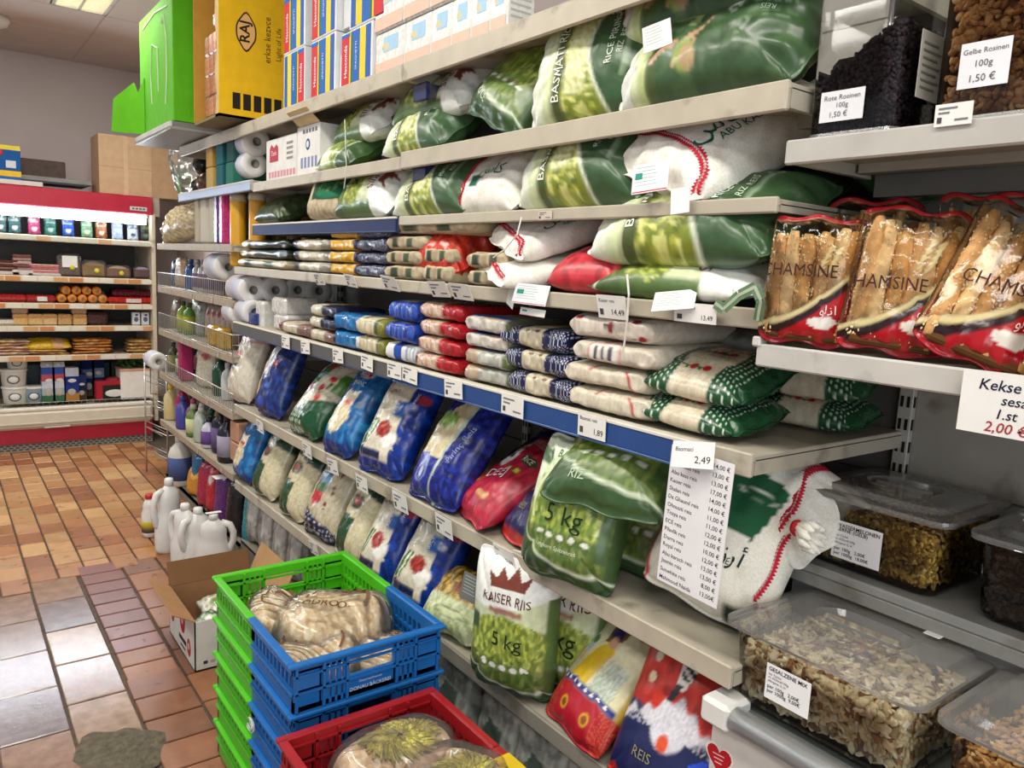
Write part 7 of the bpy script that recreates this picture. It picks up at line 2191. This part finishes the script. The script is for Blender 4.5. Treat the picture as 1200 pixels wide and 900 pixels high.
# ------------------------------------------------------------------ white carton on the floor
t = thing('carton_box', 'open white and brown carton with red round print on the floor', 'box', (.70, 2.74, .0))
bw, bd, bh = .32, .37, .19; K = '#9a7452'; Wc = '#d6d3cd'
m = MB(); m.box(0, 0, 0, bw, .004, bh, Wc); m.box(0, .0035, 0, bw, .006, bh, K); m.build('front_wall', 'card', t)
m = MB(); m.box(0, 0, 0, .004, bd, bh, Wc); m.box(.0035, .005, 0, .006, bd, bh, K); lw = m.build('side_wall', 'card', t)
m = MB(); m.box(bw - .005, 0, 0, bw, bd, bh, K); m.build('side_wall', 'card', t)
m = MB(); m.box(0, bd - .005, 0, bw, bd, bh, K); m.build('back_wall', 'card', t)
m = MB(); m.box(0, 0, 0, bw, bd, .004, K); m.build('base', 'card', t)
def flap(x, y, z, ax, ay, w, d, col, th=.004):
    m = MB(); ax, ay = np.array(ax, float), np.array(ay, float); n = np.cross(ax, ay); n /= np.linalg.norm(n)
    m.prism([(0, 0), (w, 0), (w, d), (0, d)], (x, y, z), ax, ay, n, th, col); return m.build('flap', 'card', t)
flap(0, 0, bh, (0, 1, 0), (-.55, 0, .32), bd, .14, '#a67e58')
flap(0, bd, bh, (1, 0, 0), (0, .35, .8), bw, .11, '#7c5a3c')
flap(bw, bd, bh, (0, -1, 0), (.35, 0, .8), bd, .15, '#b08a60')
m = MB(); m.prism([(0, 0), (.2, 0), (.2, .09), (0, .09)], (.09, 0.0, bh), (1, 0, 0), (0, .9, .28), (0, 0, 1), .004, '#dcd9d3'); m.build('flap', 'card', t)
m = MB()
for (y, z, ry, c) in ((.17, .13, .05, '#a8282e'), (.32, .10, .035, '#b03a3c'), (.08, .06, .035, '#b03a3c')):
    m.ell((-.0005, y, z), (.0012, ry * .75, ry), c, 18, 8); m.ell((-.0012, y, z + .005), (.0012, ry * .4, ry * .4), '#d8b0aa', 12, 6)
m.box(-.0008, .12, .045, .0, .22, .062, '#2a2624'); m.box(-.0008, .13, .022, 0, .2, .03, '#5a3a34')
m.ell((.17, -.0005, .125), (.03, .0012, .025), '#b03a3c', 18, 8); m.ell((.17, -.0012, .125), (.018, .0012, .014), '#e0dcd6', 14, 6); m.box(.14, -.0008, .075, .2, 0, .09, '#2a2a2c')
m.box(.03, -.0008, .022, .045, 0, .034, '#3a3a3a')
for k in range(9): m.box(.055 + k * .022, -.0008, .022, .071 + k * .022, 0, .032, '#a8a6a4')
m.build('print', 'ink', t)
for k, (x, y, c1, c2, n_) in enumerate(((.10, .12, '#1f6a3c', '#cfd2c4', 'green'), (.2, .16, '#cdbfb0', '#9a3a34', 'pale'), (.27, .22, '#c08a3a', '#7a4a2a', 'golden'), (.15, .26, '#d2cfc6', '#7a8a4a', 'white'))):
    def dd(u, v, W_, L_, a=c1, b=c2): return Print(u, v, W_, L_, a).ell(.1, .1, .5, .4, b).mott(np.ones(len(u)), [b], 8, 500)
    sack('packet', f'{n_} food packet lying inside the white carton', dd, .12, .16, .05, (rng.uniform(-1, 1), 1, 0), (-.1, -.3, 1), rest=.075, xy=(.70 + x, 2.74 + y), nu=14, nv=16, cat='packet', mat='shiny')

# ------------------------------------------------------------------ boxes on the top shelf
# green box with torn flap
t = thing('green_box', 'large bright green cardboard box on the far end of the top shelf', 'box', (1.00, 4.20, 2.155))
GB = '#57a818'
m = MB(); m.box(0, 0, 0, .28, .74, .62, GB, .004); m.build('carton', 'card', t)
m = MB()
for pts in (((.10, .10), (.07, .22), (.07, .42), (.12, .53), (.16, .50)), ((.25, .18), (.26, .40), (.38, .44), (.42, .30), (.40, .14)), ((.05, .56), (.3, .585), (.6, .56))):
    m.tube([(-.001, y + .05, z) for y, z in pts], .004, '#c9dcb8', 5)
m.build('line_drawing', 'ink', t)
m = MB(); m.box(-.03, -.05, -.05, .5, .75, -.035, '#8a8784', .003); m.box(-.03, -.05, -.035, -.02, .75, -.01, '#c9c6c2'); m.box(0, 0, -.034, .5, .7, -.002, '#77746f'); m.build('tray', 'paint', t)
m = MB(); m.prism([(0, 0), (.26, .02), (.24, .2), (.08, .28), (.05, .22), (0, .30)], (-.005, .62, .0), (-.5, .86, 0), (0, 0, 1), (.86, .5, 0), .005, '#5fb31c'); m.build('torn_flap', 'card', t)
# yellow box with lettering
t = thing('yellow_box', 'tall yellow cardboard box with torn side, dark lettering sideways', 'box', (1.05, 3.62, 2.115))
YB_ = '#e2b41c'
m = MB(); m.box(.0, 0, 0, .42, .004, .64, YB_); m.box(.41, 0, 0, .42, .4, .64, YB_); m.box(0, .395, 0, .42, .4, .64, '#b88a3a'); m.box(0, 0, 0, .42, .4, .012, '#7a6a44'); m.build('carton', 'card', t)
m = MB(); m.prism([(0, 0), (.05, 0), (.03, .1), (.055, .2), (.02, .3), (.05, .42), (.04, .64), (0, .64)], (0, .004, 0), (0, 1, 0), (0, 0, 1), (1, 0, 0), .004, '#b8a27c'); m.build('torn_side', 'card', t)
for r_ in range(4):
    for c_ in range(3):
        m = MB(); m.box(-.036, -.028, 0, .036, .028, .088, ['#a8714e', '#b27c58', '#9c6846'][(r_ + c_) % 3], .006); o = m.build('food_pack', 'shiny'); tag(o, 'brown packet in the torn yellow box, %s layer, %s of three' % (['bottom', 'second', 'third', 'top'][r_], ['nearest', 'middle', 'farthest'][c_]), 'packet', 'brown packets in the yellow box'); o.location = (1.092, 3.70 + c_ * .062, 2.13 + r_ * .09)
m = MB()
ex, ey = (0, 0, 1), (-1, 0, 0)
m.prism([(.04 * math.cos(a) * (1 + .12 * math.cos(4 * a)) * 1.9, .04 * math.sin(a) * 1.15) for a in np.linspace(0, 2 * math.pi, 24, endpoint=False)], (.12, -.0004, .375), ex, ey, (0, -1, 0), .0006, '#3a2410')
m.prism([(.036 * math.cos(a) * (1 + .12 * math.cos(4 * a)) * 1.9, .036 * math.sin(a) * 1.1) for a in np.linspace(0, 2 * math.pi, 24, endpoint=False)], (.12, -.0011, .375), ex, ey, (0, -1, 0), .0006, '#dfae6a')
put_text(m, 'RAJ', (.12, -.0019, .375), ex, ey, .062, '#2a1a10', bold=.02)
put_text(m, 'erkae kezvce', (.215, -.001, .36), ex, ey, .042, '#4a2c14', sx=.9); put_text(m, 'Light of Life', (.27, -.001, .35), ex, ey, .034, '#6a4418', sx=.9)
for k in range(7): m.box(.06 + k * .047, -.0006, .04, .06 + k * .047 + .034, 0, .11, '#241f1c')
for k in range(3): m.box(.33 + .012 * k, -.0006, .22, .334 + .012 * k, 0, .46 - .06 * k, '#6a4418')
m.build('lettering', 'ink', t)
m = MB(); m.box(1.06, 3.66, 2.51, 1.14, 3.74, 2.57, '#b03038', .01).ell((1.08, 3.66, 2.56), (.03, .02, .02), '#d8c9c0'); o = m.build('food_pack', 'shiny'); tag(o, 'red and white packet on top of the brown packets', 'packet')


# blue, red and yellow cartons, stacked two high
def pasta(label, y1, y0, z, h, flip=False, x0=1.165, pale=False):
    t = thing('food_carton', label, 'carton', (x0, y0, z), group='blue red and yellow cartons')
    w = y1 - y0
    m = MB(); m.box(0, 0, 0, .16, w, h, '#d9dbdc' if not pale else '#cfd1d2', .002); m.build('carton', 'card', t)
    if pale: return t
    m = MB()
    S = [(.02, .28, '#c22a34'), (.28, .325, '#e2c43a'), (.325, .39, '#2a6a3c'), (.39, .62, '#1f5fb0'), (.62, .80, '#e0c426'), (.80, .95, '#2358a4')]
    for a, b, c in S:
        if flip: a, b = 1 - b, 1 - a
        m.box(-.0012, w * (1 - b), .006, .0, w * (1 - a), h - .006, c)
    e_ = (w * (1 - .16) if not flip else w * .16)
    m.box(-.0016, e_ - w * .14, h * .90, -.0011, e_ + w * .14, h - .006, '#1f5fb0')
    m.build('print', 'ink', t)
    k = MB(); put_text(k, 'Hasconda', (-.0018, w * (1 - .16) if not flip else w * .16, h * .46), (0, 0, 1), (0, 1, 0), .030, '#d8dcf0', bold=.01, sx=.9)
    put_text(k, 'SPAGHETTI', (-.0018, w * .5, h * .5), (0, 0, 1), (0, 1, 0), .018, '#c9d6ea'); k.build('lettering', 'ink', t)
    return t


def yy(px, py): return at_x(px, py, 1.16)[0]


y_ = [yy(331, 122), yy(355, 115), yy(363, 112), yy(391, 101), yy(398, 98), yy(434, 86)]
pasta('blue red and yellow carton, lower left one beside the yellow box', y_[0], y_[1], Z6, .205, True)
pasta('blue red and yellow carton, upper left one beside the yellow box', y_[0], y_[1], Z6 + .207, .21)
pasta('blue red and yellow carton, lower middle one of the top shelf', y_[2], y_[3], Z6, .20)
pasta('blue red and yellow carton, upper middle one of the top shelf', y_[2], y_[3], Z6 + .203, .22)
pasta('blue red and yellow carton, lower right one of the top shelf', y_[4], y_[5], Z6, .175)
pasta('blue red and yellow carton, upper right one, turned over', y_[4] - .06, y_[5] - .075, Z6 + .177, .24, True)
pasta('plain pale carton standing between the middle and right colourful cartons', y_[3] - .002, y_[4] + .002, Z6, .12, pale=True, x0=1.18); pasta('plain pale carton stacked above between the colourful cartons', y_[3] - .004, y_[4] - .06, Z6 + .207, .21, pale=True, x0=1.19)


# white shrink packs with pale blue print
def milkpack(label, y1, y0, z, h, x0=1.17):
    t = thing('carton_pack', label, 'carton pack', (x0, y0, z), group='white cartons with pale blue print')
    w = y1 - y0
    m = MB(); m.box(0, 0, 0, .09, w, h, '#dcdcd8', .006); m.build('carton', 'shiny', t)
    m = MB(); m.box(-.0008, w * .2, h * .5, 0, w * .7, h * .85, '#9fc4de'); m.box(-.0008, .004, .004, 0, w - .004, h * .28, '#d8b8a4'); m.ell((-.0002, w * .6, h * .62), (.001, w * .15, h * .12), '#c9c49a', 10, 6)
    for k in range(5): m.box(.012, -.0008, h * .25 + k * h * .12, .075, 0, h * .29 + k * h * .12, '#b4b4b0')
    m.build('print', 'ink', t)
    return t


ys_ = [yy(436, 85), yy(470, 73), yy(501, 62), yy(525, 54), yy(548, 45), yy(570, 37), yy(590, 30)]
nm = ['first', 'second', 'third', 'fourth', 'fifth', 'sixth']
for k in range(6):
    milkpack('white carton with pale blue print, lower row, %s from the left' % nm[k], ys_[k], ys_[k + 1] + .003, Z6, .125)
    milkpack('white carton with pale blue print, upper row, %s from the left' % nm[k], ys_[k], ys_[k + 1] + .003, Z6 + .127, .15, x0=1.165)

# white carton boxes on the second shelf
def wbox(label, pxa, pxb, py, h, x0=1.19, d=.26):
    a, b = at_x(pxa, py, x0)[0], at_x(pxb, py, x0)[0]
    t = thing('carton_box', label, 'box', (x0, b, Z5 - .010))
    w = a - b
    m = MB(); m.box(0, 0, 0, d, w, h, '#d9d7d4', .003); m.build('carton', 'card', t)
    return t, w, h
t, w, h = wbox('white carton with red house emblem on the second shelf', 312, 347, 190, .175)
m = MB(); m.prism([(-.05, -.035), (.05, -.035), (.05, .02), (.03, .035), (.0, .022), (-.03, .038), (-.05, .02)], (-.0006, w * .72, h * .66), (0, -1, 0), (0, 0, 1), (-1, 0, 0), .0006, '#b03a44')
for k in range(9): m.box(-.0008, .01 + k * w * .1, .015, 0, .01 + k * w * .1 + w * .07, .04, '#c98a90')
for k in range(4): m.box(-.0008, w * .1, h * .45 + k * .02, 0, w * .3, h * .45 + k * .02 + .01, '#8a8886')
m.build('print', 'ink', t)
m = MB(); put_text(m, 'Tavin', (-.0016, w * .72, h * .66), (0, -1, 0), (0, 0, 1), .03, '#e6d6d6'); m.build('lettering', 'ink', t)
t, w, h = wbox('white carton with open lid and small blue round emblem', 348, 374, 186, .19)
m = MB(); m.ell((-.0003, w * .5, h * .62), (.0012, .022, .022), '#34507a', 16, 8); m.ell((-.0008, w * .5, h * .62), (.0012, .014, .014), '#cfd6e0', 14, 6)
for k in range(5): m.box(-.0008, .02 + k * .035, .03, 0, .04 + k * .035, .07, '#7a86a8'); m.box(-.0008, .02 + k * .03, h - .03, 0, .04 + k * .03, h - .015, '#6a6a6e')
m.build('print', 'ink', t)
m = MB(); m.prism([(0, 0), (.26, 0), (.26, .1), (0, .1)], (0, w, h), (1, 0, 0), (0, .5, .6), (0, -1, 0), .004, '#b89a6a'); m.prism([(0, 0), (.2, 0), (.2, .09), (0, .09)], (0, 0, h), (0, 1, 0), (-.6, 0, .5), (0, 0, 1), .003, '#cfb98a'); m.build('flap', 'card', t)

# ------------------------------------------------------------------ price list and loose tags
y, z = at_x(788, 528, 1.132)
wl = .148; hl = .265
t = thing('price_list', 'long white printed rice price list hanging from the blue railed shelf', 'price list', M4=basis((.0, -1, -.04), (0, -.04, 1), (-1, 0, 0), (1.132, y + .002, z)))
m = MB(); m.box(0, -hl, -.0006, wl, .012, .0006, '#e6e6e8'); m.build('paper', 'paper', t)
m = MB()
rows = [('', '14,00 €'), ('Mahmoud reis', '13,00 €'), ('Abu kass reis', '13,00 €'), ('Kaiser reis', '17,00 €'), ('Shalan reis', '14,00 €'), ('Da Ghaund reis', '14,00 €'), ('Ohnuuti reis', '11,00 €'), ('Tosya reis', '11,00 €'), ('ECE reis', '12,00 €'), ('Pilavlik reis', '12,00 €'), ('Durra reis', '10,00 €'), ('Royal reis', '12,00 €'), ('Abu karach reis', '13,00 €'), ('Jasmin reis', '13,00 €'), ('Sunwhite reis', '8,00 €'), ('Mahmood Naida', '13,00€')]
for k, (a, b) in enumerate(rows):
    yl = -.002 - k * .0166
    if a: put_text(m, a, (.006, yl - .004, .0009), (1, 0, 0), (0, 1, 0), .0118, '#33333a', 'L', .004)
    put_text(m, b, (wl - .008, yl, .0009), (1, 0, 0), (0, 1, 0), .0125, '#33333a', 'R', .004)
m.build('lettering', 'ink', t)


def loose(label, px, py, X, w, h, n=(-1, -.2, .1), roll=0., cols=('#e2e2e0',), lines=True, cat='tag', txt=None):
    y, z = at_x(px, py, X)
    n = np.array(n, float); n /= np.linalg.norm(n); up = np.array([0, 0, 1.]); up -= n * up.dot(n); up /= np.linalg.norm(up); rt = np.cross(up, n)
    up = up * math.cos(R(roll)) + rt * math.sin(R(roll)); rt = np.cross(up, n)
    t = thing('paper_tag', label, cat, M4=basis(rt, up, n, (X, y, z)))
    m = MB(); m.box(-w / 2, -h / 2, -.0006, w / 2, h / 2, .0006, cols[0]); m.build('paper', 'paper', t)
    k = MB()
    if lines:
        for i in range(6): k.box(-w * .4, h * (.36 - i * .12), .0006, w * (.1 + .05 * (i % 3)), h * (.385 - i * .12), .0009, '#a9b4b0')
    if txt: put_text(k, txt[0], (-w * .42, h * .2, .001), (1, 0, 0), (0, 1, 0), h * .24, '#3a3a40', 'L'); put_text(k, txt[1], (w * .42, -h * .2, .001), (1, 0, 0), (0, 1, 0), h * .38, '#2a2a30', 'R')
    if len(cols) > 1:
        k.box(-w * .48, -h * .47, .0006, w * .48, -h * .43, .0009, cols[1]); k.box(-w * .42, -.02 * h, .0006, -w * .22, h * .2, .001, '#2a8a7a')
    if k.n: k.build('print', 'ink', t)
    return t


loose('white sewn tag with red edge on the big white sack', 762, 208, 1.135, .075, .062, (-.9, -.3, .3), -8, ('#dfe0e2', '#c23a4a'))
loose('blank white card hanging before the big white sack', 797, 235, 1.135, .042, .048, (-1, -.1, .05), -6, ('#e6e6ea',), False)
loose('white sewn tag with green square hanging from the lower white sack', 622, 345, 1.13, .10, .05, (-.9, -.25, .3), 2, ('#d9dde0', '#c8707a'))
loose('striped end flap of the lower white sack hanging over the shelf edge', 600, 345, 1.135, .055, .06, (-.9, .3, .1), 14, ('#cfd6d2',), True)
loose('white flap with red line beneath the green square tag', 624, 366, 1.138, .085, .018, (-1, -.1, .2), 2, ('#dcdcda', '#b84a54'), False)
loose('white barcode tag on the upper right green sack', 770, 42, 1.17, .06, .055, (-.9, -.3, .2), -14, ('#dcdcd8',), True)
loose('grey barcode tag at the left shoulder of the crowned five kilo sack', 553, 690, 1.12, .07, .075, (-.9, -.3, .1), 8, ('#6e706e',), True)
loose('white printed tag lying on the edge before the crowned sack', 790, 352, 1.13, .085, .045, (-.8, -.2, .6), -10, ('#e2e2de',), True)
loose('white price tag above the rice price list', 812, 533, 1.118, .085, .05, (-.95, -.2, .3), -8, ('#e4e4e4',), False, 'price tag', ('Basmati', '2,49'))
# string and handles
m = MB()
yz = lambda px, py, X: (X, *at_x(px, py, X))
m.tube([yz(735, 322, 1.142), yz(737, 345, 1.125), yz(735, 375, 1.128), yz(732, 400, 1.135), yz(729, 420, 1.14)], .0022, '#dcdad2', 5)
o = m.build('string', 'plastic'); tag(o, 'white cord hanging from the bright green basmati sack', 'string')
m = MB(); m.tube([yz(611, 255, 1.144), yz(606, 275, 1.13), yz(592, 292, 1.13), yz(578, 302, 1.14)], .002, '#d6d4cc', 5); o = m.build('string', 'plastic'); tag(o, 'white cord hanging between the bulging sack and red bag', 'string')
m = MB(); m.tube([yz(404, 140, 1.145), yz(405, 170, 1.14), yz(406, 200, 1.14), yz(403, 221, 1.142)], .0018, '#cfccc2', 5); o = m.build('string', 'plastic'); tag(o, 'thin white cord hanging over the second shelf edge at left', 'string')
# loose green handle strap of the crowned sack
m = MB()
pts = [yz(838, 355, 1.135), yz(848, 362, 1.12), yz(866, 346, 1.125), yz(885, 336, 1.13), yz(892, 352, 1.12), yz(888, 376, 1.125)]
for a, b in zip(pts[:-1], pts[1:]):
    a, b = np.array(a), np.array(b); d = b - a; n = np.array([-1, 0, .15]); s_ = np.cross(d, n); s_ = s_ / np.linalg.norm(s_) * .010
    m.add([a - s_, b - s_, b + s_, a + s_, a - s_ * .3 + n * .001, b - s_ * .3 + n * .001, b + s_ * .3 + n * .001, a + s_ * .3 + n * .001], [(0, 1, 2, 3), (3, 2, 1, 0), (4, 5, 6, 7), (7, 6, 5, 4)], np.array([lin('#7a9a72')] * 4 + [lin('#cfdac8')] * 4))
o = m.build('handle_strap', 'film'); tag(o, 'pale green handle strap of the crowned sack hanging over the edge', 'strap')
# clean up the temporary type-setting scene
bpy.data.scenes.remove(_TSC)
